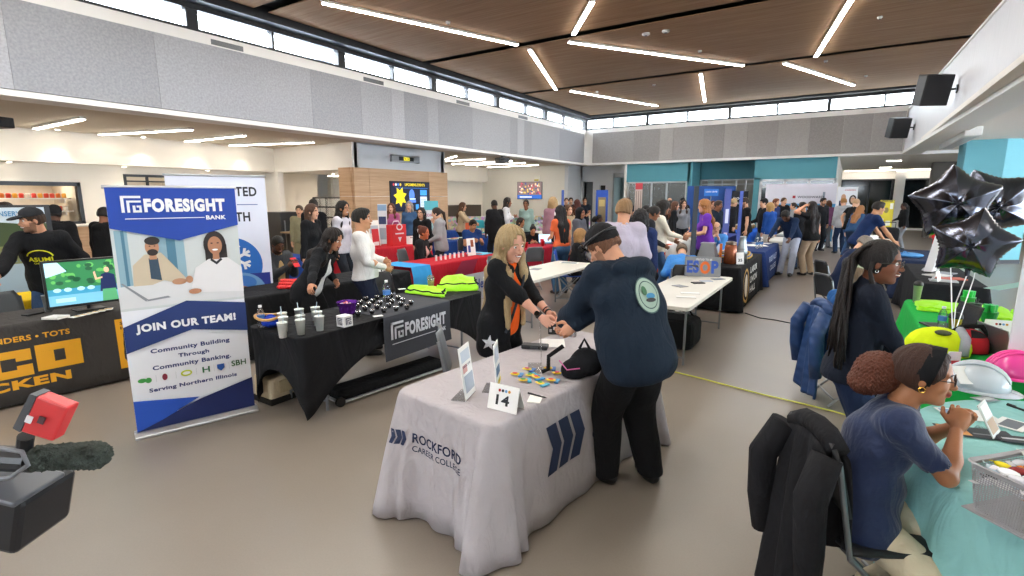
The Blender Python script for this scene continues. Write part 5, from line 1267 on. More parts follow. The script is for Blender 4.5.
for i, c_ in enumerate(('c83a3a', 'e8e8e8', '3a7ad0', 'e8c02a')): p.k = 2; p.poly('icon', L_(c_, 1), ell2(.12+i*.1, .84, .038, .045, 12))
p.poly('picture_detail', L_('4f7ad8', 1), ell2(.93, .5, .13, .2), rect(.78, 1.12, .26, .34)); p.poly('picture_detail', L_('c8d8f0', 1), rect(1.33, 1.66, .1, .46), rect(.82, 1.1, .36, .4)); p.poly('picture_detail', L_('3a8ad8', 1), rect(1.1, 1.25, .03, .2), rect(1.33, 1.66, .5, .68)); p.poly('picture_detail', L_('2a4a9a', 1), *[rect(1.38+.06*i, 1.41+.06*i, .14+.05*j, .17+.05*j) for i in range(4) for j in range(5)])
t, p = screen_thing('wall television with a crowd picture on the cream wall', (-15.0, 23.64, 1.82), (1, 0, 0), (0, 0, 1), 1.5, .86)
p.poly('picture', L_('7a6a6a', .9), rect(0, 1.5, 0, .86)); 
for c_ in ('d8b090', 'c8485a', '8a3a4a', 'e8e0d8', '3a4a8a', 'd8c060'): p.k = 2; p.poly('crowd_print', L_(c_, .9), *[ell2(rnd.uniform(.08, 1.42), rnd.uniform(.25, .8), .05, .05, 8) for _ in range(9)])
p.poly('caption_band', L_('2f62b8', 1), rect(0, 1.5, 0, .2)); p.poly('caption', L_('e0e8f4', 1), rect(.15, .9, .06, .12))
t = thing('exit_sign', 'small white and yellow sign above the wall television', 'sign', (-15.4, 23.6, 3.0)); MB().box(-13.95, -13.65, 23.6, 23.7, 2.72, 3.02).build('plate', paper('e8e6da'), t); MB().box(-13.93, -13.67, 23.59, 23.6, 2.74, 2.82).build('band', paper('c8b82a'), t)
def projector(label, c, rot=0):
    t = thing('projector', label, 'projector', c); M = Matrix.Translation(c) @ Matrix.Rotation(rot, 4, 'Z')
    MB(M).box(-.25, .25, -.2, .2, -.33, -.14).build('body', pla('17181a'), t, bevel=.02); MB(M).cyl((0, 0, 0), (0, 0, -.15), .03).cyl((0, 0, 0), (0, 0, -.02), .08).build('bracket', pla('222326'), t)
    MB(M).cyl((.25, -.08, -.23), (.29, -.08, -.23), .05, n=16).build('lens', pla('33373c', .1), t); MB(M).tube([(-.25, .1, -.2), (-.36, .15, -.12), (-.3, .1, -.02), (-.1, 0, -.02)], .01).build('cable', pla('17181a'), t)
q = atz(0, 118, 3.35); projector('black projector hanging at the left edge under the kitchen soffit', (q.x-.05, q.y-.1, 3.5), .3)
q = atz(502, 160, 3.5); projector('black projector hanging under the soffit near the wall television', (q.x*.86, q.y*.86, 3.5), -.6)
def speaker(label, y, z):
    x = rx(y); t = thing('wall_speaker', label, 'speaker', (x, y, z)); M = Matrix.Translation((x-.42, y-.1, z)) @ Matrix.Rotation(math.radians(-64), 4, 'Z') @ Matrix.Rotation(math.radians(14), 4, 'Y') 
    MB(M).box(-.16, .16, -.27, .27, -.31, .31).build('cabinet', pla('1b1c1e', .5), t, bevel=.02); MB(M).box(.16, .172, -.25, .25, -.29, .29).build('grille', mat('speaker_grille', '26272b', .7, bump=.5, bs=200), t)
    MB().tube([(x, y, z), (x-.15, y, z), (x-.38, y-.05, z)], .022).cyl((x, y, z), (x-.03, y, z), .09).build('bracket', pla('1b1c1e'), t)
speaker('black speaker hung on the white parapet, the nearer and larger one', 14.6, 4.15)
speaker('black speaker hung on the white parapet, the farther and smaller one', 21.2, 4.1)
t = thing('ceiling_unit', 'long white box hanging under the right soffit', 'air duct', (2.5, 17.5, 3.4))
MB().box(2.1, 2.42, 15.9, 19.9, 3.28, 3.495).build('casing', pla('e6e6e4'), t, bevel=.02); MB().box(2.15, 2.37, 16.2, 19.6, 3.275, 3.28).build('grille', pla('b9bcbe'), t)
for i, (y0, y1) in enumerate(((5.81, 6.46), (9.66, 10.35), (13.47, 14.15), (17.21, 17.87), (20.93, 21.62))):
    t = thing('air_grille', ['grey air grille in the left sill, nearest the left edge', 'grey air grille in the left sill, second from the left edge', 'grey air grille in the left sill, the middle one', 'grey air grille in the left sill, second from the far corner', 'grey air grille in the left sill, nearest the far corner'][i], 'vent', (-10.88, y0, 4.9), 'air grilles in the left sill')
    MB().box(-10.89, -10.875, y0, y1, 4.885, 4.985).build('frame', met('77797b'), t); mb = MB()
    for j in range(5): mb.box(-10.876, -10.868, y0+.02, y1-.02, 4.893+.018*j, 4.9+.018*j)
    mb.build('louvre', met('5a5c5e'), t)
for i, (u, v) in enumerate([(448, 21), (646, 33), (666, 30), (654, 84), (597, 91), (700, 50), (826, 60), (866, 75), (880, 16)]):
    q = atz(u, v, 5.7); t = thing('smoke_detector', ['small round sensor beside the longest left light', 'white smoke detector left of its darker twin in the second bay', 'dark-centred detector right of its white twin', 'small sensor over the far bay near the short light', 'small sensor over the far left corner bay', 'small sensor near the steep middle light', 'small sensor just right of the upper right light', 'small sensor beyond the slanting right light', 'small sensor at the upper right of the timber ceiling'][i], 'detector', q); r_ = .09 if i in (1, 2) else .05
    MB().lathe([(r_, -.01), (r_, -.04), (r_*.6, -.06)], (q.x, q.y, 5.70), 18).build('casing', pla('dcdad6'), t); MB().lathe([(r_*.4, -.058), (r_*.4, -.07)], (q.x, q.y, 5.7), 12).build('sensor', pla('3a3c3e'), t)
# ================================================================ TABLES FURTHER OFF
def cf(col): return mat('tablecloth_'+col, col, .85, var=.04, vs=4, bump=.2, bs=40, spec=.2, wr=4.)
def lettering_on(o, side, a0, z0, wd, h, txt, col, x=None, parent=None):
    """print on the front of a drape, facing +x at x (side 'x') """
    p = Panel((x, a0, z0), (0, 1, 0), (0, 0, 1), o); p.text('lettering', paper(col), [(txt, 0, 0, wd, h)]); return p
suit = drape('black tablecloth on the table of the seated man in a suit', -6.4, -5.68, 3.15, 5.8, cf('1a1b1e'), hem=.04, flare=.02, corner=.03, seg=.07)
put = onplane(suit, (-5.5, 3.2, 0), (0, 1, 0), (0, 0, 1)); put('lettering', wht, items=[('it', 1.22, .26, .2, .17)]); put('logo', wht, polys=[[(1.55, .24), (1.75, .24), (1.65, .5)]])
for i in range(16):
    p = atz(280+ (i % 6)*4.6+(i//6)*1.5, 287.5-(i//6)*3.2, .785); x_ = min(p.x, -5.76)
    t = thing('stress_ball', 'red foam heart, %s of the %s row on the black cloth' % (['first from left', 'second from left', 'third from left', 'third from right', 'second from right', 'last on the right'][i % 6], ['front', 'middle', 'back'][i//6]), 'toy', (x_, p.y, .765), 'red foam hearts on the black cloth')
    MB().ball((x_-.015, p.y, .79), (.034, .03, .026), 12, 8).ball((x_+.015, p.y+.02, .79), (.034, .03, .026), 12, 8).build('foam', pla('e02828', .4), t, smooth=True)
p = atz(372, 262, .80); tent_card('white number card on the black cloth by the man in the white shirt', -5.78, 5.35, -48+90, '15', z=.768, w_=.2, h=.14, sz=.06)
red = cf('b81f2e'); redl = cf('c82a38')
r1 = drape('red tablecloth of the health table', -6.6, -5.86, 6.1, 8.55, red, hem=.04, flare=.02, corner=.04, seg=.07)
be = MB().grid([[(x, y, z) for y in (6.0, 6.2, 6.45)] for x, z in ((-6.64, .60), (-6.62, .772), (-6.2, .772), (-5.85, .772), (-5.81, .6), (-5.80, .42))]).build('table_runner', cf('3a9ad8'), None, solid=.004); tag(be, 'bright blue cloth end lying over the red health tablecloth', 'table runner')
pe = onplane(r1, (-5.6, 6.1, 0), (0, 1, 0), (0, 0, 1)); pe('pattern', paper('8f1a3c'), polys=[[(.5, .05), (1.2, .74), (1.7, .74), (1.2, .05)]]); pe('pattern', paper('d23a48'), polys=[[(1.7, .05), (2.1, .74), (2.4, .74), (2.2, .05)]])
t = thing('health_sign', 'light grey sign with blue word health before the red cloth', 'sign', (-5.6, 7.6, 0)); MB().box(-5.72, -5.70, 6.75, 8.45, 0, .50).build('board', paper('b9bcc8'), t)
Panel((-5.698, 6.75, .08), (0, 1, 0), (0, 0, 1), t).text('lettering', paper('1f3f9a'), [('OSF Health', .30, .12, 1.05, .19)])
for i in range(7):
    y = 6.95+i*.13; t = thing('lip_balm', 'small white tube, %s in the row on the red health table' % ['first from left', 'second from left', 'third from left', 'middle one', 'third from right', 'second from right', 'last on the right'][i], 'tube', (-6.15, y, .765), 'white tubes on the red table')
    MB().lathe([(.02, 0), (.02, .07)], (-6.15, y, .765), 10).build('tube_body', pla('eeeeee'), t); MB().lathe([(.021, .07), (.021, .1)], (-6.15, y, .765), 10).build('cap', pla('d8dce0'), t)
standup('white leaflet with a photo standing at the right of the red health table', -6.1, 7.95, 0, .26, .34, z=.765, pics=(('a0522d', .45, .8, .5, .9), ('3a4a9a', .1, .4, .2, .6)))
MB
t = thing('cloth_swatch', 'folded light blue and red leaflets at the end of the red table', 'leaflets', (-6.2, 8.3, .765)); MB().box(-6.4, -6.0, 8.15, 8.5, .766, .78).build('paper', paper('5fb8e0'), t); MB().box(-6.3, -6.1, 8.2, 8.3, .78, .785).build('print', paper('b83a4a'), t)
r2 = drape('red tablecloth in the middle row behind the red gift bag', -9.5, -8.75, 7.2, 9.7, redl, hem=.04, flare=.02, seg=.09)
t = thing('gift_bag', 'bright red gift bag with a white crest standing on the red table', 'bag', (-8.9, 8.6, .765)); MB().box(-9.05, -8.85, 8.50, 8.95, .766, 1.26).build('bag_body', paper('d8262c'), t, bevel=.005); MB().tube([(-8.95, 8.6, 1.26), (-8.95, 8.65, 1.34), (-8.95, 8.8, 1.34), (-8.95, 8.85, 1.26)], .008).build('handle', pla('f0f0f0'), t)
p = Panel((-8.848, 8.43, .766), (0, 1, 0), (0, 0, 1), t); p.poly('crest', paper('e8dcdc'), *ringp(.3, .44, .10, .08, .03, 16)); p.poly('crest', paper('e8dcdc'), rect(.16, .44, .27, .30), [(.24, .2), (.36, .2), (.30, .08)])
standup('small red and white sign left of the red gift bag', -8.95, 8.1, 0, .2, .42, z=.765, col='d03038', pics=(('e8dcdc', .1, .9, .1, .3),)); standup('white leaflet holder behind the red gift bag', -9.2, 8.3, 0, .32, .6, z=.765, pics=(('b8c4d0', .1, .9, .5, .8),)); tent_card('white tent card right of the red gift bag', -8.9, 9.2, 60, '', z=.765, w_=.3, h=.2)
blu = cf('22458f')
b0 = drape('blue tablecloth behind the seated man in a suit', -9.5, -8.75, 3.7, 6.3, blu, hem=.04, flare=.02, seg=.09)
t = thing('toy_figure', 'small blue and white giveaway figure at the left on the blue cloth', 'toy', (-8.95, 4.5, .765)); MB().ball((-8.95, 4.5, .86), (.09, .07, .09)).build('figure_body', pla('1f3fae'), t, smooth=True); MB().ball((-8.9, 4.5, .98), (.05, .05, .05)).build('figure_head', pla('e8e8f0'), t, smooth=True)
b1 = drape('blue tablecloth of the table where the man in a navy polo sits', -9.4, -8.65, 10.05, 12.75, blu, hem=.04, flare=.02, seg=.09)
b2 = drape('blue tablecloth behind the man in a navy polo', -12.0, -11.3, 11.6, 14.0, blu, hem=.04, flare=.02, seg=.12)
nv1 = drape('navy tablecloth along the oak-clad wall under the big screen', -11.3, -10.6, 8.6, 12.0, cf('23406e'), hem=.04, flare=.02, seg=.12)
laptop('open laptop with blue lid in front of the man in the navy polo', -8.95, 12.0, 178, body='4a5a9a'); laptop('open laptop showing a pinkish back on the left of the blue table', -9.0, 10.3, 180, body='c8a890')
standup('framed picture card on the blue table right of the laptop', -8.9, 12.45, -10, .3, .34, z=.765, pics=(('5f8aa8', .12, .88, .12, .88), ('2a4a3a', .3, .7, .3, .6)))
tent_card('small white tent card at the left end of the blue table', -8.8, 10.15, 60, '', z=.765, w_=.28, h=.18)
t = thing('snack_tray', 'colourful scatter of leaflets on the blue table before the polo man', 'leaflets', (-9.1, 11.2, .765)); MB().box(-9.2, -8.9, 10.8, 11.5, .766, .775).build('paper', paper('c8d8c0'), t); MB().box(-9.1, -9.0, 10.9, 11.1, .775, .79).build('print', paper('d86a3a'), t)
dr = drape('red tablecloth with red cups, behind the long blonde hair', -6.5, -5.8, 9.3, 11.5, cf('a81c34'), hem=.04, flare=.02, seg=.09)
for i, (y, x_) in enumerate(((9.9, -6.05), (10.5, -5.95), (10.9, -6.2))):
    cup(['red cup at the left on the dark red cloth', 'red cup in the middle of the dark red cloth', 'red cup at the back right of the dark red cloth'][i], x_, y, .765, .05, .12, col='d8202c', straw=False)
laptop('open laptop with pale blue screen on the dark red cloth', -6.2, 11.1, 130, on='9ac0dc', body='2a2c30'); 
t = thing('display_tower', 'tall narrow white display standing beside the woman with long black hair', 'display', (-6.0, 11.4, .7)); MB().box(-6.15, -5.95, 11.42, 11.5, .766, 1.55).build('panel', paper('eef0f2'), t); MB().box(-5.949, -5.945, 11.43, 11.49, .9, 1.4).build('print', paper('3a9ad0'), t)
folding_table('bare grey folding table behind the blonde woman', -4.40, -3.60, 5.95, 8.35)
sheet('printed grey leaflet on the far end of the bare folding table', -4.05, 8.1, 15, .34, .22, z=.748, pic=(('8a96a4', .1, .9, .15, .85),)); sheet('dark booklet in the middle of the bare folding table', -4.15, 7.1, 10, .15, .2, z=.748, col='8e9094')
chair('grey folding chair tucked behind the bare table, left one', -4.75, 7.2, 0, '54585c'); chair('grey folding chair by the red cloth in the middle', -5.45, 9.0, 150, '6a6e72')
folding_table('bare grey folding table right of the man in the dark hoodie', -2.06, -1.30, 5.45, 7.95)
for i, (u, v, w_, h, c, l, r_) in enumerate([(690, 293, .22, .10, 'f0f0ee', 'upper long white envelope on the bare right table', 20), (686, 297, .22, .10, 'e8e8e6', 'lower long white envelope on the bare right table', 18), (698, 283, .16, .1, '2c2d30', 'black wallet on the bare right table', 40), (706, 281, .16, .12, 'b9c0d0', 'pale folder left of the black wallet', 30), (718, 279, .18, .1, '6a7488', 'blue-grey booklet near the table end', 50), (680, 286, .14, .16, '8e9296', 'grey leaflet on the bare right table', 60), (686, 273, .26, .2, 'c8ccd0', 'printed leaflet at the far left of the bare right table', 10)]):
    p = atz(u, v, .75); sheet(l, p.x, p.y, r_, w_, h, z=.748, col=c, th=.012 if i == 2 else .005, pic=(('5a6a80', .1, .9, .3, .7),) if i == 6 else None)
t = thing('plate_sign', 'leaning metal plate sign reading ESOP in blue and orange', 'sign', (-1.6, 7.8, .75)); O = Vector((-1.93, 7.66, .752))
U_ = Vector((.96, .28, 0)).normalized(); V2 = (Vector((0, 0, 1))+Vector((-.28, .96, 0))*.35).normalized(); MB().prism(rect(0, .50, 0, .30), .01, O-U_.cross(V2)*.01, U_, V2).build('plate', met('8a8f94', .4), t, bevel=.004)
p = Panel(O+U_.cross(V2)*.001, U_, V2, t); p.text('lettering', paper('2450b0'), [('ES', .03, .05, .17, .19, .05), ('P', .37, .05, .10, .19, .05)]); p.text('lettering', paper('d8641c'), [('O', .215, .04, .14, .19, .05)]); p.text('lettering', paper('e0e4ea'), [('PROUD TO BE', .16, .24, .22, .03)])
t = thing('acrylic_post', 'clear upright acrylic sign edge-on at the near left of the bare right table', 'sign', (-1.95, 5.65, .75)); MB().box(-2.0, -1.78, 5.6, 5.606, .75, 1.05).build('pane', clearp(), t); MB().box(-1.97, -1.95, 5.594, 5.6, .95, 1.02).build('red_tab', pla('c83a3a'), t)
t = thing('black_bag', 'black bag on the floor under the bare right table', 'bag', (-1.7, 6.5, 0)); MB().box(-2.0, -1.45, 6.3, 6.85, 0, .38).build('bag_body', fab('1a1b1d'), t, bevel=.08); MB().tube([(-1.9, 6.4, .36), (-1.8, 6.5, .48), (-1.6, 6.65, .48), (-1.55, 6.75, .36)], .014).build('handle', fab('1a1b1d'), t)
# black cloth with gold seal
k1 = drape('black tablecloth with a gold round seal and white lettering', -2.12, -1.38, 8.95, 11.5, cf('16171a'), hem=.03, flare=.03, corner=.05, seg=.06)
pk = onplane(k1, (-1.2, 8.95, 0), (0, 1, 0), (0, 0, 1)); pk('seal', paper('c89a3a'), polys=ringp(.62, .38, .30, .30, .045, 28)); pk('seal', paper('e8e0c8'), polys=[ell2(.62, .38, .15, .2)]); pk('lettering', paper('d8d8d2'), items=[('LABOR', 1.05, .54, .8, .12, .04), ('UNION', 1.05, .36, .8, .12, .04), ('HALL', 1.05, .18, .6, .12, .04)])
t = thing('metal_bin', 'grey tapered sheet-metal hopper on the black cloth', 'container', (-1.95, 9.2, .765)); MB().add([(-2.1, 8.98, .766), (-1.75, 8.98, .766), (-1.75, 9.3, .766), (-2.1, 9.3, .766), (-2.03, 9.05, 1.12), (-1.83, 9.05, 1.12), (-1.83, 9.23, 1.12), (-2.03, 9.23, 1.12)], [(0, 3, 2, 1), (4, 5, 6, 7), (0, 1, 5, 4), (1, 2, 6, 5), (2, 3, 7, 6), (3, 0, 4, 7)]).build('hopper', met('8a8d90', .4), t, bevel=.006); MB().box(-2.04, -1.82, 9.04, 9.24, 1.12, 1.135).build('rim', met('a8abae'), t)
t = thing('copper_jar', 'copper wire jar with lid on the black cloth', 'jar', (-1.62, 9.45, .765)); MB().lathe([(.10, 0), (.11, .02), (.10, .3), (.085, .33)], (-1.62, 9.45, .765), 20).build('jar_body', mat('copper_glass', '8a4a2c', .2, metal=.4, var=.2, vs=30), t, smooth=True); MB().lathe([(.09, .33), (.09, .37), (.03, .39)], (-1.62, 9.45, .765), 20).build('lid', met('7a6a60'), t)
t = thing('pipe_fitting', 'tall grey galvanised pipe fitting right of the copper jar', 'pipe', (-1.47, 9.9, .765)); MB().lathe([(.10, 0), (.09, .2), (.06, .36), (.05, .44), (.055, .45)], (-1.5, 9.85, .765), 20).build('fitting', met('9aa2a4', .35), t, smooth=True); MB().lathe([(.06, .2), (.09, .21), (.085, .24)], (-1.5, 9.85, .765), 20).build('collar', met('8a9294'), t)
tent_card('white number card on the black cloth corner', -1.47, 9.45, 40, '35', z=.765, w_=.14, h=.2, icons=False, sz=.05)
t = thing('cable_coil', 'yellow and blue coil of flexible pipe on the black cloth', 'coil', (-1.75, 10.6, .765))
for r_, z, c_ in ((.36, .79, 'd8a82a'), (.34, .81, '2a5fb8'), (.32, .83, 'd8a82a')): MB().tube([(-1.75+r_*.85*math.cos(a), 10.6+r_*1.3*math.sin(a), z+.02*math.sin(3*a)) for a in [2*PI*i/36 for i in range(36)]], .016, 6, True).build('hose', pla(c_, .4), t, smooth=True)
t = thing('tool_tray', 'tray of metal fittings inside the coil on the black cloth', 'tray', (-1.75, 10.6, .765)); MB().box(-1.88, -1.62, 10.4, 10.8, .767, .80).build('tray_body', met('6a6d70'), t); MB().cyl((-1.8, 10.5, .82), (-1.7, 10.7, .82), .03).build('fitting', met('b08a5a'), t)
t = thing('orange_level', 'orange and blue boards leaning beside the copper jar', 'board', (-1.8, 9.6, .765)); MB().add([(-1.98, 9.5, .766), (-1.88, 9.45, .766), (-1.80, 9.6, 1.08), (-1.86, 9.64, 1.08)], [(0, 1, 2, 3)]).build('blue_board', pla('a8c8e8'), t, solid=.012); MB().box(-1.80, -1.76, 9.42, 9.46, .766, 1.1).build('orange_post', pla('e8762a'), t)
# navy cloth
n1 = drape('navy tablecloth with white lettering right of the black cloth', -2.12, -1.38, 11.9, 14.5, cf('22386e'), hem=.03, flare=.03, seg=.07)
pk = onplane(n1, (-1.2, 11.9, 0), (0, 1, 0), (0, 0, 1)); pk('lettering', paper('b8c4dc'), items=[('ROCK VALLEY', .8, .44, 1.4, .14), ('COLLEGE', .95, .24, 1.1, .12)])
for i, (x_, y_) in enumerate(((-1.6, 12.5), (-1.55, 12.7))): bottle(['clear bottle at the front of the navy cloth', 'clear bottle just behind the first on the navy cloth'][i], x_, y_, .765, .26)
sheet('white papers spread on the navy cloth', -1.75, 13.4, 20, .45, .5, z=.766); sheet('white papers before the bending man', -1.7, 14.1, -10, .4, .3, z=.766)
folding_table('folding table with white cloth right of the bending man', -1.75, -1.0, 15.2, 17.6); sheet('open white poster lying on the folding table', -1.4, 16.2, 0, .6, 1.6, z=.748); wc = drape('white tablecloth behind the bare end of the folding table', -1.75, -1.0, 17.8, 20.0, cf('dcdcd8'), hem=.05, seg=.1)
t = thing('poster_stand', 'grey display board lying open before the woman in beige trousers', 'board', (-1.4, 17, .75)); MB().box(-1.7, -1.1, 16.7, 17.5, .766, .80).build('panel', pla('7a8084'), t)
# orange and white
wo = drape('white tablecloth with orange sweets behind the backpack', -4.5, -3.55, 12.1, 15.0, cf('e6e2dc'), hem=.04, flare=.03, seg=.08)
oc = MB().grid([[(x, y, z) for x in (-4.54, -4.0, -3.49)] for y, z in ((12.6, .772), (12.03, .772), (12.0, .6), (11.98, .3), (11.97, .06))]).build('table_runner', cf('d8501e'), None, solid=.004); tag(oc, 'orange cloth hanging over the near end of the white tablecloth', 'table runner')
Panel((-4.3, 11.96, .22), (1, 0, 0), (0, 0, 1), oc).text('lettering', wht, [('d8', .35, .0, .25, .14)])
for i in range(9):
    x_, y_ = -4.3+rnd.random()*.65, 12.7+i*.22; t = thing('sweet_pouch', 'orange sweet packet, %s on the white cloth' % ['nearest of the nine', 'second nearest', 'third nearest', 'fourth nearest', 'middle one', 'fourth farthest', 'third farthest', 'second farthest', 'farthest of the nine'][i], 'candy', (x_, y_, .765), 'orange sweet packets')
    MB().ball((x_, y_, .785), (.07, .05, .02), 10, 6).build('wrapper', pla('e8761e'), t)
bl2 = cf('1d5fd0')
drape('bright blue tablecloth of the far stall with baskets', -3.4, -2.6, 18.3, 21.5, bl2, hem=.04, seg=.12)
nb_ = drape('navy tablecloth with white lettering before the bright blue stall', -3.6, -2.8, 14.6, 17.6, cf('2a3a80'), hem=.04, seg=.1)
onplane(nb_, (-2.6, 14.6, 0), (0, 1, 0), (0, 0, 1))('lettering', paper('c8ccdc'), items=[('UNITED', 1.2, .3, 1.2, .2)])
bask = thing('gift_basket', 'x', 'basket', (0, 0, 0), 'baskets on the bright blue stall'); MB().lathe([(.10, 0), (.13, .14), (.12, .14)], (0, 0, 0), 12).build('basket_body', pla('b98a50'), bask); MB().ball((0, 0, .15), (.11, .11, .05)).build('filling', pla('e8dcc8'), bask)
for i in range(6):
    b = bask if i == 0 else copy_tree(bask); b.location = (-3.2+.3*(i % 2), 19.8+.45*(i//2), .765); b['label'] = 'small round basket, %s of the %s pair on the bright blue stall' % (['left', 'right'][i % 2], ['nearest', 'middle', 'farthest'][i//2])
drape('dark blue tablecloth by the woman in the white sweater', -6.6, -5.8, 13.3, 15.6, cf('27407a'), hem=.04, seg=.12)
# posters, banners, boards in the back
def board_thing(name, label, BL, BR, z0, z1, col, th=.03, feet=True, cat='banner'):
    BL = Vector((*BL, z0)); BR = Vector((*BR, z0)); U = (BR-BL).normalized(); N = U.cross(Vector((0, 0, 1))); W = (BR-BL).length
    t = thing(name, label, cat, (BL+BR)/2); pn_ = MB().prism(rect(0, W, 0, z1-z0), th, BL-N*th, U, (0, 0, 1)).build('panel', paper(col), t)
    if feet: MB().prism(rect(0, W, 0, .05), .3, BL-Vector((0, 0, z0))-N*.15, U, (0, 0, 1)).build('base', met('8a8d90'), t); MB().tube([BL+U*W/2-N*(th+.02)-Vector((0, 0, z0)), BL+U*W/2-N*(th+.02)+Vector((0, 0, z1-z0))], .012).build('pole', met('8a8d90'), t)
    return t, Panel(BL, U, (0, 0, 1), pn_), W
def px2(u0, u1, D): a = atd(u0, 200, D); b = atd(u1, 200, D); return (a.x, a.y), (b.x, b.y)
def zz(v, D): return atd(512, v, D).z
D = 13.5; t, p, W = board_thing('roll_up_banner', 'narrow white roll-up banner left of the woman in pink', *px2(377, 386, D), .1, zz(204, D), 'e6e9ee'); p.poly('print', paper('33406a'), rect(.02, W-.02, 1.1, 1.3)); p.poly('print', paper('8fb0d0'), rect(0, W, 1.45, 1.6)); p.poly('print', paper('aab2c0'), rect(.03, W-.03, .7, 1.0))
t, p, W = board_thing('roll_up_banner', 'white roll-up banner with teal header right of the big screen', *px2(424, 438, 14.2), .1, zz(203, 14), 'e9eef0'); p.poly('print', paper('5fc0cc'), rect(0, W, 1.45, 1.7)); p.text('lettering', paper('c85a8a'), [('JOIN US', .05, 1.25, .3, .1)]); p.poly('print', paper('a8d0d8'), rect(.03, W-.03, .6, 1.1))
t, p, W = board_thing('roll_up_banner', 'blue roll-up banner with a building picture beside the grey wall', *px2(596, 608, 20), .05, zz(190, 20), '1f4fb0'); p.poly('print', paper('8a7a5a'), rect(.08, W-.08, .9, 1.85)); p.poly('print', paper('c83a3a'), rect(.02, W-.02, .55, .8)); p.poly('print', paper('c8b070'), rect(.12, W-.12, 1.5, 1.75))
t, p, W = board_thing('roll_up_banner', 'tall brown striped banner with a red top before the teal office', *px2(635, 642, 17), .05, zz(183, 17), 'b8a49a'); p.poly('print', paper('b03038'), rect(0, W, 2.1, 2.3)); p.poly('print', paper('6a5850'), *[rect(.03+.07*i, .05+.07*i, .1, 2.05) for i in range(3)])
t, p, W = board_thing('roll_up_banner', 'blue edge-on roll-up banner beside the cream wall', *px2(561.5, 564, 15), .05, zz(190, 15), '3a56a0')
t, p, W = board_thing('partition_screen', 'wide royal blue partition screen behind the crowd', *px2(687, 735, 22.5), .4, zz(186, 22.5), '1c4f9a', feet=False); MB().box(*[sorted((p.O.x, p.O.x+.06))[k] for k in (0, 1)], p.O.y-.3, p.O.y+.3, 0, .42).build('leg', met('7a7d80'), t); q = p.O+p.U*(W-.1); MB().box(q.x-.03, q.x+.03, q.y-.3, q.y+.3, 0, .42).build('leg', met('7a7d80'), t)
t, p, W = board_thing('projection_sign', 'bright blue sign with white lettering on the partition screen', *px2(704, 718, 21.5), 1.95, zz(189, 21.5), '2a7ad8', feet=False); MB().cyl(p.O+p.U*(W/2)-p.N*.05-Vector((0, 0, 1.95)), p.O+p.U*(W/2)-p.N*.05, .02).build('pole', met('8a8d90'), t); p.text('lettering', wht, [('CAREER CENTER', .05, .14, W-.1, .06)])
t, p, W = board_thing('roll_up_banner', 'tall narrow violet-blue banner nearer than the security man', *px2(725, 731, 11), .05, zz(189, 11), '4a56a0'); p.poly('print', paper('d8dcf0'), rect(.03, W-.03, 1.3, 1.6)); p.poly('print', paper('e0c8d8'), rect(.02, W-.03, .6, 1.1))
t, p, W = board_thing('roll_up_banner', 'black banner with white words behind the short-haired man', *px2(732, 748, 21.9), .05, zz(191, 21.9), '191a1e'); p.text('lettering', wht, [('MACHINISTS', .05, 1.75, W-.1, .1), ('UNION', .15, 1.55, W-.3, .1)])
t, p, W = board_thing('roll_up_banner', 'blue edge-on banner left of the security man', *px2(740, 743, 12.5), .05, zz(191, 12.5), '3f55a8')
t, p, W = board_thing('feather_pole', 'dark edge-on banner pole standing near the man in light blue', *px2(694, 698.5, 8.2), .02, zz(186, 8.2), '30363e'); 
t, p, W = board_thing('poster_wall', 'large white and blue banner covering the glass under the teal wall', *(px2(765, 766, 21.1)[0], px2(835, 836, 19.85)[1]), .2, zz(185, 22.6), 'e3e2ee', feet=False); p.poly('picture_sky', paper('5aa8dc'), rect(0, W, 0, 1.45)); p.poly('picture_cloud', paper('dce8f0'), [(.3, .6), (1.4, 1.35), (1.5, 1.25), (.9, .6)]); p.poly('picture_tower', paper('8a98a8'), rect(2.0, 2.08, .3, 1.9), rect(1.55, 2.0, .6, 1.2)); p.text('lettering', paper('3a3f5a'), [('WOODWARD', 1.15, 1.66, .9, .09)]); p.poly('logo', paper('b83040'), rect(.98, 1.08, 1.66, 1.76)); p.poly('code_block', paper('8a8aa0'), rect(2.75, 2.95, 1.6, 1.85))
for q_ in (.1, W-.1): c = p.O+p.U*q_; MB().box(c.x-.02, c.x+.02, c.y-.02, c.y+.06, 0, .25).build('leg', met('8a8d90'), t)
t, p, W = board_thing('roll_up_banner', 'white banner with two portraits beside the poster wall', *px2(837, 857, 19.2), .05, zz(187, 19.2), 'e8e9ee'); p.poly('portrait_jacket', paper('1f2f5a'), rect(.08, .36, 1.2, 1.72)); p.poly('portrait_face', paper('c89878'), ell2(.23, 1.84, .09, .12), ell2(.58, 1.72, .09, .13)); p.poly('portrait_hair', paper('3a2018'), *ringp(.58, 1.75, .14, .18, .06)); p.text('lettering', paper('b83040'), [('CAREERS', .25, 2.08, .4, .05)])
t, p, W = board_thing('roll_up_banner', 'yellow poster board with small pictures by the dark windows', *px2(881, 895, 22), .6, zz(200, 22), 'd8c414', feet=True); p.poly('print', paper('8a7a3a'), ell2(.28, .75, .1, .12)); p.poly('print', paper('f0ecd8'), rect(.42, .56, .8, 1.05), rect(.1, .2, .2, .4), rect(.3, .5, .1, .3)); p.text('lettering', paper('1a1a18'), [('WANTED', .06, 1.1, .45, .09)])
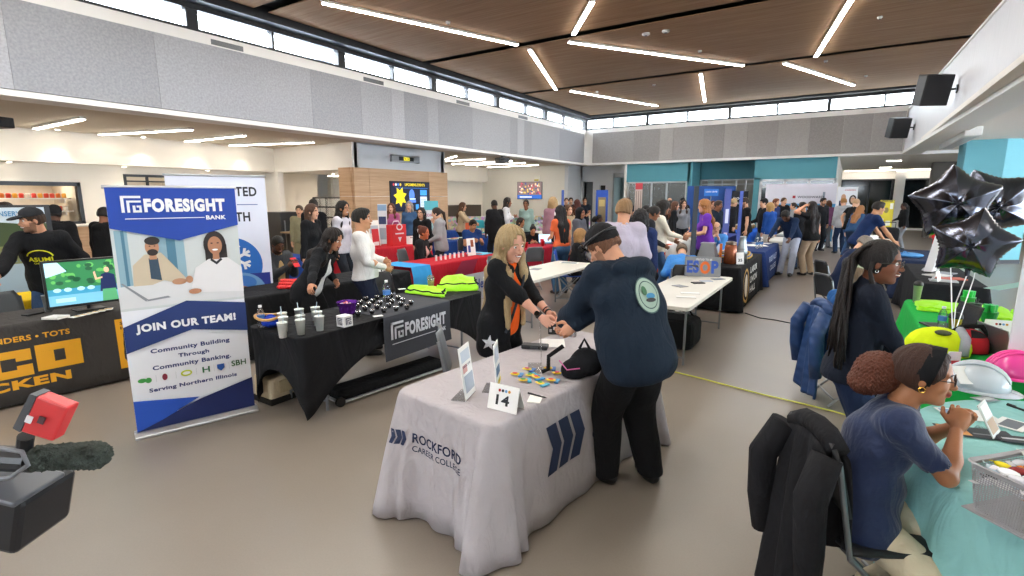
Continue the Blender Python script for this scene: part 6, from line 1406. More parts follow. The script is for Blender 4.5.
# seats stacked in the alcove: turquoise and orange chairs
for i, (u, v, D, c, l) in enumerate([(475, 208, 20, '24a8b8', 'turquoise chair furthest left in the alcove'), (472, 211, 19, 'e0622a', 'orange chair in front of the left turquoise chairs'), (483, 208, 20, '24a8b8', 'turquoise chair second from left in the alcove'), (492, 208, 20, '24a8b8', 'turquoise chair behind the man in the black jacket'), (503, 208, 20, '24a8b8', 'turquoise chair right of the man in the black jacket'), (612, 212, 19, 'e0622a', 'orange chair by the lobby door'), (641, 213, 19, '24a8b8', 'turquoise chair left of the teal office'), (607, 209, 21, '24a8b8', 'turquoise chair left of the orange one by the lobby')]):
    p = atd(u, v, D); chair(l, p.x, p.y, -60+(i*37) % 40, c, seat=.55 if i < 5 else .45)
MB
t = thing('low_wall', 'mosaic-tiled low wall with a dark top in the alcove', 'low wall', (-13.5, 17.8, 0))
tm = mat('mosaic_tiles', 'c8b8a0', .4, var=0); nt = tm.node_tree; vo = nt.nodes.new('ShaderNodeTexVoronoi'); vo.inputs['Scale'].default_value = 9; tcn = nt.nodes.new('ShaderNodeTexCoord'); nt.links.new(tcn.outputs['Object'], vo.inputs['Vector']); hs = nt.nodes.new('ShaderNodeHueSaturation'); hs.inputs['Saturation'].default_value = .55; hs.inputs['Value'].default_value = .9; nt.links.new(vo.outputs['Color'], hs.inputs['Color']); nt.links.new(hs.outputs[0], nt.nodes['Principled BSDF'].inputs['Base Color'])
MB().add([(-14.9, 17.0, 0), (-10.4, 23.0, 0), (-10.5, 23.1, 0), (-15.0, 17.1, 0), (-14.9, 17.0, 1.05), (-10.4, 23.0, 1.05), (-10.5, 23.1, 1.05), (-15.0, 17.1, 1.05)], [(0, 3, 2, 1), (4, 5, 6, 7), (0, 1, 5, 4), (1, 2, 6, 5), (2, 3, 7, 6), (3, 0, 4, 7)]).build('tiled_face', tm, t)
MB().box(-17.3, -16.6, 15.0, 22.5, 0, 1.5).build('dark_bench_back', pla('4a4138'), t)
folding_table('plastic folding table by the two women near the television', -11.2, -10.5, 15.5, 18.0); folding_table('plastic folding table behind the women sitting in the middle', -8.9, -8.2, 13.3, 15.7)
# ================================================================ RIGHT ROW
grn = cf('1fae4a')
drape('bright green tablecloth of the table with card 2', .66, 1.46, 4.4, 7.2, grn, hem=.04, flare=.03, seg=.06)
drape('black tablecloth behind the lime vests on the right', .95, 1.62, 8.7, 11.2, cf('1d1f24'), hem=.04, flare=.02, seg=.08); drape('dark navy tablecloth further along the right row', .9, 1.6, 11.8, 14.2, cf('25314e'), hem=.04, seg=.1)
drape('white tablecloth where the man in a navy polo leans', .25, 1.1, 15.2, 17.6, cf('e2e2de'), hem=.04, seg=.1)
bag('lime safety vests folded at the far end of the green cloth, left one', [Vector((.70, 6.5, .77)), Vector((1.1, 6.45, .77)), Vector((1.1, 7.1, .77)), Vector((.72, 7.1, .77))], .768, .03, Mgreen, 'a6f01e'); bag('lime safety vests folded at the far end of the green cloth, right one', [Vector((1.12, 6.2, .77)), Vector((1.45, 6.25, .77)), Vector((1.45, 7.1, .77)), Vector((1.1, 7.0, .77))], .768, .03, Mgreen, 'a6f01e')
p = atz(916, 302, .77); cup('steel travel mug with black lid on the green cloth', p.x, p.y, .768, .042, .19, col='a8abae', straw=False, lid='17181a', name='travel_mug')
p = atz(953, 335, .77); cup('yellow paper coffee cup with black lid on the green cloth', p.x, p.y, .768, .046, .15, col='e8a81c', straw=False, lid='17181a', name='coffee_cup'); p = atz(941, 328, .77); bottle('clear water bottle beside the yellow coffee cup', p.x, p.y, .768)
for i, (u, v) in enumerate(((967, 306), (988, 322))):
    p = atz(u, v, .77); t = thing('candy_bucket', ['green bucket of green bottles at the back of the green cloth', 'green bucket of green bottles near card 2'][i], 'bucket', p); MB().lathe([(.05, 0), (.065, .10), (.06, .10)], (p.x, p.y, .768), 16).build('bucket', pla('1c8a3a', .35), t)
    for q in range(5): a = q*1.26; MB().lathe([(.017, .05), (.017, .13), (.019, .13), (.019, .165)], (p.x+.035*math.cos(a), p.y+.035*math.sin(a), .768), 10).build('bottle_top', pla('28c050', .3), t)
p = atz(975, 312, .77); t = thing('pen_cup', 'black cup of dark pens between the two green buckets', 'cup', p); MB().lathe([(.045, 0), (.05, .09)], (p.x, p.y+.02, .768), 16).build('cup_body', pla('22262a'), t); MB().tube([(p.x, p.y+.02, .80), (p.x+.02, p.y+.03, .90)], .006).tube([(p.x+.01, p.y+.0, .80), (p.x-.01, p.y, .90)], .006).build('pen', pla('2a2a2c'), t)
laptop('grey laptop opened away from the camera beside card 2', 1.13, 4.95, 200, body='a8acb0'); laptop('dark laptop in front of the person in the blue pullover', .82, 5.75, 20, body='3a3c40')
tent_card('white folded card with number 2 on the green cloth', atz(998, 338, .768).x, atz(998, 338, .768).y, 10, '2', z=.768, w_=.20, h=.15, sz=.055)
sheet('white printed papers on the green cloth', 1.2, 5.8, 20, .3, .2, z=.768, pic=(('e08a5a', .1, .5, .3, .8),)); sheet('white paper on the green cloth by the coffee cup', 1.15, 5.35, 10, .26, .18, z=.768); sheet('white paper by the neon vest bag', .80, 5.0, -20, .12, .2, z=.768); sheet('black phone on the green cloth', .78, 5.3, 50, .08, .15, z=.768, col='1a1a1c', name='phone', cat='phone', th=.01)
# hi-vis bag and checked bag
p = atz(942, 352, .77); t = thing('safety_bag', 'neon yellow and grey rounded safety bag with a round badge', 'bag', (p.x, p.y, .77)); MB().ball((p.x-.03, p.y+.02, .80), (.20, .15, .15), 20, 12).build('bag_body', fab('d8f01e'), t, smooth=True); MB().tube([(p.x+.10, p.y-.13, .79), (p.x+.11, p.y-.07, .90), (p.x+.09, p.y+.03, .94), (p.x+.10, p.y+.15, .80)], .03, 8).build('grey_band', fab('9aa0a8'), t, smooth=True); MB().ball((p.x-.02, p.y-.07, .93), (.05, .03, .02), 14, 8).build('badge', paper('4a4f3a'), t)
p = atz(967, 350, .77); t = thing('checked_bag', 'red and black checked bag with a white cord', 'bag', (p.x, p.y, .77))
ck = mat('buffalo_check', 'c81e2c', .9, var=0); nt = ck.node_tree; cn = nt.nodes.new('ShaderNodeTexChecker'); cn.inputs['Scale'].default_value = 9; cn.inputs['Color1'].default_value = lin('c81e2c'); cn.inputs['Color2'].default_value = lin('201a1c'); tcn = nt.nodes.new('ShaderNodeTexCoord'); nt.links.new(tcn.outputs['Object'], cn.inputs['Vector']); nt.links.new(cn.outputs['Color'], nt.nodes['Principled BSDF'].inputs['Base Color'])
MB().ball((p.x, p.y+.02, .80), (.135, .12, .13), 20, 12).build('bag_body', ck, t, smooth=True); MB().tube([(p.x-.08+.015*math.sin(i*1.3), p.y-.08-.01*i+.02*math.cos(i*.9), .945-.022*i) for i in range(7)], .008).build('cord', pla('f0f0f0'), t, smooth=True); MB().tube([(p.x-.14, p.y, .86), (p.x-.05, p.y-.05, .96), (p.x+.06, p.y, .96), (p.x+.14, p.y+.02, .86)], .018).build('handle', fab('1a1a1c'), t)
t = thing('name_tag', 'small white and red tag card leaning on the neon bag', 'card', atz(951, 358, .8)); p = atz(953, 366, .77); MB().box(p.x-.03, p.y, .77, .0, 0, 0) if 0 else MB(Matrix.Translation((p.x, p.y, .77)) @ Matrix.Rotation(.5, 4, 'Z')).box(-.04, .04, -.004, .004, 0, .10).build('card', paper('eef0f2'), t); MB(Matrix.Translation((p.x, p.y, .77)) @ Matrix.Rotation(.5, 4, 'Z')).box(-.03, .03, -.006, -.004, .01, .04).build('print', paper('c8303a'), t)
# teal round table
Mtl = cf('8fc6c4'); TC = (1.27, 3.02, .92)
def round_cloth(cx, cy, r, z, m, label):
    n = 160; rows = [0, .02, .06, .2, .4, .6, .8, 1]; vs = []
    for t_ in rows:
        for i in range(n):
            a = 2*PI*i/n; f = math.sin(a*17+1)*.6+math.sin(a*29+2)*.4; o = .012*min(t_/.02, 1)+.06*t_+.05*t_**.8*f*max(0, min(1, t_*3)); vs.append((cx+(r+o)*math.cos(a), cy+(r+o)*math.sin(a), z-(z-.03)*t_))
    mb = MB().add(vs, [tuple(range(n))]+[(j*n+i, (j+1)*n+i, (j+1)*n+(i+1) % n, j*n+(i+1) % n) for j in range(len(rows)-1) for i in range(n)])
    o = mb.build('tablecloth', m); o.data.polygons.foreach_set('use_smooth', [False]+[True]*(len(o.data.polygons)-1)); q = o.modifiers.new('t', 'SOLIDIFY'); q.thickness = .004; q.offset = -1; return tag(o, label, 'tablecloth')
round_cloth(*TC, .76, Mtl, 'pale teal tablecloth on the round table nearest the lower right corner')
def hard_hat(label, c, r, col, rot=0):
    t = thing('hard_hat', label, 'hard hat', c); M = Matrix.Translation(c) @ Matrix.Rotation(rot, 4, 'Z'); m = pla(col, .2)
    MB(M).lathe([(r, .012), (r*.99, .04), (r*.93, .075), (r*.75, .115), (r*.45, .142), (r*.02, .150)], (0, 0, 0), 32, 1.15, .95).build('shell', m, t, smooth=True)
    mb = MB(M)
    for k in (-.028, 0, .028): mb.tube([(r*1.14*math.cos(a), k, .012+.150*math.sin(a)*(1 if k == 0 else .985)) for a in [PI*.12+PI*.76*i/14 for i in range(15)]], .009, 6)
    mb.build('ridge', m, t, smooth=True)
    P = []
    for i in range(33): a = 2*PI*i/32; e = 1+.20*max(0, math.cos(a))**2; P.append((a, e))
    MB(M).grid([[(r*1.15*k*math.cos(a)*(e if k > 1 else 1), r*.95*k*math.sin(a)*(e if k > 1 else 1), .014-.012*(k > 1)) for a, e in P] for k in (.93, 1.0, 1.13)]).build('brim', m, t, smooth=True, solid=.005); return t
p = atz(970, 392, .765); hard_hat('pale grey hard hat with a white paper on it on the teal cloth', (p.x+.04, p.y+.10, .766), .135, 'c4ced6', -.2)
q = Vector((p.x+.0, p.y+.03, .86)); t = thing('paper_note', 'white paper lying over the pale grey hard hat', 'paper', q); MB(Matrix.Translation(q) @ Matrix.Rotation(.5, 4, 'Z') @ Matrix.Rotation(.75, 4, 'X')).box(-.09, .09, -.06, .06, .0, .003).build('sheet', paper('eef0ee'), t)
p = atz(1008, 380, .765); hard_hat('bright pink hard hat on the teal cloth', (p.x+.05, p.y+.12, .766), .135, 'ec4a9c', .3); p = atz(1030, 375, .765); hard_hat('yellow hard hat at the right edge of the frame', (p.x+.16, p.y+.15, .766), .135, 'f0c820', .3)
# brochures
for i, (u, v, w_, h, r_, c, pic, l) in enumerate([(968, 414, .24, .15, -12, 'e9ebea', (('7fa4c8', .05, .45, .2, .9), ('5a4a3a', .3, .45, .3, .8)), 'white brochure with a blue photo on the teal cloth'), (975, 432, .30, .12, -18, '3a3f46', (('d89a5a', .03, .4, .1, .95), ('e0c8a0', .1, .3, .3, .8), ('8a8f94', .45, .95, .3, .4)), 'dark brochure with an orange photo on the teal cloth'), (1012, 424, .16, .12, 30, 'e6e8e6', (('6a7078', .1, .9, .2, .8),), 'small printed card at the right of the brochures'), (985, 399, .12, .07, 10, '8a9498', (('b8c0c0', .1, .9, .3, .7),), 'grey card below the pale hard hat'), (1018, 440, .16, .08, -15, '2f343a', (('c8ccd0', .1, .9, .4, .6),), 'dark card strip at the right edge')]):
    p = atz(u, v, .77); sheet(l, p.x, p.y, r_+33, w_, h, z=.764+i*.0015, col=c, pic=pic, name='brochure', cat='brochure', th=.003)
p = atz(1003, 436, .77); standup('clear plastic leaflet stand seen obliquely on the teal cloth', p.x-.02, p.y, -20, .14, .16, z=.764, col='c9cbc4', tilt=28, pics=(('a88a6a', .1, .9, .1, .5), ('e8e8e4', .1, .9, .55, .95)))
p = atz(1022, 410, .77); t = thing('pen', 'black pen at the right edge on the teal cloth', 'pen', p); MB().tube([(p.x-.05, p.y+.05, .772), (p.x+.02, p.y-.02, .772), (p.x+.04, p.y-.04, .772)], [.006, .006, .002]).build('barrel', pla('1a1a1c'), t); MB().tube([(p.x-.05, p.y+.05, .78), (p.x-.02, p.y+.02, .78)], .002).build('clip', pla('1a1a1c'), t)
# basket of wrapped sweets
bk_ = mat('perforated_plastic', '9b9a9c', .45, var=0); nt = bk_.node_tree; tcn = nt.nodes.new('ShaderNodeTexCoord'); sx = nt.nodes.new('ShaderNodeSeparateXYZ'); nt.links.new(tcn.outputs['Object'], sx.inputs[0])
def mth(op, a, b=None, v2=None):
    n = nt.nodes.new('ShaderNodeMath'); n.operation = op
    for i_, q in enumerate((a, b)):
        if q is None: continue
        if isinstance(q, (int, float)): n.inputs[i_].default_value = q
        else: nt.links.new(q, n.inputs[i_])
    return n.outputs[0]
u_ = mth('ADD', sx.outputs[0], sx.outputs[1]); w1 = mth('SINE', mth('MULTIPLY', mth('ADD', u_, sx.outputs[2]), 400.)); w2 = mth('SINE', mth('MULTIPLY', mth('SUBTRACT', u_, sx.outputs[2]), 400.))
hole = mth('GREATER_THAN', mth('MULTIPLY', w1, w2), .22); zl = mth('LESS_THAN', sx.outputs[2], .17); zh = mth('GREATER_THAN', sx.outputs[2], .012)
al = mth('SUBTRACT', 1., mth('MULTIPLY', mth('MULTIPLY', hole, zl), zh)); nt.links.new(al, nt.nodes['Principled BSDF'].inputs['Alpha'])
bp_ = atz(961, 507, .765); BA = math.radians(-43)
t = thing('plastic_basket', 'grey perforated plastic basket of wrapped sweets in the lower right', 'basket', (bp_.x, bp_.y, .766)); M = Matrix.Translation((bp_.x, bp_.y, .766)) @ Matrix.Rotation(BA, 4, 'Z')
def bsk(mb, o, z0, z1, w0=.40, d0=.30):
    P = [(p_[0], p_[1]) for p_ in rrect(-o, w0+o, -o, d0+o, .03, 4, .05)]; return P
def wallring(o0, o1, z0, z1):
    a = bsk(None, o0, 0, 0); b = bsk(None, o1, 0, 0); n = len(a); return MB(M).add([(x_, y_, z0) for x_, y_ in a]+[(x_, y_, z1) for x_, y_ in b], [(i, (i+1) % n, n+(i+1) % n, n+i) for i in range(n)])
wm = wallring(-.016, 0.004, .0, .185); wb = wm.build('basket_wall', bk_, t)
# keep object-space pattern aligned with the basket by giving the wall its own frame
Mi = M.inverted(); Pt = Matrix.Translation((bp_.x, bp_.y, .766))
for v_ in wb.data.vertices: v_.co = Mi @ (Pt @ v_.co)
wb.matrix_local = Matrix.Rotation(BA, 4, 'Z')
wallring(.0, .010, .180, .190).build('rim', mat('basket_rim', '9b9a9c', .45, var=0), t, solid=.006); MB(M).box(.0, .40, .0, .30, .001, .006).build('basket_floor', MC['basket_rim'], t)
cc_ = ['d8d8dc', 'e6e4e0', 'c8ccd4', 'e8842a', '2a3a7a', 'e8d82a', '8a2a2a', '3a3c40', 'b8ccd8', 'f0f0f0']
for i in range(56):
    k = i % 28; q = M @ Vector((.04+(k % 7)*.053+rnd.uniform(-.01, .01), .04+(k//7)*.07+rnd.uniform(-.01, .01), .11+.05*(i//28)+rnd.uniform(0, .02)+.012*math.sin(k)))
    Mx = Matrix.Translation(q) @ Matrix.Rotation(rnd.uniform(0, 6), 4, 'Z') @ Matrix.Rotation(rnd.uniform(-.5, .5), 4, 'X'); c_ = cc_[i % 10]
    tt = thing('wrapped_sweet', 'small wrapped sweet in the grey perforated basket', 'candy', q, 'wrapped sweets in the grey basket'); MB(Mx).ball((0, 0, 0), (.034, .02, .012), 10, 6).build('wrapper', pla(c_, .25), tt, smooth=True)
    MB(Mx).box(-.05, -.032, -.014, .014, -.001, .001).box(.032, .05, -.014, .014, -.001, .001).build('twist', pla(c_, .25), tt)
# white display board at the right edge
a = atz(1004, 362, .3); D = 3.3; c0_ = atd(1005, 362, D); e0 = atd(1100, 362, D-.25)
Ub = Vector((e0.x-c0_.x, e0.y-c0_.y, 0)).normalized(); t = thing('display_board', 'tall white display board cut by the right edge of the frame', 'board', (c0_.x, c0_.y, 0)); MB().prism(rect(0, .85, 0, 2.0), .03, (c0_.x, c0_.y, .0), Ub, (0, 0, 1)).build('panel', mat('foam_board', 'e4e6ea', .5, var=.01), t); MB().prism([(-.12, 0), (-.12, .03), (.12, .03), (.12, 0)], .8, Vector((c0_.x, c0_.y, 0))+Ub*.02, Ub.cross(Vector((0, 0, 1))), (0, 0, 1)).build('base', met('a8abae'), t)
# small white leaning board behind the balloons
c0_ = atz(922, 268, .77); t = thing('foam_board', 'narrow white board standing on the black cloth before the person in red', 'board', c0_); e_ = atd(931, 222, 9.6)
MB().prism(rect(0, .10, 0, .78), .5, Vector((1.15, 10.2, .766)), Vector((.97, -.2, 0)).normalized(), (Vector((0, 0, 1))+Vector((.15, .05, 0))).normalized()).build('panel', mat('foam_board', 'e4e6ea'), t)
for i, (y_, c_) in enumerate(((9.0, 'b8bcc0'), (9.3, 'c86a5a'), (9.6, 'd8d8d6'), (9.9, '8a8e94'), (10.3, 'c0c4c8'))): sheet(['grey leaflets nearest on the black right cloth', 'red and white leaflets on the black right cloth', 'white leaflets in the middle of the black right cloth', 'dark leaflets on the black right cloth', 'grey leaflets furthest on the black right cloth'][i], 1.2+.12*(i % 2), y_, 20*i, .3, .2, z=.766, col=c_, th=.015)
tent_card('white tent card edge-on on the black right cloth', 1.12, 8.95, 70, '', z=.766, w_=.16, h=.14)
t = thing('blue_bag', 'light blue plastic bag on the dark navy cloth', 'bag', (1.1, 12.5, .766)); MB().ball((1.1, 12.4, .80), (.22, .2, .05)).build('bag_body', fab('5a9ad8'), t, smooth=True); MB().tube([(.95, 12.3, .83), (1.0, 12.25, .88), (1.1, 12.3, .83)], .01).build('handle', fab('5a9ad8'), t)
for i, (x_, y_) in enumerate(((.5, 15.7), (.6, 16.0))): tent_card(['white display card with blue print on the leaning man\'s table', 'second white display card on the leaning man\'s table'][i], x_, y_, 20, 'info', z=.766, w_=.3, h=.18, icons=False, sz=.05)
t = thing('black_case', 'black rolling case behind the man leaning on the white cloth', 'case', (1.3, 17.5, 0)); MB().box(.7, 1.3, 17.9, 18.4, .1, 1.05).build('case_body', fab('1b1c1f'), t, bevel=.08); MB().tube([(.8, 18.1, 1.0), (.8, 18.1, 1.2), (1.2, 18.1, 1.2), (1.2, 18.1, 1.0)], .015).build('handle', pla('3a3c3e'), t); MB().cyl((.75, 17.95, .06), (.8, 17.95, .06), .06).cyl((1.2, 17.95, .06), (1.25, 17.95, .06), .06).build('wheel', pla('101112'), t)
# balloons
Mfoil = mat('gunmetal_foil', '565964', .2, metal=1., var=.05, vs=3, bump=.25, bs=5)
def star_balloon(label, c, R_, rot, yaw, tilt=0, tail=True):
    t = thing('star_balloon', label, 'balloon', c, 'black foil star balloons'); M = Matrix.Translation(c) @ Matrix.Rotation(yaw, 4, 'Z') @ Matrix.Rotation(tilt, 4, 'Y') @ Matrix.Rotation(rot, 4, 'X'); mb = MB(M); n = 100; m_ = 14
    for sd in (1, -1):
        rows = []
        for j in range(m_+1):
            s_ = math.sin(j/m_*PI/2); row = []
            for i in range(n+1):
                a = 2*PI*i/n; k = (a/(2*PI)*5) % 1; d = abs(k-.5)*2     # d=1 at tips
                ro = R_*(.70+.30*d**2.0); h = R_*.50*max(0, 1-s_**2.3)**.62*(1+.10*d)
                pk_ = 1-.035*s_**6*math.sin(i*2.9)*(1-d*.6)
                row.append((sd*(h+R_*.02*s_**5*math.sin(i*1.9)*(1-s_)), (R_*.8*(1-s_)+ro*s_)*s_*pk_*math.sin(a), (R_*.8*(1-s_)+ro*s_)*s_*pk_*math.cos(a)))
            rows.append(row if sd > 0 else row[::-1])
        mb.grid(rows)
    mb.build('foil_body', Mfoil, t, smooth=True)
    return t, M
bd = 4.15
b_ = [(atd(951, 203, bd), .40, .25, -1.05, .0), (atd(992, 203, bd+.25), .36, .9, -.75, .15), (atd(969, 240, bd-.22), .36, .0, -1.0, .1)]
b_[0] = (atd(954, 203, bd), .31, .12, -1.55, .0); b_[1] = (atd(988, 205, bd+.38), .34, .45, -1.35, .1); b_[2] = (atd(972, 244, bd-.40), .27, -.15, -1.75, .05)
wt = atz(952, 343, .79)
t = thing('balloon_weight', 'crinkled silver weight holding the balloon ribbons on the green cloth', 'weight', wt); MB().ball((wt.x, wt.y, .80), (.045, .045, .03), 14, 8).build('weight_body', mat('silver_foil', 'd8dadc', .25, metal=.7, bump=1, bs=60), t, smooth=True); MB().ball((wt.x+.03, wt.y, .83), (.02, .02, .02), 8, 6).build('bow', MC['silver_foil'], t)
for i, (c, r_, ro, ya, ti) in enumerate(b_):
    t, M = star_balloon(['black foil star balloon at the upper left of the bunch', 'black foil star balloon behind, pointing right', 'black foil star balloon hanging lowest in the bunch'][i], c, r_, ro, ya, ti)
    bt = c-Vector((0, 0, r_*.62)); MB().cyl(bt+Vector((0, 0, .04)), bt-Vector((0, 0, .07)), .022, .014, 8).build('tail', Mfoil, t)
    MB().tube([bt-Vector((0, 0, .06)), bt.lerp(wt, .5)+Vector((.03*math.sin(i*2), .02, .02)), Vector((wt.x, wt.y, .82))], .004, 5).build('ribbon', pla('f2f2f4'), t)
# floor cables and tape
t = tag(MB().tube([atz(*q, .012) for q in ((655, 366), (675, 372), (700, 378), (730, 386), (765, 395), (800, 403), (836, 412), (870, 422))], .008, 6).build('tape_strip', pla('c9c84a')), 'yellow and black taped cable crossing the aisle floor', 'cable')
tag(MB().tube([atz(*q, .008) for q in ((745, 313), (760, 318), (775, 320), (790, 323), (805, 326), (822, 330))], .009, 6).build('floor_cable', pla('2a2b2c')), 'black cable crossing the aisle further back', 'cable')
# chairs with coats on the right
chair('black chair with a black coat over its back, lowest on the right', .215, 2.63, 33, '1a1b1e'); chair('black folding chair under the blue quilted jacket', .18, 5.55, 20, '17181a', legc='a8abae')
def coat(label, c, rot, w_, h, col, m=None, th=.05, tail=.3, name='coat', quilt=False):
    """garment draped over a chair back: shoulders on top, cloth falling on the outer side"""
    M = Matrix.Translation(c) @ Matrix.Rotation(math.radians(rot), 4, 'Z'); t = thing(name, label, 'coat', c); m = m or fab(col)
    def sheet_(s, w0, w1, hh, ph):
        P = []
        for i in range(25):
            a = i/24; ww = w0+(w1-w0)*a; row = []
            for j in range(33):
                b = j/32; f = math.sin(b*21+ph+2*a)*.018*(.3+a)+math.sin(b*9+ph)*.02*a
                row.append((s*(.03+.05*a**.7)+f*s-.02*math.sin(PI*b)*0, -ww/2+ww*b, -hh*a+.03*math.sin(b*7+ph)*a+(-.05*abs(2*b-1)**3)*(1-a)))
            P.append(row)
        return P
    MB(M).grid(sheet_(-1, w_*.72, w_, h, 1)).build('outer_panel', m, t, smooth=True, solid=.02); MB(M).grid(sheet_(1, w_*.72, w_*.8, h*.55, 2)).build('inner_panel', m, t, smooth=True, solid=.02)
    MB(M).tube([(0, -w_*.34, -.02), (0, -w_*.18, .025), (0, 0, .035), (0, w_*.18, .025), (0, w_*.34, -.02)], .045, 10).build('collar', m, t, smooth=True)
    for sd in (1, -1): MB(M).tube([(-.05, sd*w_*.36, -.03), (-.12, sd*w_*.43, -.2), (-.11, sd*w_*.45, -.42), (-.09, sd*w_*.42, -.60)], [.06, .065, .06, .05], 12).build('sleeve', m, t, smooth=True)
    return t
mq = mat('blue_quilting', '1c3d6e', .55, var=.05, vs=8, bump=.0); nt = mq.node_tree; br_ = nt.nodes.new('ShaderNodeTexWave'); br_.wave_type = 'BANDS'; br_.bands_direction = 'DIAGONAL'; br_.inputs['Scale'].default_value = 7; tcn = nt.nodes.new('ShaderNodeTexCoord'); nt.links.new(tcn.outputs['Object'], br_.inputs['Vector']); bpn = nt.nodes.new('ShaderNodeBump'); bpn.inputs['Strength'].default_value = .3; bpn.inputs['Distance'].default_value = .02; nt.links.new(br_.outputs['Fac'], bpn.inputs['Height']); nt.links.new(bpn.outputs[0], nt.nodes['Principled BSDF'].inputs['Normal'])
coat('blue quilted jacket draped over the black folding chair', (-.10, 5.45, .90), 20, .62, .82, '24508e', m=mq, name='quilted_jacket')
coat('black coat draped over the nearest chair at the bottom right', (-.02, 2.48, .89), 33, .46, .86, '1c1c1f', name='draped_coat')
# film camera at the lower left
t = thing('video_camera', 'black video camera with furry microphone and red pack at the lower left', 'video camera', atd(-30, 500, .95)); cb = atd(18, 505, 1.0); R_ = Matrix.Rotation(math.radians(33), 4, 'Z')
def cm(u, v, D=1.): return atd(u, v, D)
q = cm(0, 507, 1.0); MB(Matrix.Translation(q) @ R_ @ Matrix.Rotation(.28, 4, 'Y')).box(-.22, .085, -.05, .09, -.062, .066).build('body', mat('camera_plastic', '17181c', .4, var=.02), t, bevel=.012)
q = cm(-14, 482, .98); MB(Matrix.Translation(q) @ R_ @ Matrix.Rotation(.28, 4, 'Y')).box(-.2, .105, -.05, .07, .0, .012).build('top_plate', pla('55585e', .3), t, bevel=.004)
a, b = cm(-60, 455, 1.0), cm(34, 460, .98); MB().tube([a, b], .026, 14).build('microphone', pla('26272a', .4), t)
F = Field(); a, b = cm(40, 458, .98), cm(96, 455, 1.02); F.c(tuple(a), tuple(b), .024, .027, k=.01); v, f = F.mesh(.0028, lambda x_, y_, z_: .0035*np.sin(420*x_+3*np.sin(300*z_))*np.sin(430*z_+2*np.sin(260*y_))+.003*np.sin(210*(x_+z_)))
o_ = off(t); npmesh('fur_windscreen', [(v-np.array(o_), f, 0)], [mat('grey_green_fur', '39403a', .95, var=.35, vs=120, bump=1, bs=150)], t)
cr_ = [cm(u, v, .95) for u, v in ((36, 396), (68, 408), (52, 442), (20, 432))]; Nn = (cr_[1]-cr_[0]).cross(cr_[3]-cr_[0]).normalized(); mb = MB(); vs = [tuple(k) for k in cr_]+[tuple(k+Nn*.03) for k in cr_]; mb.add(vs, [(0, 1, 2, 3), (7, 6, 5, 4), (0, 4, 5, 1), (1, 5, 6, 2), (2, 6, 7, 3), (3, 7, 4, 0)]); mb.build('red_transmitter', pla('d2393c', .35), t, bevel=.004)
c1 = cr_[0].lerp(cr_[2], .5)-Nn*.001; U_ = (cr_[1]-cr_[0]).normalized(); V2 = (cr_[0]-cr_[3]).normalized(); MB().prism(rect(-.008, .004, -.01, .006), .002, c1-Nn*.001, U_, V2).build('window', pla('4a3038'), t); MB().prism(rect(-.03, -.018, -.018, -.002), .002, c1-Nn*.001, U_, V2).build('white_label', paper('e8e8ea'), t)
l1 = [cm(u, v, .95) for u, v in ((30, 394), (37, 396), (20, 432), (13, 428))]; MB().add([tuple(k-Nn*.001) for k in l1]+[tuple(k+Nn*.03) for k in l1], [(0, 1, 2, 3), (7, 6, 5, 4), (0, 4, 5, 1), (1, 5, 6, 2), (2, 6, 7, 3), (3, 7, 4, 0)]).build('dark_side', pla('4a4d52'), t)
a = cm(26, 436, .97); b = cm(24, 452, .98); MB().cyl(a, b, .014).build('mount', pla('1a1b1e'), t); MB().tube([cm(0, 448, .93), cm(22, 452, .92), cm(28, 465, .92), cm(10, 478, .92), cm(-20, 480, .92)], .0045, 6).build('cable', pla('6a6c70'), t, smooth=True)
q = cm(-75, 560, 1.0); MB().cyl((q.x, q.y, q.z+.2), (q.x, q.y, .75), .022).build('tripod_column', pla('1a1b1e'), t)
for k in range(3): a = k*2.09+2.6; MB().tube([(q.x, q.y, .95), (q.x+.35*math.cos(a), q.y+.35*math.sin(a), .01)], .014).build('tripod_leg', pla('1a1b1e'), t)
# ================================================================ THE PEOPLE
DK, BR, BL_, GR, BK = '2a1c14', '4a3020', 'a98a5e', '8f8a84', '141214'
S1, S2, S3, S4 = 'd9a789', 'c08a66', '8a5a40', '5f3d2c'
def W_(u, v, D): return atd(u, v, D)
def P_(label, u, v, D, face, h=None, sit=False, chair_='2b2d30', **k):
    x, y, hz = place(u, v, D)
    if sit:
        # seated: head top seen at (u,v); hips sit behind the head along the facing direction
        k.setdefault('pz', .55); k.setdefault('lean', 8); hh = h or 1.7
        s = hh/1.75; f = math.radians(face); d = k.pop('back', .10)*s; x -= d*math.cos(f); y -= d*math.sin(f)
        if chair_: chair(k.pop('clabel', 'chair under the '+label[:60].split(' with ')[0].replace('person', 'sitter', 1)) if True else '', x-.0*math.cos(f), y, face, chair_)
        k.pop('clabel', None)
    else: hh = h or min(max(hz+k.pop('dh', 0), 1.5), 1.87)
    k.pop('dh', None)
    return person(label, x, y, face, hh, headat=(x, y), **k)
# ---------------------------------------------------------------- blonde woman at the grey table
bx, by = W_(512, 232, 3.94).x, W_(512, 232, 3.94).y
hL, hR = W_(550, 314, 3.86), W_(543, 319, 3.74)
bw = person('smiling woman with long blonde hair, black blazer and orange top at the grey table', bx, by, 8, 1.66, headat=(bx, by), skin='e0a890', hair=('long', 'a8916a', .50, 1.25), top=('jacket', '141518'), inner='f0641e', bottom='17181b', sex='f',
    res=.011, lean=6, bend=4, tw=-10, head=(-26, 14, 4), slv=.35, L=hL, R=hR, Lp=(-.3, .5, -.7), Rp=(-.3, -.5, -.7), smile=True, bulk=1.2, curl=45, hemz=-.28, headsc=1.14,
    Lh=None, Rh=None)
g = bw['gar']
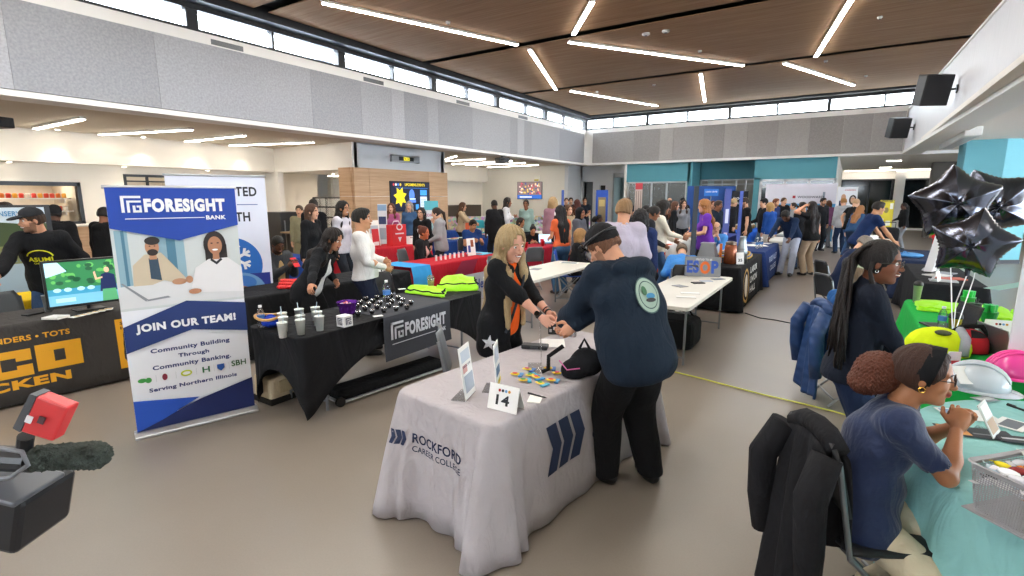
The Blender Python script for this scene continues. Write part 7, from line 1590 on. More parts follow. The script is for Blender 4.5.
# silver star on the hem of the blazer
c = W_(489, 343, 3.9); vdir = (c-Vector((0, 0, 1.9))).normalized(); U_ = Vector((math.cos(YAW), math.sin(YAW), 0)); V_ = U_.cross(vdir)*-1
V_ = vdir.cross(U_)*-1; V_ = V_ if V_.z > 0 else -V_
n = 10; P = [tuple(c+U_*(.062*(1 if i % 2 == 0 else .42))*math.sin(i*PI/5+.15)+V_*(.062*(1 if i % 2 == 0 else .42))*math.cos(i*PI/5+.15)) for i in range(n)]+[tuple(c)]
decal(g, 'silver_star', (P, [(i, (i+1) % n, n) for i in range(n)]), vdir, mat('silver_print', 'd8d8dc', .4, metal=.3), bw['gar'], .008)
# smart watch, bracelets and bag strap
a = bw['arm'][-1]; w0 = a[2].lerp(a[1], .10); d = (a[2]-a[1]).normalized(); MB().cyl(w0-d*.012, w0+d*.012, .031, n=16).build('watch_strap', pla('17181a'), bw['t']); MB().cyl(w0+Vector((.0, -.026, .014)), w0+Vector((.0, -.036, .020)), .021, n=16).build('watch', pla('101114', .1), bw['t'])
a = bw['arm'][1]; w0 = a[2].lerp(a[1], .12); d = (a[2]-a[1]).normalized(); MB().cyl(w0-d*.006, w0+d*.006, .030, n=14).cyl(w0-d*.03, w0-d*.022, .031, n=14).build('bracelet', pla('2a1f1a'), bw['t'])
sp = [bw['U'](.115, .10, .33), bw['U'](.150, .05, .22), bw['U'](.168, -.01, .10), bw['T'](.165, -.07, .10), bw['T'](.155, -.13, -.02)]
MB().tube(sp, .011, 6).build('bag_strap', fab('3a3f46'), bw['t'])
# ---------------------------------------------------------------- man in dark hoodie, bending over his backpack
hx_, hy_ = W_(603, 241, 3.3).x, W_(603, 241, 3.3).y
hL, hR = W_(562, 322, 3.45), W_(566, 332, 3.2)
hm = person('stout man in dark hooded sweatshirt and black cap bending over his backpack', hx_, hy_, 150, 1.80, headat=(hx_, hy_), skin='d0997a', hair=('beanie', '1c1b1d', '6a4630'), top=('hoodie', '182432'), bottom='121214', shoes='151517', bulk=1.38,
    res=.011, lean=13, bend=16, tw=0, head=(26, 36, 0), L=hL, R=hR, Lp=(-.2, .5, -.8), Rp=(-.2, -.6, -.8), px=-.04, pz=.93, feet=((.17, .04), (.05, -.23)), curl=40, beard=True, hemz=-.16, fold=1.3, legw=1.25)
# round emblem on the back
tc_ = hm['U'](-.16, -.02, .13); nb_ = Vector(tuple(hm['Rb'] @ V(1, 0, 0))); up_ = Vector(tuple(hm['Rb'] @ V(0, 0, 1))); rt_ = nb_.cross(up_)
def ring_dec(name, col, r0, r1, lift):
    n = 32; vs = []
    for r_ in (r0, r1):
        for i in range(n): a = 2*PI*i/n; vs.append(tuple(tc_+rt_*r_*.8*math.cos(a)+up_*r_*math.sin(a)))
    decal(hm['gar'], name, (vs, [(i, (i+1) % n, n+(i+1) % n, n+i) for i in range(n)]), nb_, mat('print_'+col, col, .7, var=.05), hm['gar'], lift)
for k_ in range(4): ring_dec('emblem', '9fb5a4', .001+.028*k_, .001+.028*(k_+1), .006)
ring_dec('emblem_border', '3f5a58', .108, .116, .007); ring_dec('emblem_border', '2f4448', .082, .088, .0085)
def blob_dec(name, col, cx, cy, rx_, ry_, lift):
    n = 12; P = [tuple(tc_+rt_*(cx+rx_*math.cos(2*PI*i/n))+up_*(cy+ry_*math.sin(2*PI*i/n))) for i in range(n)]; decal(hm['gar'], name, (P, [tuple(range(n))]), nb_, mat('print_'+col, col, .7, var=.03), hm['gar'], lift)
blob_dec('emblem_wave', '3f86b0', .01, -.01, .035, .018, .010); blob_dec('emblem_ship', '2f2a28', .005, -.035, .04, .013, .012); blob_dec('emblem_palm', '3f6a4a', -.03, .025, .018, .03, .011)
# sunglasses strapped over the cap
H = hm['H']; mb = MB()
mb.tube([H(.118*math.cos(a)-.012, .096*math.sin(a), .058) for a in [2*PI*i/28 for i in range(28)]], .009, 8, True); mb.build('goggle_strap', pla('17181b', .3), hm['t'], smooth=True)
for q in (1, -1): MB(Matrix.Identity(4)).cyl(H(.100, q*.036, .058), H(.128, q*.038, .054), .030, .027, 14).build('goggle_lens', pla('101216', .08), hm['t'])
# backpack on the table
bp = W_(582, 354, 3.15); t = thing('backpack', 'black backpack with a pink-edged pocket held on the grey table corner', 'backpack', (bp.x, bp.y, .77)); F = Field(); c = np.array([bp.x+.02, bp.y+.02, .85])
F.e(c, V(.11, .10, .09), k=.03); F.e(c+V(-.05, -.08, -.04), V(.08, .06, .07), k=.03); F.plane(V(0, 0, .772), V(0, 0, -1)); v, f = F.mesh(.009, folds(.006, 3, 22)); npmesh('bag_body', [(v-np.array(ROOT[t.name]), f, 0)], [fab('15161a')], t)
MB().tube([(bp.x-.10, bp.y-.12, .88), (bp.x-.03, bp.y-.15, .84), (bp.x+.05, bp.y-.135, .86)], .004).build('pink_piping', pla('c85a9a'), t); MB().tube([(bp.x-.12, bp.y-.03, .95), (bp.x-.2, bp.y-.08, .88), (bp.x-.19, bp.y-.1, .80), (bp.x-.22, bp.y-.13, .785)], .014).build('strap', fab('1a1b1e'), t); MB().tube([(bp.x-.02, bp.y, .94), (bp.x, bp.y+.03, 1.0), (bp.x+.04, bp.y+.03, .94)], .01).build('handle', fab('1a1b1e'), t)
# ---------------------------------------------------------------- bank people
x, y, h = place(333, 228, 5.7)
person('woman in black blazer and white top leaning over the bank table', x, y, 22, 1.68, headat=(x, y), skin='b98162', hair=('long', '1d1512', .30, .7), top=('jacket', '16171b'), inner='e4e2e2', bottom='131416', sex='f', res=.012, lean=26, bend=8, head=(-4, 22, 0), bulk=1.08, pz=.90,
    R=Vector((-4.33, 2.98, .86)), L=(.25, .18, .98), hemz=-.2, curl=30)
x, y, h = place(362, 211, 6.1)
wm_ = person('man in a white dress shirt with short dark hair behind the bank table', x, y, 42, 1.75, headat=(x, y), skin='c58f6c', hair=('short', '17130f'), top=('shirt', 'e6e4e2'), bottom='1c2235', res=.011, lean=-2, head=(-4, -2, 0), L=(.24, .05, 1.13), R=(.25, -.05, 1.07), Lp=(-.4, .6, -.6), Rp=(-.4, -.6, -.6), bulk=1.10, hemz=-.0, fold=1.3)
mb = MB(); mb.tube([wm_['T'](.128*math.cos(a), .175*math.sin(a), .015) for a in [2*PI*i/30 for i in range(30)]], .014, 6, True); mb.build('belt', pla('6a4a30', .4), wm_['t'])
sm = person('seated man in a dark grey suit looking at a red phone', *place(277, 241, 7.3)[:2], 0, 1.75, headat=place(278, 241, 7.3)[:2], skin=S4, hair=('buzz', '151210'), top=('jacket', '3a3c40'), inner='b89a6a', res=.016, pz=.55, lean=6, head=(-12, 26, 0), L=(.40, .05, .95), R=(.40, -.05, .95), beard=True)
chair('dark chair under the seated man in the suit', *place(277, 241, 7.35)[:2], 0, '2a2c2f')
q = W_(293, 262, 7.0); t = thing('phone', 'red phone held by the seated man in the suit', 'phone', q); a = (Vector(sm['arm'][1][2])+Vector(sm['arm'][-1][2]))/2; t.location = a; ROOT[t.name] = a; MB(Matrix.Translation(a+Vector((.09, 0, .04))) @ Matrix.Rotation(-.7, 4, 'Y')).box(-.005, .005, -.045, .045, -.07, .09).build('phone_body', pla('d8202c', .3), t, bevel=.004); MB(Matrix.Translation(a+Vector((.09, 0, .04))) @ Matrix.Rotation(-.7, 4, 'Y')).box(-.007, -.005, -.038, .038, -.06, .08).build('screen', pla('14161a', .1), t)
# ---------------------------------------------------------------- left side
x, y, h = place(30, 214, 5.5)
cm_ = person('bearded man in black cap and black hoodie with a yellow print at the left table', x, y, -32, 1.80, headat=(x, y), skin='d09a7c', hair=('cap', '26272a', '3a281c'), top=('hoodie', '17181b'), bottom='2f4460', res=.012, lean=14, bend=4, tw=0, head=(-50, 8, 0), beard=True, smile=True,
    R=Vector((-6.72, 1.15, .80)), L=(.12, .32, .95), bulk=1.08)
H = cm_['H']; pq = cm_['U'](.2, .0, .17); nb2 = -Vector(tuple(cm_['Rb'] @ V(1, 0, 0))); up2 = Vector(tuple(cm_['Rb'] @ V(0, 0, 1))); rt2 = nb2.cross(up2)
yl = mat('print_yellow', 'e0e01e', .6, var=.02)
def arc_dec(a0, a1, r0, r1, sy=1):
    n = 16; vs = []
    for r_ in (r0, r1):
        for i in range(n+1): a = a0+(a1-a0)*i/n; vs.append(tuple(pq+rt2*r_*math.cos(a)+up2*r_*.72*math.sin(a)))
    decal(cm_['gar'], 'print', (vs, [(i, i+1, n+2+i, n+1+i) for i in range(n)]), nb2, yl, cm_['gar'], .006)
arc_dec(.15, PI-.15, .105, .118)
vs, fs, asp = textmesh('ASUMI', .04); decal(cm_['gar'], 'lettering', ([tuple(pq+rt2*(-.105+.21*a)+up2*(-.045+.05*b)) for a, b in vs], fs), nb2, yl, cm_['gar'], .006)
vs, fs, asp = textmesh('CHICKEN', .03); decal(cm_['gar'], 'lettering', ([tuple(pq+rt2*(-.06+.12*a)+up2*(-.072+.018*b)) for a, b in vs], fs), nb2, yl, cm_['gar'], .006)
mb = MB(); c0_, fx_, fy_, fz_ = H(.078, -.01, .062), None, None, None
MB().ball(tuple(H(.088, -.012, .070)), (.018, .014, .016), 12, 8).build('cap_badge', pla('c8ccd0'), cm_['t'])
P_('customer seen from behind in a black puffer jacket and beanie at the kitchen window', 53, 200, 8.2, 150, 1.75, top=('hoodie', '1a1a1c'), hair=('beanie', '1c1c1e', '1a1512'), skin=S4, bulk=1.15)
P_('dark-haired man looking over the display board at the left edge', 3, 194, 9.0, -60, 1.80, top=('tee', '5a6a7a'), hair=('short', '2a1c14'), skin=S1)
P_('person in black half hidden behind the top of the bank banner', 104, 208, 8.6, 120, 1.72, top=('hoodie', '161719'), hair=('short', '1a1512'), skin=S3, bulk=1.1)
# ---------------------------------------------------------------- left middle distance
crowd = [
 ('soldier in camouflage uniform before the servery', 299, 206, 12, -50, dict(top=('shirt', '8a8468'), hair=('short', '4a3a2a'), skin=S1, bottom='7a7458')),
 ('man in black seen from behind at the servery counter', 313, 194, 10.8, 125, dict(top=('sweater', '16171b'), hair=('buzz', '17130f'), skin=S4, h=1.85)),
 ('woman with brown bob in a black sweatshirt with white print', 312, 205, 8.6, 20, dict(sex='f', top=('hoodie', '17181b'), hair=('bob', '4a3020'), skin=S1)),
 ('smiling woman with glasses and long dark curls in a pale shirt and vest', 343, 202, 9.2, 15, dict(sex='f', top=('shirt', 'c4c0c8'), hair=('long', '17120f', .22, .5), skin=S2, glasses=True, smile=True)),
 ('woman with wavy red-brown hair in a pink cardigan under the big screen', 391, 204, 14.0, -57, dict(sex='f', top=('sweater', 'c86a9a'), hair=('long', '6a4028', .25, .6), skin=S1)),
 ('grey-haired woman in a denim shirt under the big screen', 409, 202, 13.8, -57, dict(sex='f', top=('shirt', '3f5f84'), hair=('bob', '9a948e'), skin=S1)),
 ('dark-haired woman with glasses, black cardigan and white collar', 421, 209.5, 11.2, -70, dict(sex='f', top=('jacket', '17181b'), inner='e8e8ea', hair=('bob', '1d1512'), skin=S1, glasses=True, h=1.66)),
 ('woman in a grey hoodie covering her mouth with one hand', 436, 210, 10.6, 215, dict(sex='f', top=('hoodie', '9a9a9c'), hair=('pony', '2a1c14'), skin=S1, h=1.68, R=(.14, -.02, 1.42), L=(.25, .12, 1.05), head=(0, 12, 0))),
 ('long-haired woman in a beige jacket reaching to the right', 463, 203, 15.5, 28, dict(sex='f', top=('shirt', 'c0a888'), hair=('long', '5a3c28', .3, .6), skin=S1, R=(.45, -.1, 1.15), L=(.45, .1, 1.12))),
 ('man in a long black jacket seen from behind near turquoise chairs', 494, 200.5, 14.2, 150, dict(top=('coat', '1b1b1e'), hair=('buzz', '151210'), skin=S4, inner='1b1b1e', bulk=1.1)),
 ('woman in a white jacket with long black hair by the television', 508, 197.5, 15.2, 25, dict(sex='f', top=('jacket', 'dfe0e4'), inner='e0c8c8', hair=('long', '1a1412', .25, .5), skin=S3, R=(.25, -.1, 1.25))),
 ('woman in a pale green shirt below the television', 526, 200.5, 15.6, -70, dict(sex='f', top=('sweater', '8fa8a0'), hair=('bun', '1a1412'), skin=S3, bulk=1.1)),
 ('blonde curly-haired woman in a mauve top', 553, 197.5, 13.4, 110, dict(sex='f', top=('sweater', 'a07884'), hair=('curly', 'a88a60'), skin=S1)),
 ('bald policeman in black beside the grey door', 566.5, 195.5, 20.5, -60, dict(top=('polo', '1a1c22'), hair=('buzz', '3a2c22'), skin=S1, bulk=1.15, h=1.86)),
 ('woman with very long black hair, orange top and jeans seen from behind', 560, 207, 10.1, 150, dict(sex='f', top=('tee', 'd8643a'), hair=('long', '141114', .42, .1), skin='c88a66', bottom='3f6080', hemz=.02, L=(.3, .12, 1.1), h=1.72)),
 ('shorter dark-haired man beside the bald policeman', 571, 197, 20.9, -60, dict(top=('polo', '22242a'), hair=('short', '2a1c14'), skin=S1)),
 ('man in a navy shirt holding a white bag by the dark door', 585, 197, 21.5, -60, dict(top=('polo', '1c222c'), hair=('short', '2a1c14'), skin=S2, L=(.3, .1, 1.1), R=(.3, -.1, 1.1))),
 ('woman with brown hair and beige coat behind the black-haired woman', 569, 205, 12.4, -30, dict(sex='f', top=('coat', 'b09c80'), inner='b09c80', hair=('long', '5a3c26', .18, .6), skin=S1, h=1.7)),
 ('woman with long auburn hair and a yellow patterned skirt', 577, 200, 17.6, 140, dict(sex='f', top=('sweater', '4a2a1c'), hair=('long', '4a2018', .45, .3), skin=S2, bottom='c8a83a')),
 ('person with a black head covering and grey jacket', 581, 208.5, 11.2, -10, dict(sex='f', top=('hoodie', '5c5e68'), hair=('hood', '1b1b1e'), skin=S3, h=1.66, R=(.35, -.05, 1.1), L=(.35, .1, 1.12))),
 ('young man with dark hair beside the brown striped banner', 628, 196, 19.5, -60, dict(top=('tee', '2a2e36'), hair=('short', '4a3020'), skin=S1)),
 ('woman with long black hair and a white top before the teal office', 646, 204, 11.8, 130, dict(sex='f', top=('sweater', 'c8ccd4'), hair=('long', '151214', .35, .3), skin=S2, h=1.7)),
 ('woman with braided hair in a black zip jacket, looking down', 655, 205, 9.2, 25, dict(sex='f', top=('hoodie', '2b2c30'), hair=('pony', '17120f'), skin=S3, head=(0, 22, 0), h=1.74, R=(.3, -.1, 1.05))),
 ('woman in a cream sweater and jeans holding out her hand', 664, 200, 9.6, 22, dict(sex='f', top=('sweater', 'e4dccc'), hair=('curly', '17120f'), skin=S3, bottom='4a6a94', R=(.42, -.1, 1.12), L=(.30, .10, 1.05), h=1.82, bulk=1.06)),
 ('woman in grey with long dark hair just right of the cream sweater', 671, 201, 16, 60, dict(sex='f', top=('sweater', '8a8c92'), hair=('long', '2a1d18', .3, .5), skin=S2)),
 ('bald man with a violet shirt in the far crowd', 670, 196, 20, -60, dict(top=('polo', '5a4a9a'), hair=('bald', 'c08a66'), skin=S1, h=1.86)),
 ('woman in a black blazer with brown hair, far side of the stand', 676, 199, 15.4, 20, dict(sex='f', top=('jacket', '1d1e22'), inner='1d1e22', hair=('long', '5a3a28', .22, .5), skin=S1, h=1.76)),
 ('man in a dark cap by the blue partition', 683, 196.5, 19.5, -80, dict(top=('hoodie', '1d2028'), hair=('cap', '1a1b20'), skin=S2, h=1.86)),
 ('smiling woman with brown hair and a grey top by the blue partition', 684, 200.5, 17, -60, dict(sex='f', top=('sweater', '8f9298'), hair=('long', '3a2418', .25, .6), skin=S1)),
 ('woman with long copper hair in a bright purple shirt', 704, 199.5, 10.2, 205, dict(sex='f', top=('tee', '6a34a8'), hair=('long', 'a06a3a', .25, .4), skin=S1, bottom='151518', bulk=1.15, R=(.30, -.05, 1.12), L=(.32, .12, 1.1), h=1.84)),
 ('person in a dark navy quilted jacket holding a phone', 719, 200, 13.4, -20, dict(top=('hoodie', '1c2838'), hair=('short', '3a2a20'), skin=S3, R=(.28, -.05, 1.15), L=(.28, .08, 1.15), h=1.8)),
 ('woman with reddish hair behind the navy jacket', 713, 201.5, 17.5, -60, dict(sex='f', top=('sweater', '3a2a2c'), hair=('long', '5a2a20', .3), skin=S1)),
 ('short fair-haired man in black facing right', 734.5, 197.5, 16.9, 30, dict(top=('hoodie', '1e1f24'), hair=('short', 'a8906a'), skin=S1, h=1.84)),
 ('security officer in black polo with tattooed forearm', 745, 194.5, 14.8, 205, dict(top=('polo', '17181b'), hair=('short', '2a1c14'), skin=S1, h=1.87, bulk=1.1, beard=True)),
 ('man in backward black cap, black jacket and jeans at the blue stall', 764, 196.5, 15.2, 215, dict(top=('hoodie', '1a1b1e'), hair=('beanie', '1c1c1e', '2a1c14'), skin=S1, bottom='4f6a8c', h=1.84, R=(.35, -.1, 1.1))),
 ('blonde woman in a royal blue top seen from behind', 770, 203, 14.7, 140, dict(sex='f', top=('sweater', '1f4a94'), hair=('bob', 'b08a58'), skin=S1, bottom='d8d2c8')),
 ('bearded man with reddish hair in a dark blue shirt', 776.5, 199, 17.5, -30, dict(top=('shirt', '2a3a6a'), hair=('short', '6a3a20'), skin=S1, beard=True)),
 ('broad man in black fleece with cropped hair', 784.5, 196, 18.2, -50, dict(top=('hoodie', '1b1c20'), hair=('buzz', '4a3424'), skin=S1, bulk=1.25, h=1.87)),
 ('dark-skinned man in a navy sweater bending over papers', 786, 208, 12.2, 255, dict(top=('sweater', '1a2c4a'), hair=('buzz', '151210'), skin=S4, bottom='aab0c0', lean=40, bend=12, head=(0, 50, 0), L=(.55, .22, .86), R=(.55, -.22, .86), h=1.85, px=-.25)),
 ('woman in light grey with a ponytail behind the bending man', 793.5, 202, 17.9, 200, dict(sex='f', top=('hoodie', 'a8aaae'), hair=('pony', '2a1c14'), skin=S1, h=1.7)),
 ('woman in a black tee shirt, long black hair and beige trousers, hand on head', 812, 203, 12.6, 135, dict(sex='f', top=('tee', '17181a'), hair=('long', '1a1110', .50, .1), skin='e0a080', bottom='a8937a', shoes='18181a', bulk=1.15, L=(.08, .20, 1.66), Lp=(.2, 1, -.1), h=1.78, feet=((.0, .12), (.03, -.12)))),
 ('person in dark jeans standing close behind the woman in beige trousers', 803, 200.5, 13.6, 130, dict(top=('tee', '1b1c20'), hair=('short', '1a1512'), skin=S2, bottom='24344e', h=1.76)),
 ('bearded dark-haired man before the white poster wall', 824, 196.5, 18.3, -50, dict(top=('hoodie', '2a2c30'), hair=('short', '1d1512'), skin=S1, beard=True, h=1.86)),
 ('short-haired person in a plum hoodie and grey trousers', 829, 200.5, 19.5, 110, dict(top=('hoodie', '6a4060'), hair=('bob', '5a3824'), skin=S1, bottom='77797e', h=1.76)),
 ('ginger-haired man in a light grey hoodie seen from behind', 844, 196.5, 17.5, 110, dict(top=('hoodie', '9c9ea2'), hair=('short', 'a87a4a'), skin=S1, h=1.86, bottom='22324e')),
 ('balding man in black tee shirt and jeans, hands behind back', 857, 197.5, 16.2, 45, dict(top=('tee', '151618'), hair=('buzz', 'b08a68'), skin=S1, bottom='3a5a84', bulk=1.1, h=1.85, lean=10, L=(-.12, .1, .98), R=(-.12, -.1, 1.0), Lp=(-1, .3, 0), Rp=(-1, -.3, 0), head=(0, 15, 0), shoes='8a5a30')),
 ('woman in a denim jacket with long light-brown hair bending forward', 861, 208, 15.3, 60, dict(sex='f', top=('shirt', '2f5078'), hair=('long', '9a6a40', .3, .6), skin=S1, bottom='2a3a54', lean=24, head=(0, 20, 0), h=1.7)),
 ('tall man in a navy polo leaning on the white table', 880, 199.5, 10.6, 20, dict(top=('polo', '182c56'), hair=('short', '1d1612'), skin=S2, lean=24, bend=4, head=(0, 6, 0), h=1.86, px=-.15, R=(.42, -.22, .92), L=(.42, .20, .92), bottom='20242c')),
 ('woman in black hoodie and grey leggings with a shoulder bag, far right', 904, 204, 19, 200, dict(sex='f', top=('hoodie', '1b1c1f'), hair=('pony', '17120f'), skin=S4, bottom='8f949a', h=1.68, R=(.35, 0, 1.1))),
 ('person in a red and black jacket behind the balloons', 942, 221, 11.3, 215, dict(top=('hoodie', 'c8202c'), hair=('cap', 'b81e28', '17120f'), skin=S3, h=1.6, bottom='17181b', R=(.3, 0, 1.15))),
]
for l, u, v, D, fc, k in crowd:
    k.setdefault('res', .019 if D < 13 else .024); P_(l, u, v, D, fc, **k)
# ---------------------------------------------------------------- seated people, middle
def S_(label, cl_, u, v, D, face, cc='2b2d30', **k):
    x, y, hz = place(u, v, D); k.setdefault('h', 1.7); k.setdefault('res', .018); s = k['h']/1.75; f = math.radians(face); d = (.08+.65*math.sin(math.radians(k.get('lean', 8)+.4*k.get('bend', 0))))*s
    X, Y_ = x, y; x -= d*math.cos(f); y -= d*math.sin(f); k.setdefault('pz', .55); k.setdefault('lean', 8)
    if cc: chair(cl_, x-.02*math.cos(f), y-.02*math.sin(f), face, cc)
    h = k.pop('h'); return person(label, x, y, face, h, headat=(X, Y_), **k)
S_('seated woman with an auburn bun and black blazer at the red tables', 'grey chair of the woman with the auburn bun', 424, 224.5, 9.85, 20, '54585c', sex='f', top=('jacket', '1a1b1f'), inner='d8a8a0', hair=('bun', '5a2a18'), skin='b5653f', h=1.72)
S_('seated man in a royal navy polo typing at the blue table', 'dark chair of the man in the navy polo', 473, 216, 12.2, -30, top=('polo', '1f3f7a'), hair=('short', '1a1410'), skin=S2, lean=10, head=(0, 22, 0), L=(.42, .12, .86), R=(.42, -.12, .86), h=1.78, bulk=1.15)
S_('seated woman with dark wavy hair and white top behind the blonde head', 'dark chair behind the blonde head', 521, 219, 13.6, 10, sex='f', top=('sweater', 'd8d2cc'), hair=('bob', '2a1c14'), skin=S2, head=(-10, 10, 0), h=1.75)
S_('seated woman in black writing at the dark red cloth', 'dark chair of the woman writing', 533, 230, 12.9, -50, sex='f', top=('jacket', '18191c'), inner='b03a3a', hair=('bun', '17120f'), skin=S2, lean=22, head=(0, 30, 0), L=(.42, .1, .84), R=(.42, -.08, .84), h=1.6)
S_('seated woman with light curly hair and black top, seen from the side', 'blue chair of the curly-haired woman in black', 581, 226, 9.6, 25, '2450b0', sex='f', top=('sweater', '151618'), hair=('curly', '9a7448'), skin=S1, h=1.66)
S_('seated woman with long light-brown hair facing the camera', 'grey chair of the woman facing the camera', 598, 225, 10.4, -65, '6a6e72', sex='f', top=('hoodie', '77797c'), hair=('long', '7a5838', .3, .7), skin='e2b49c', h=1.68)
S_('seated woman with dark red hair right of the long light-brown hair', 'grey chair of the woman with dark red hair', 608, 225.5, 10.9, -70, '6a6e72', sex='f', top=('sweater', 'b8b0aa'), hair=('long', '5a2018', .25, .6), skin=S1, h=1.66)
S_('seated person with black hair in navy at the far blue table', 'blue chair at the far blue table', 600, 209.5, 17, 10, '2450b0', top=('tee', '2a4668'), hair=('puff', '17120f', '17120f'), skin=S4, L=(.4, .1, .86), R=(.4, -.1, .86), res=.024)
S_('child with light-brown hair peeking beside the backpack', 'grey chair of the child by the backpack', 646, 221, 8.6, -60, '6a6e72', sex='f', top=('tee', '5a6a8a'), hair=('bob', '6a4a30'), skin=S1, h=1.66)
S_('bald man with glasses in a sky-blue shirt, hands at his mouth', 'black chair of the bald man in sky blue', 716, 229, 10.8, -75, top=('sweater', '4f94dc'), hair=('fringe', '8a7a6a'), skin=S1, glasses=True, h=1.78, L=(.24, .06, 1.0), R=(.24, -.06, 1.0), head=(0, 10, 0), bulk=1.1, res=.014)
S_('person in a sky-blue shirt bent over, seen from behind', 'black chair of the person bent over in sky blue', 682, 246, 8.3, 110, top=('sweater', '4a90dc'), hair=('short', '6a5a4a'), skin=S1, h=1.75, lean=34, bend=14, head=(0, 50, 0), bulk=1.15, res=.014)
S_('grey-haired man in a navy polo writing on the right side', 'black folding chair of the grey-haired man', 866, 233, 8.0, 30, '17181a', top=('polo', '1c2a4a'), hair=('short', '8a8078'), skin=S1, h=1.76, lean=18, bend=8, head=(0, 34, 0), L=(.42, .10, .86), R=(.40, -.14, .86), bulk=1.08, res=.014)
S_('seated person in a pale green cardigan half hidden by dreadlocks', 'black chair of the person in pale green', 868, 246, 6.6, 33, '2b2d30', sex='f', top=('sweater', 'a9b8a0'), hair=('bob', '7a6248'), skin=S1, h=1.62, lean=14, res=.014)
S_('seated person in a blue pullover half hidden by dreadlocks', 'black chair of the person in the blue pullover', 856, 262, 4.6, 33, cc=None, top=('sweater', '1f5088'), hair=('short', '6a5844'), skin=S1, h=1.62, lean=10, bulk=1.25, res=.012, L=(.42, .12, .86), R=(.42, -.05, .86))
# pink shirt man and backpack
x, y, h = place(624, 201, 6.0)
person('tall man in a pale lavender dress shirt seen from behind', x, y, 118, 1.86, skin='d8a080', hair=('short', '8a6a48'), top=('shirt', 'bdb6c8'), bottom='2a2c34', res=.012, bulk=1.15, lean=0, head=(-28, 4, 0), L=(.25, .18, 1.08), R=(.2, -.2, 1.06))
x, y, h = place(640, 213, 7.3)
bpk = person('person with black curly hair and navy jacket wearing a backpack', x, y, 100, 1.70, skin=S3, hair=('curly', '151214'), top=('hoodie', '22305a'), bottom='22242c', res=.014)
pc = bpk['U'](-.21, 0, .10); t = thing('backpack', 'dark purple patterned backpack on the back of the curly-haired person', 'backpack', pc); F = Field(); F.e(np.array(pc), V(.17, .15, .25), k=.02); v, f = F.mesh(.013, folds(.004, 2)); npmesh('bag_body', [(v-np.array(pc), f, 0)], [mat('galaxy_cloth', '35284e', .8, var=.4, vs=12)], t)
for q in (1, -1): MB().tube([bpk['U'](-.12, q*.12, .36), bpk['U'](.02, q*.12, .42), bpk['U'](.14, q*.12, .25), bpk['U'](.0, q*.19, .05)], .02).build('strap', fab('1a1a22'), t)
# person holding out a flyer behind the white board
x, y = W_(1120, 200, 3.95).x, W_(1120, 200, 3.95).y
fp = person('person behind the white display board holding out a pale green flyer', x, y, 198, 1.7, skin='c88a60', top=('shortshirt', '6a7078'), res=.016, R=W_(1022, 302, 3.6), L=(.1, .25, .9)); fh = fp['arm'][-1][2]
t = thing('flyer', 'pale green flyer held out beside the white display board', 'flyer', fh); q = W_(990, 289, 3.6); d = (q-fh).normalized(); s_ = d.cross(Vector((0, 0, 1))).normalized(); MB().add([tuple(fh+d*.06+s_*.05), tuple(q+s_*.04), tuple(q-s_*.05), tuple(fh+d*.06-s_*.06)], [(0, 1, 2, 3)]).build('paper', paper('a8d0c4'), t, solid=.002); MB().add([tuple(fh+d*.12+s_*.03+Vector((0, 0, .003))), tuple(fh+d*.2+s_*.03+Vector((0, 0, .003))), tuple(fh+d*.2-s_*.03+Vector((0, 0, .003)))], [(0, 1, 2)]).build('print', paper('6a9a94'), t)
# ---------------------------------------------------------------- woman with dreadlocks
x, y, h = place(884, 243, 2.95)
dw = person('smiling woman with long dreadlocks and glasses in a dark sweatshirt', x, y, 8, 1.63, headat=(x, y), skin='7a4a34', hair=('pony', '1a1413'), top=('sweater', '171d2a'), bottom='22304e', sex='f', bulk=1.05, res=.010, lean=6, head=(-20, 4, 0), smile=True, glasses=True, L=(.30, .16, .98), R=(.32, -.10, .95), hemz=-.08, headsc=1.08)
rr = random.Random(5); hd = []
H, U = dw['H'], dw['U']
mb = MB()
for i in range(46):
    a = rr.uniform(-1, 1); q = rr.uniform(0, 1)
    s0 = H(-.045-.045*q, a*.055, .105-.05*q); k = rr.uniform(.75, 1.05)
    m1 = H(-.125-.02*q, a*.09, .02); m2 = U(-.12-.05*q+.02*rr.random(), a*.13-.02, .28); e = U(-.13+.10*rr.random()-.02*q, a*.20-.03, .28-.42*k)
    mb.tube([s0, s0.lerp(m1, .5)+Vector((0, 0, .02)), m1, m2, m2.lerp(e, .5)+Vector((rr.uniform(-.015, .015), rr.uniform(-.015, .015), 0)), e], [.009, .011, .011, .010, .009, .005], 6)
for i in range(12):
    s0 = H(-.02-.02*rr.random(), -.07, .05); m1 = H(-.03, -.095, -.05); m2 = U(.02+.05*rr.random(), -.15+.03*rr.random(), .26); e = U(.10+.05*rr.random(), -.13+.04*rr.random(), .02+.1*rr.random()); mb.tube([s0, m1, m2, m2.lerp(e, .5), e], [.008, .010, .010, .009, .005], 6)
mb.build('dreadlocks', hairm('1d1614'), dw['t'], smooth=True)
for q in (1, -1): c = H(-.0, q*.083, -.045); MB().tube([c+Vector((.008*math.cos(a), 0, .008*math.sin(a))) for a in [2*PI*i/12 for i in range(12)]], .0022, 5, True).build('earring', met('e0e0e4', .15), dw['t'])
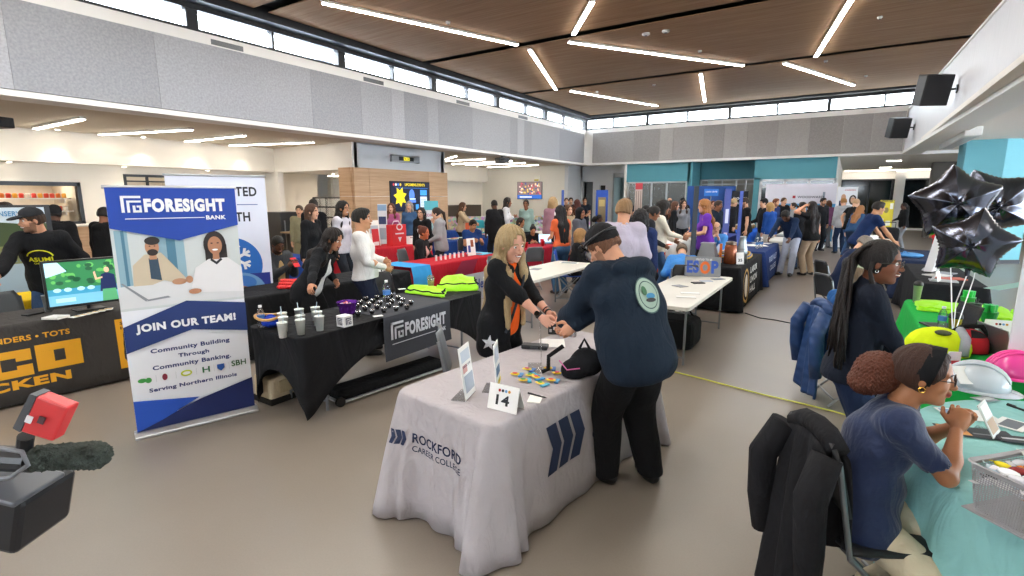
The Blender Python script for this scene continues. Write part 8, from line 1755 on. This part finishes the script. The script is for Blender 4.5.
bd_ = -Vector(tuple(dw['Rb'] @ V(.9, -.4, 0))).normalized(); u3 = Vector(tuple(dw['Rb'] @ V(0, 0, 1))); r3 = bd_.cross(u3); c3 = U(.16, -.06, .12); decal(dw['gar'], 'white_print', ([tuple(c3+r3*a_+u3*b) for a_, b in ((-.03, -.02), (.03, -.02), (.0, .03))], [(0, 1, 2)]), bd_, paper('e8eaec'), dw['gar'], .006)
# ---------------------------------------------------------------- woman in the denim-blue shirt, nearest
x, y, h = place(931, 331, 2.04)
e1, e2 = W_(950, 402, 2.12), W_(938, 398, 2.2)
nw = person('woman in a dark blue short-sleeved shirt and black headband, hands clasped under chin', x, y, -4, 1.66, headat=(x, y), skin='a8714e', hair=('puff', '3a2218', '5a2f1e'), top=('shortshirt', mat('denim_blue_cotton', '11244a', .75, var=.06, vs=10, bump=.25, bs=60, sheen=.2, wr=6.)), bottom='cfc2a6', shoes='1b1b1e', sex='f', bulk=1.3, res=.0095,
    pz=.56, lean=4, bend=18, head=(-2, 4, 0), glasses=True, L=W_(962, 424, 2.10), R=W_(957, 428, 2.03), Lp=(.35, .6, -1), Rp=(.35, -.55, -1), curl=70, hemz=-.17, feet=((.12, .12), (.02, -.16)), fold=1.2,
    Lh=(.1, -.35, .95, 0, -1, -.3), Rh=(.1, .35, .95, 0, 1, -.3), headsc=1.04)
H = nw['H']; mb = MB(); F = Field()
# headband
rz = nw['rz']; N_ = 30; P = []
for i in range(N_+1):
    a = -2.15+4.3*i/N_; row = []
    for k in (-1, -.5, 0, .5, 1): cx = .035+k*.030; row.append(H(cx-.012-.055*abs(math.cos(a/2))**0*0-.02*(1-math.cos(a)), .0865*math.sin(a), .028+.0995*math.cos(a)))
    P.append([tuple(p) for p in row])
MB().grid(P).build('headband', fab('17181b'), nw['t'], smooth=True, solid=.006)
for q in (1, -1): c = H(-.0, q*.084, -.045); MB().tube([c+Vector((.011*math.cos(a), 0, .011*math.sin(a))) for a in [2*PI*i/14 for i in range(14)]], .0026, 5, True).build('earring', met('d8a850', .2), nw['t'])
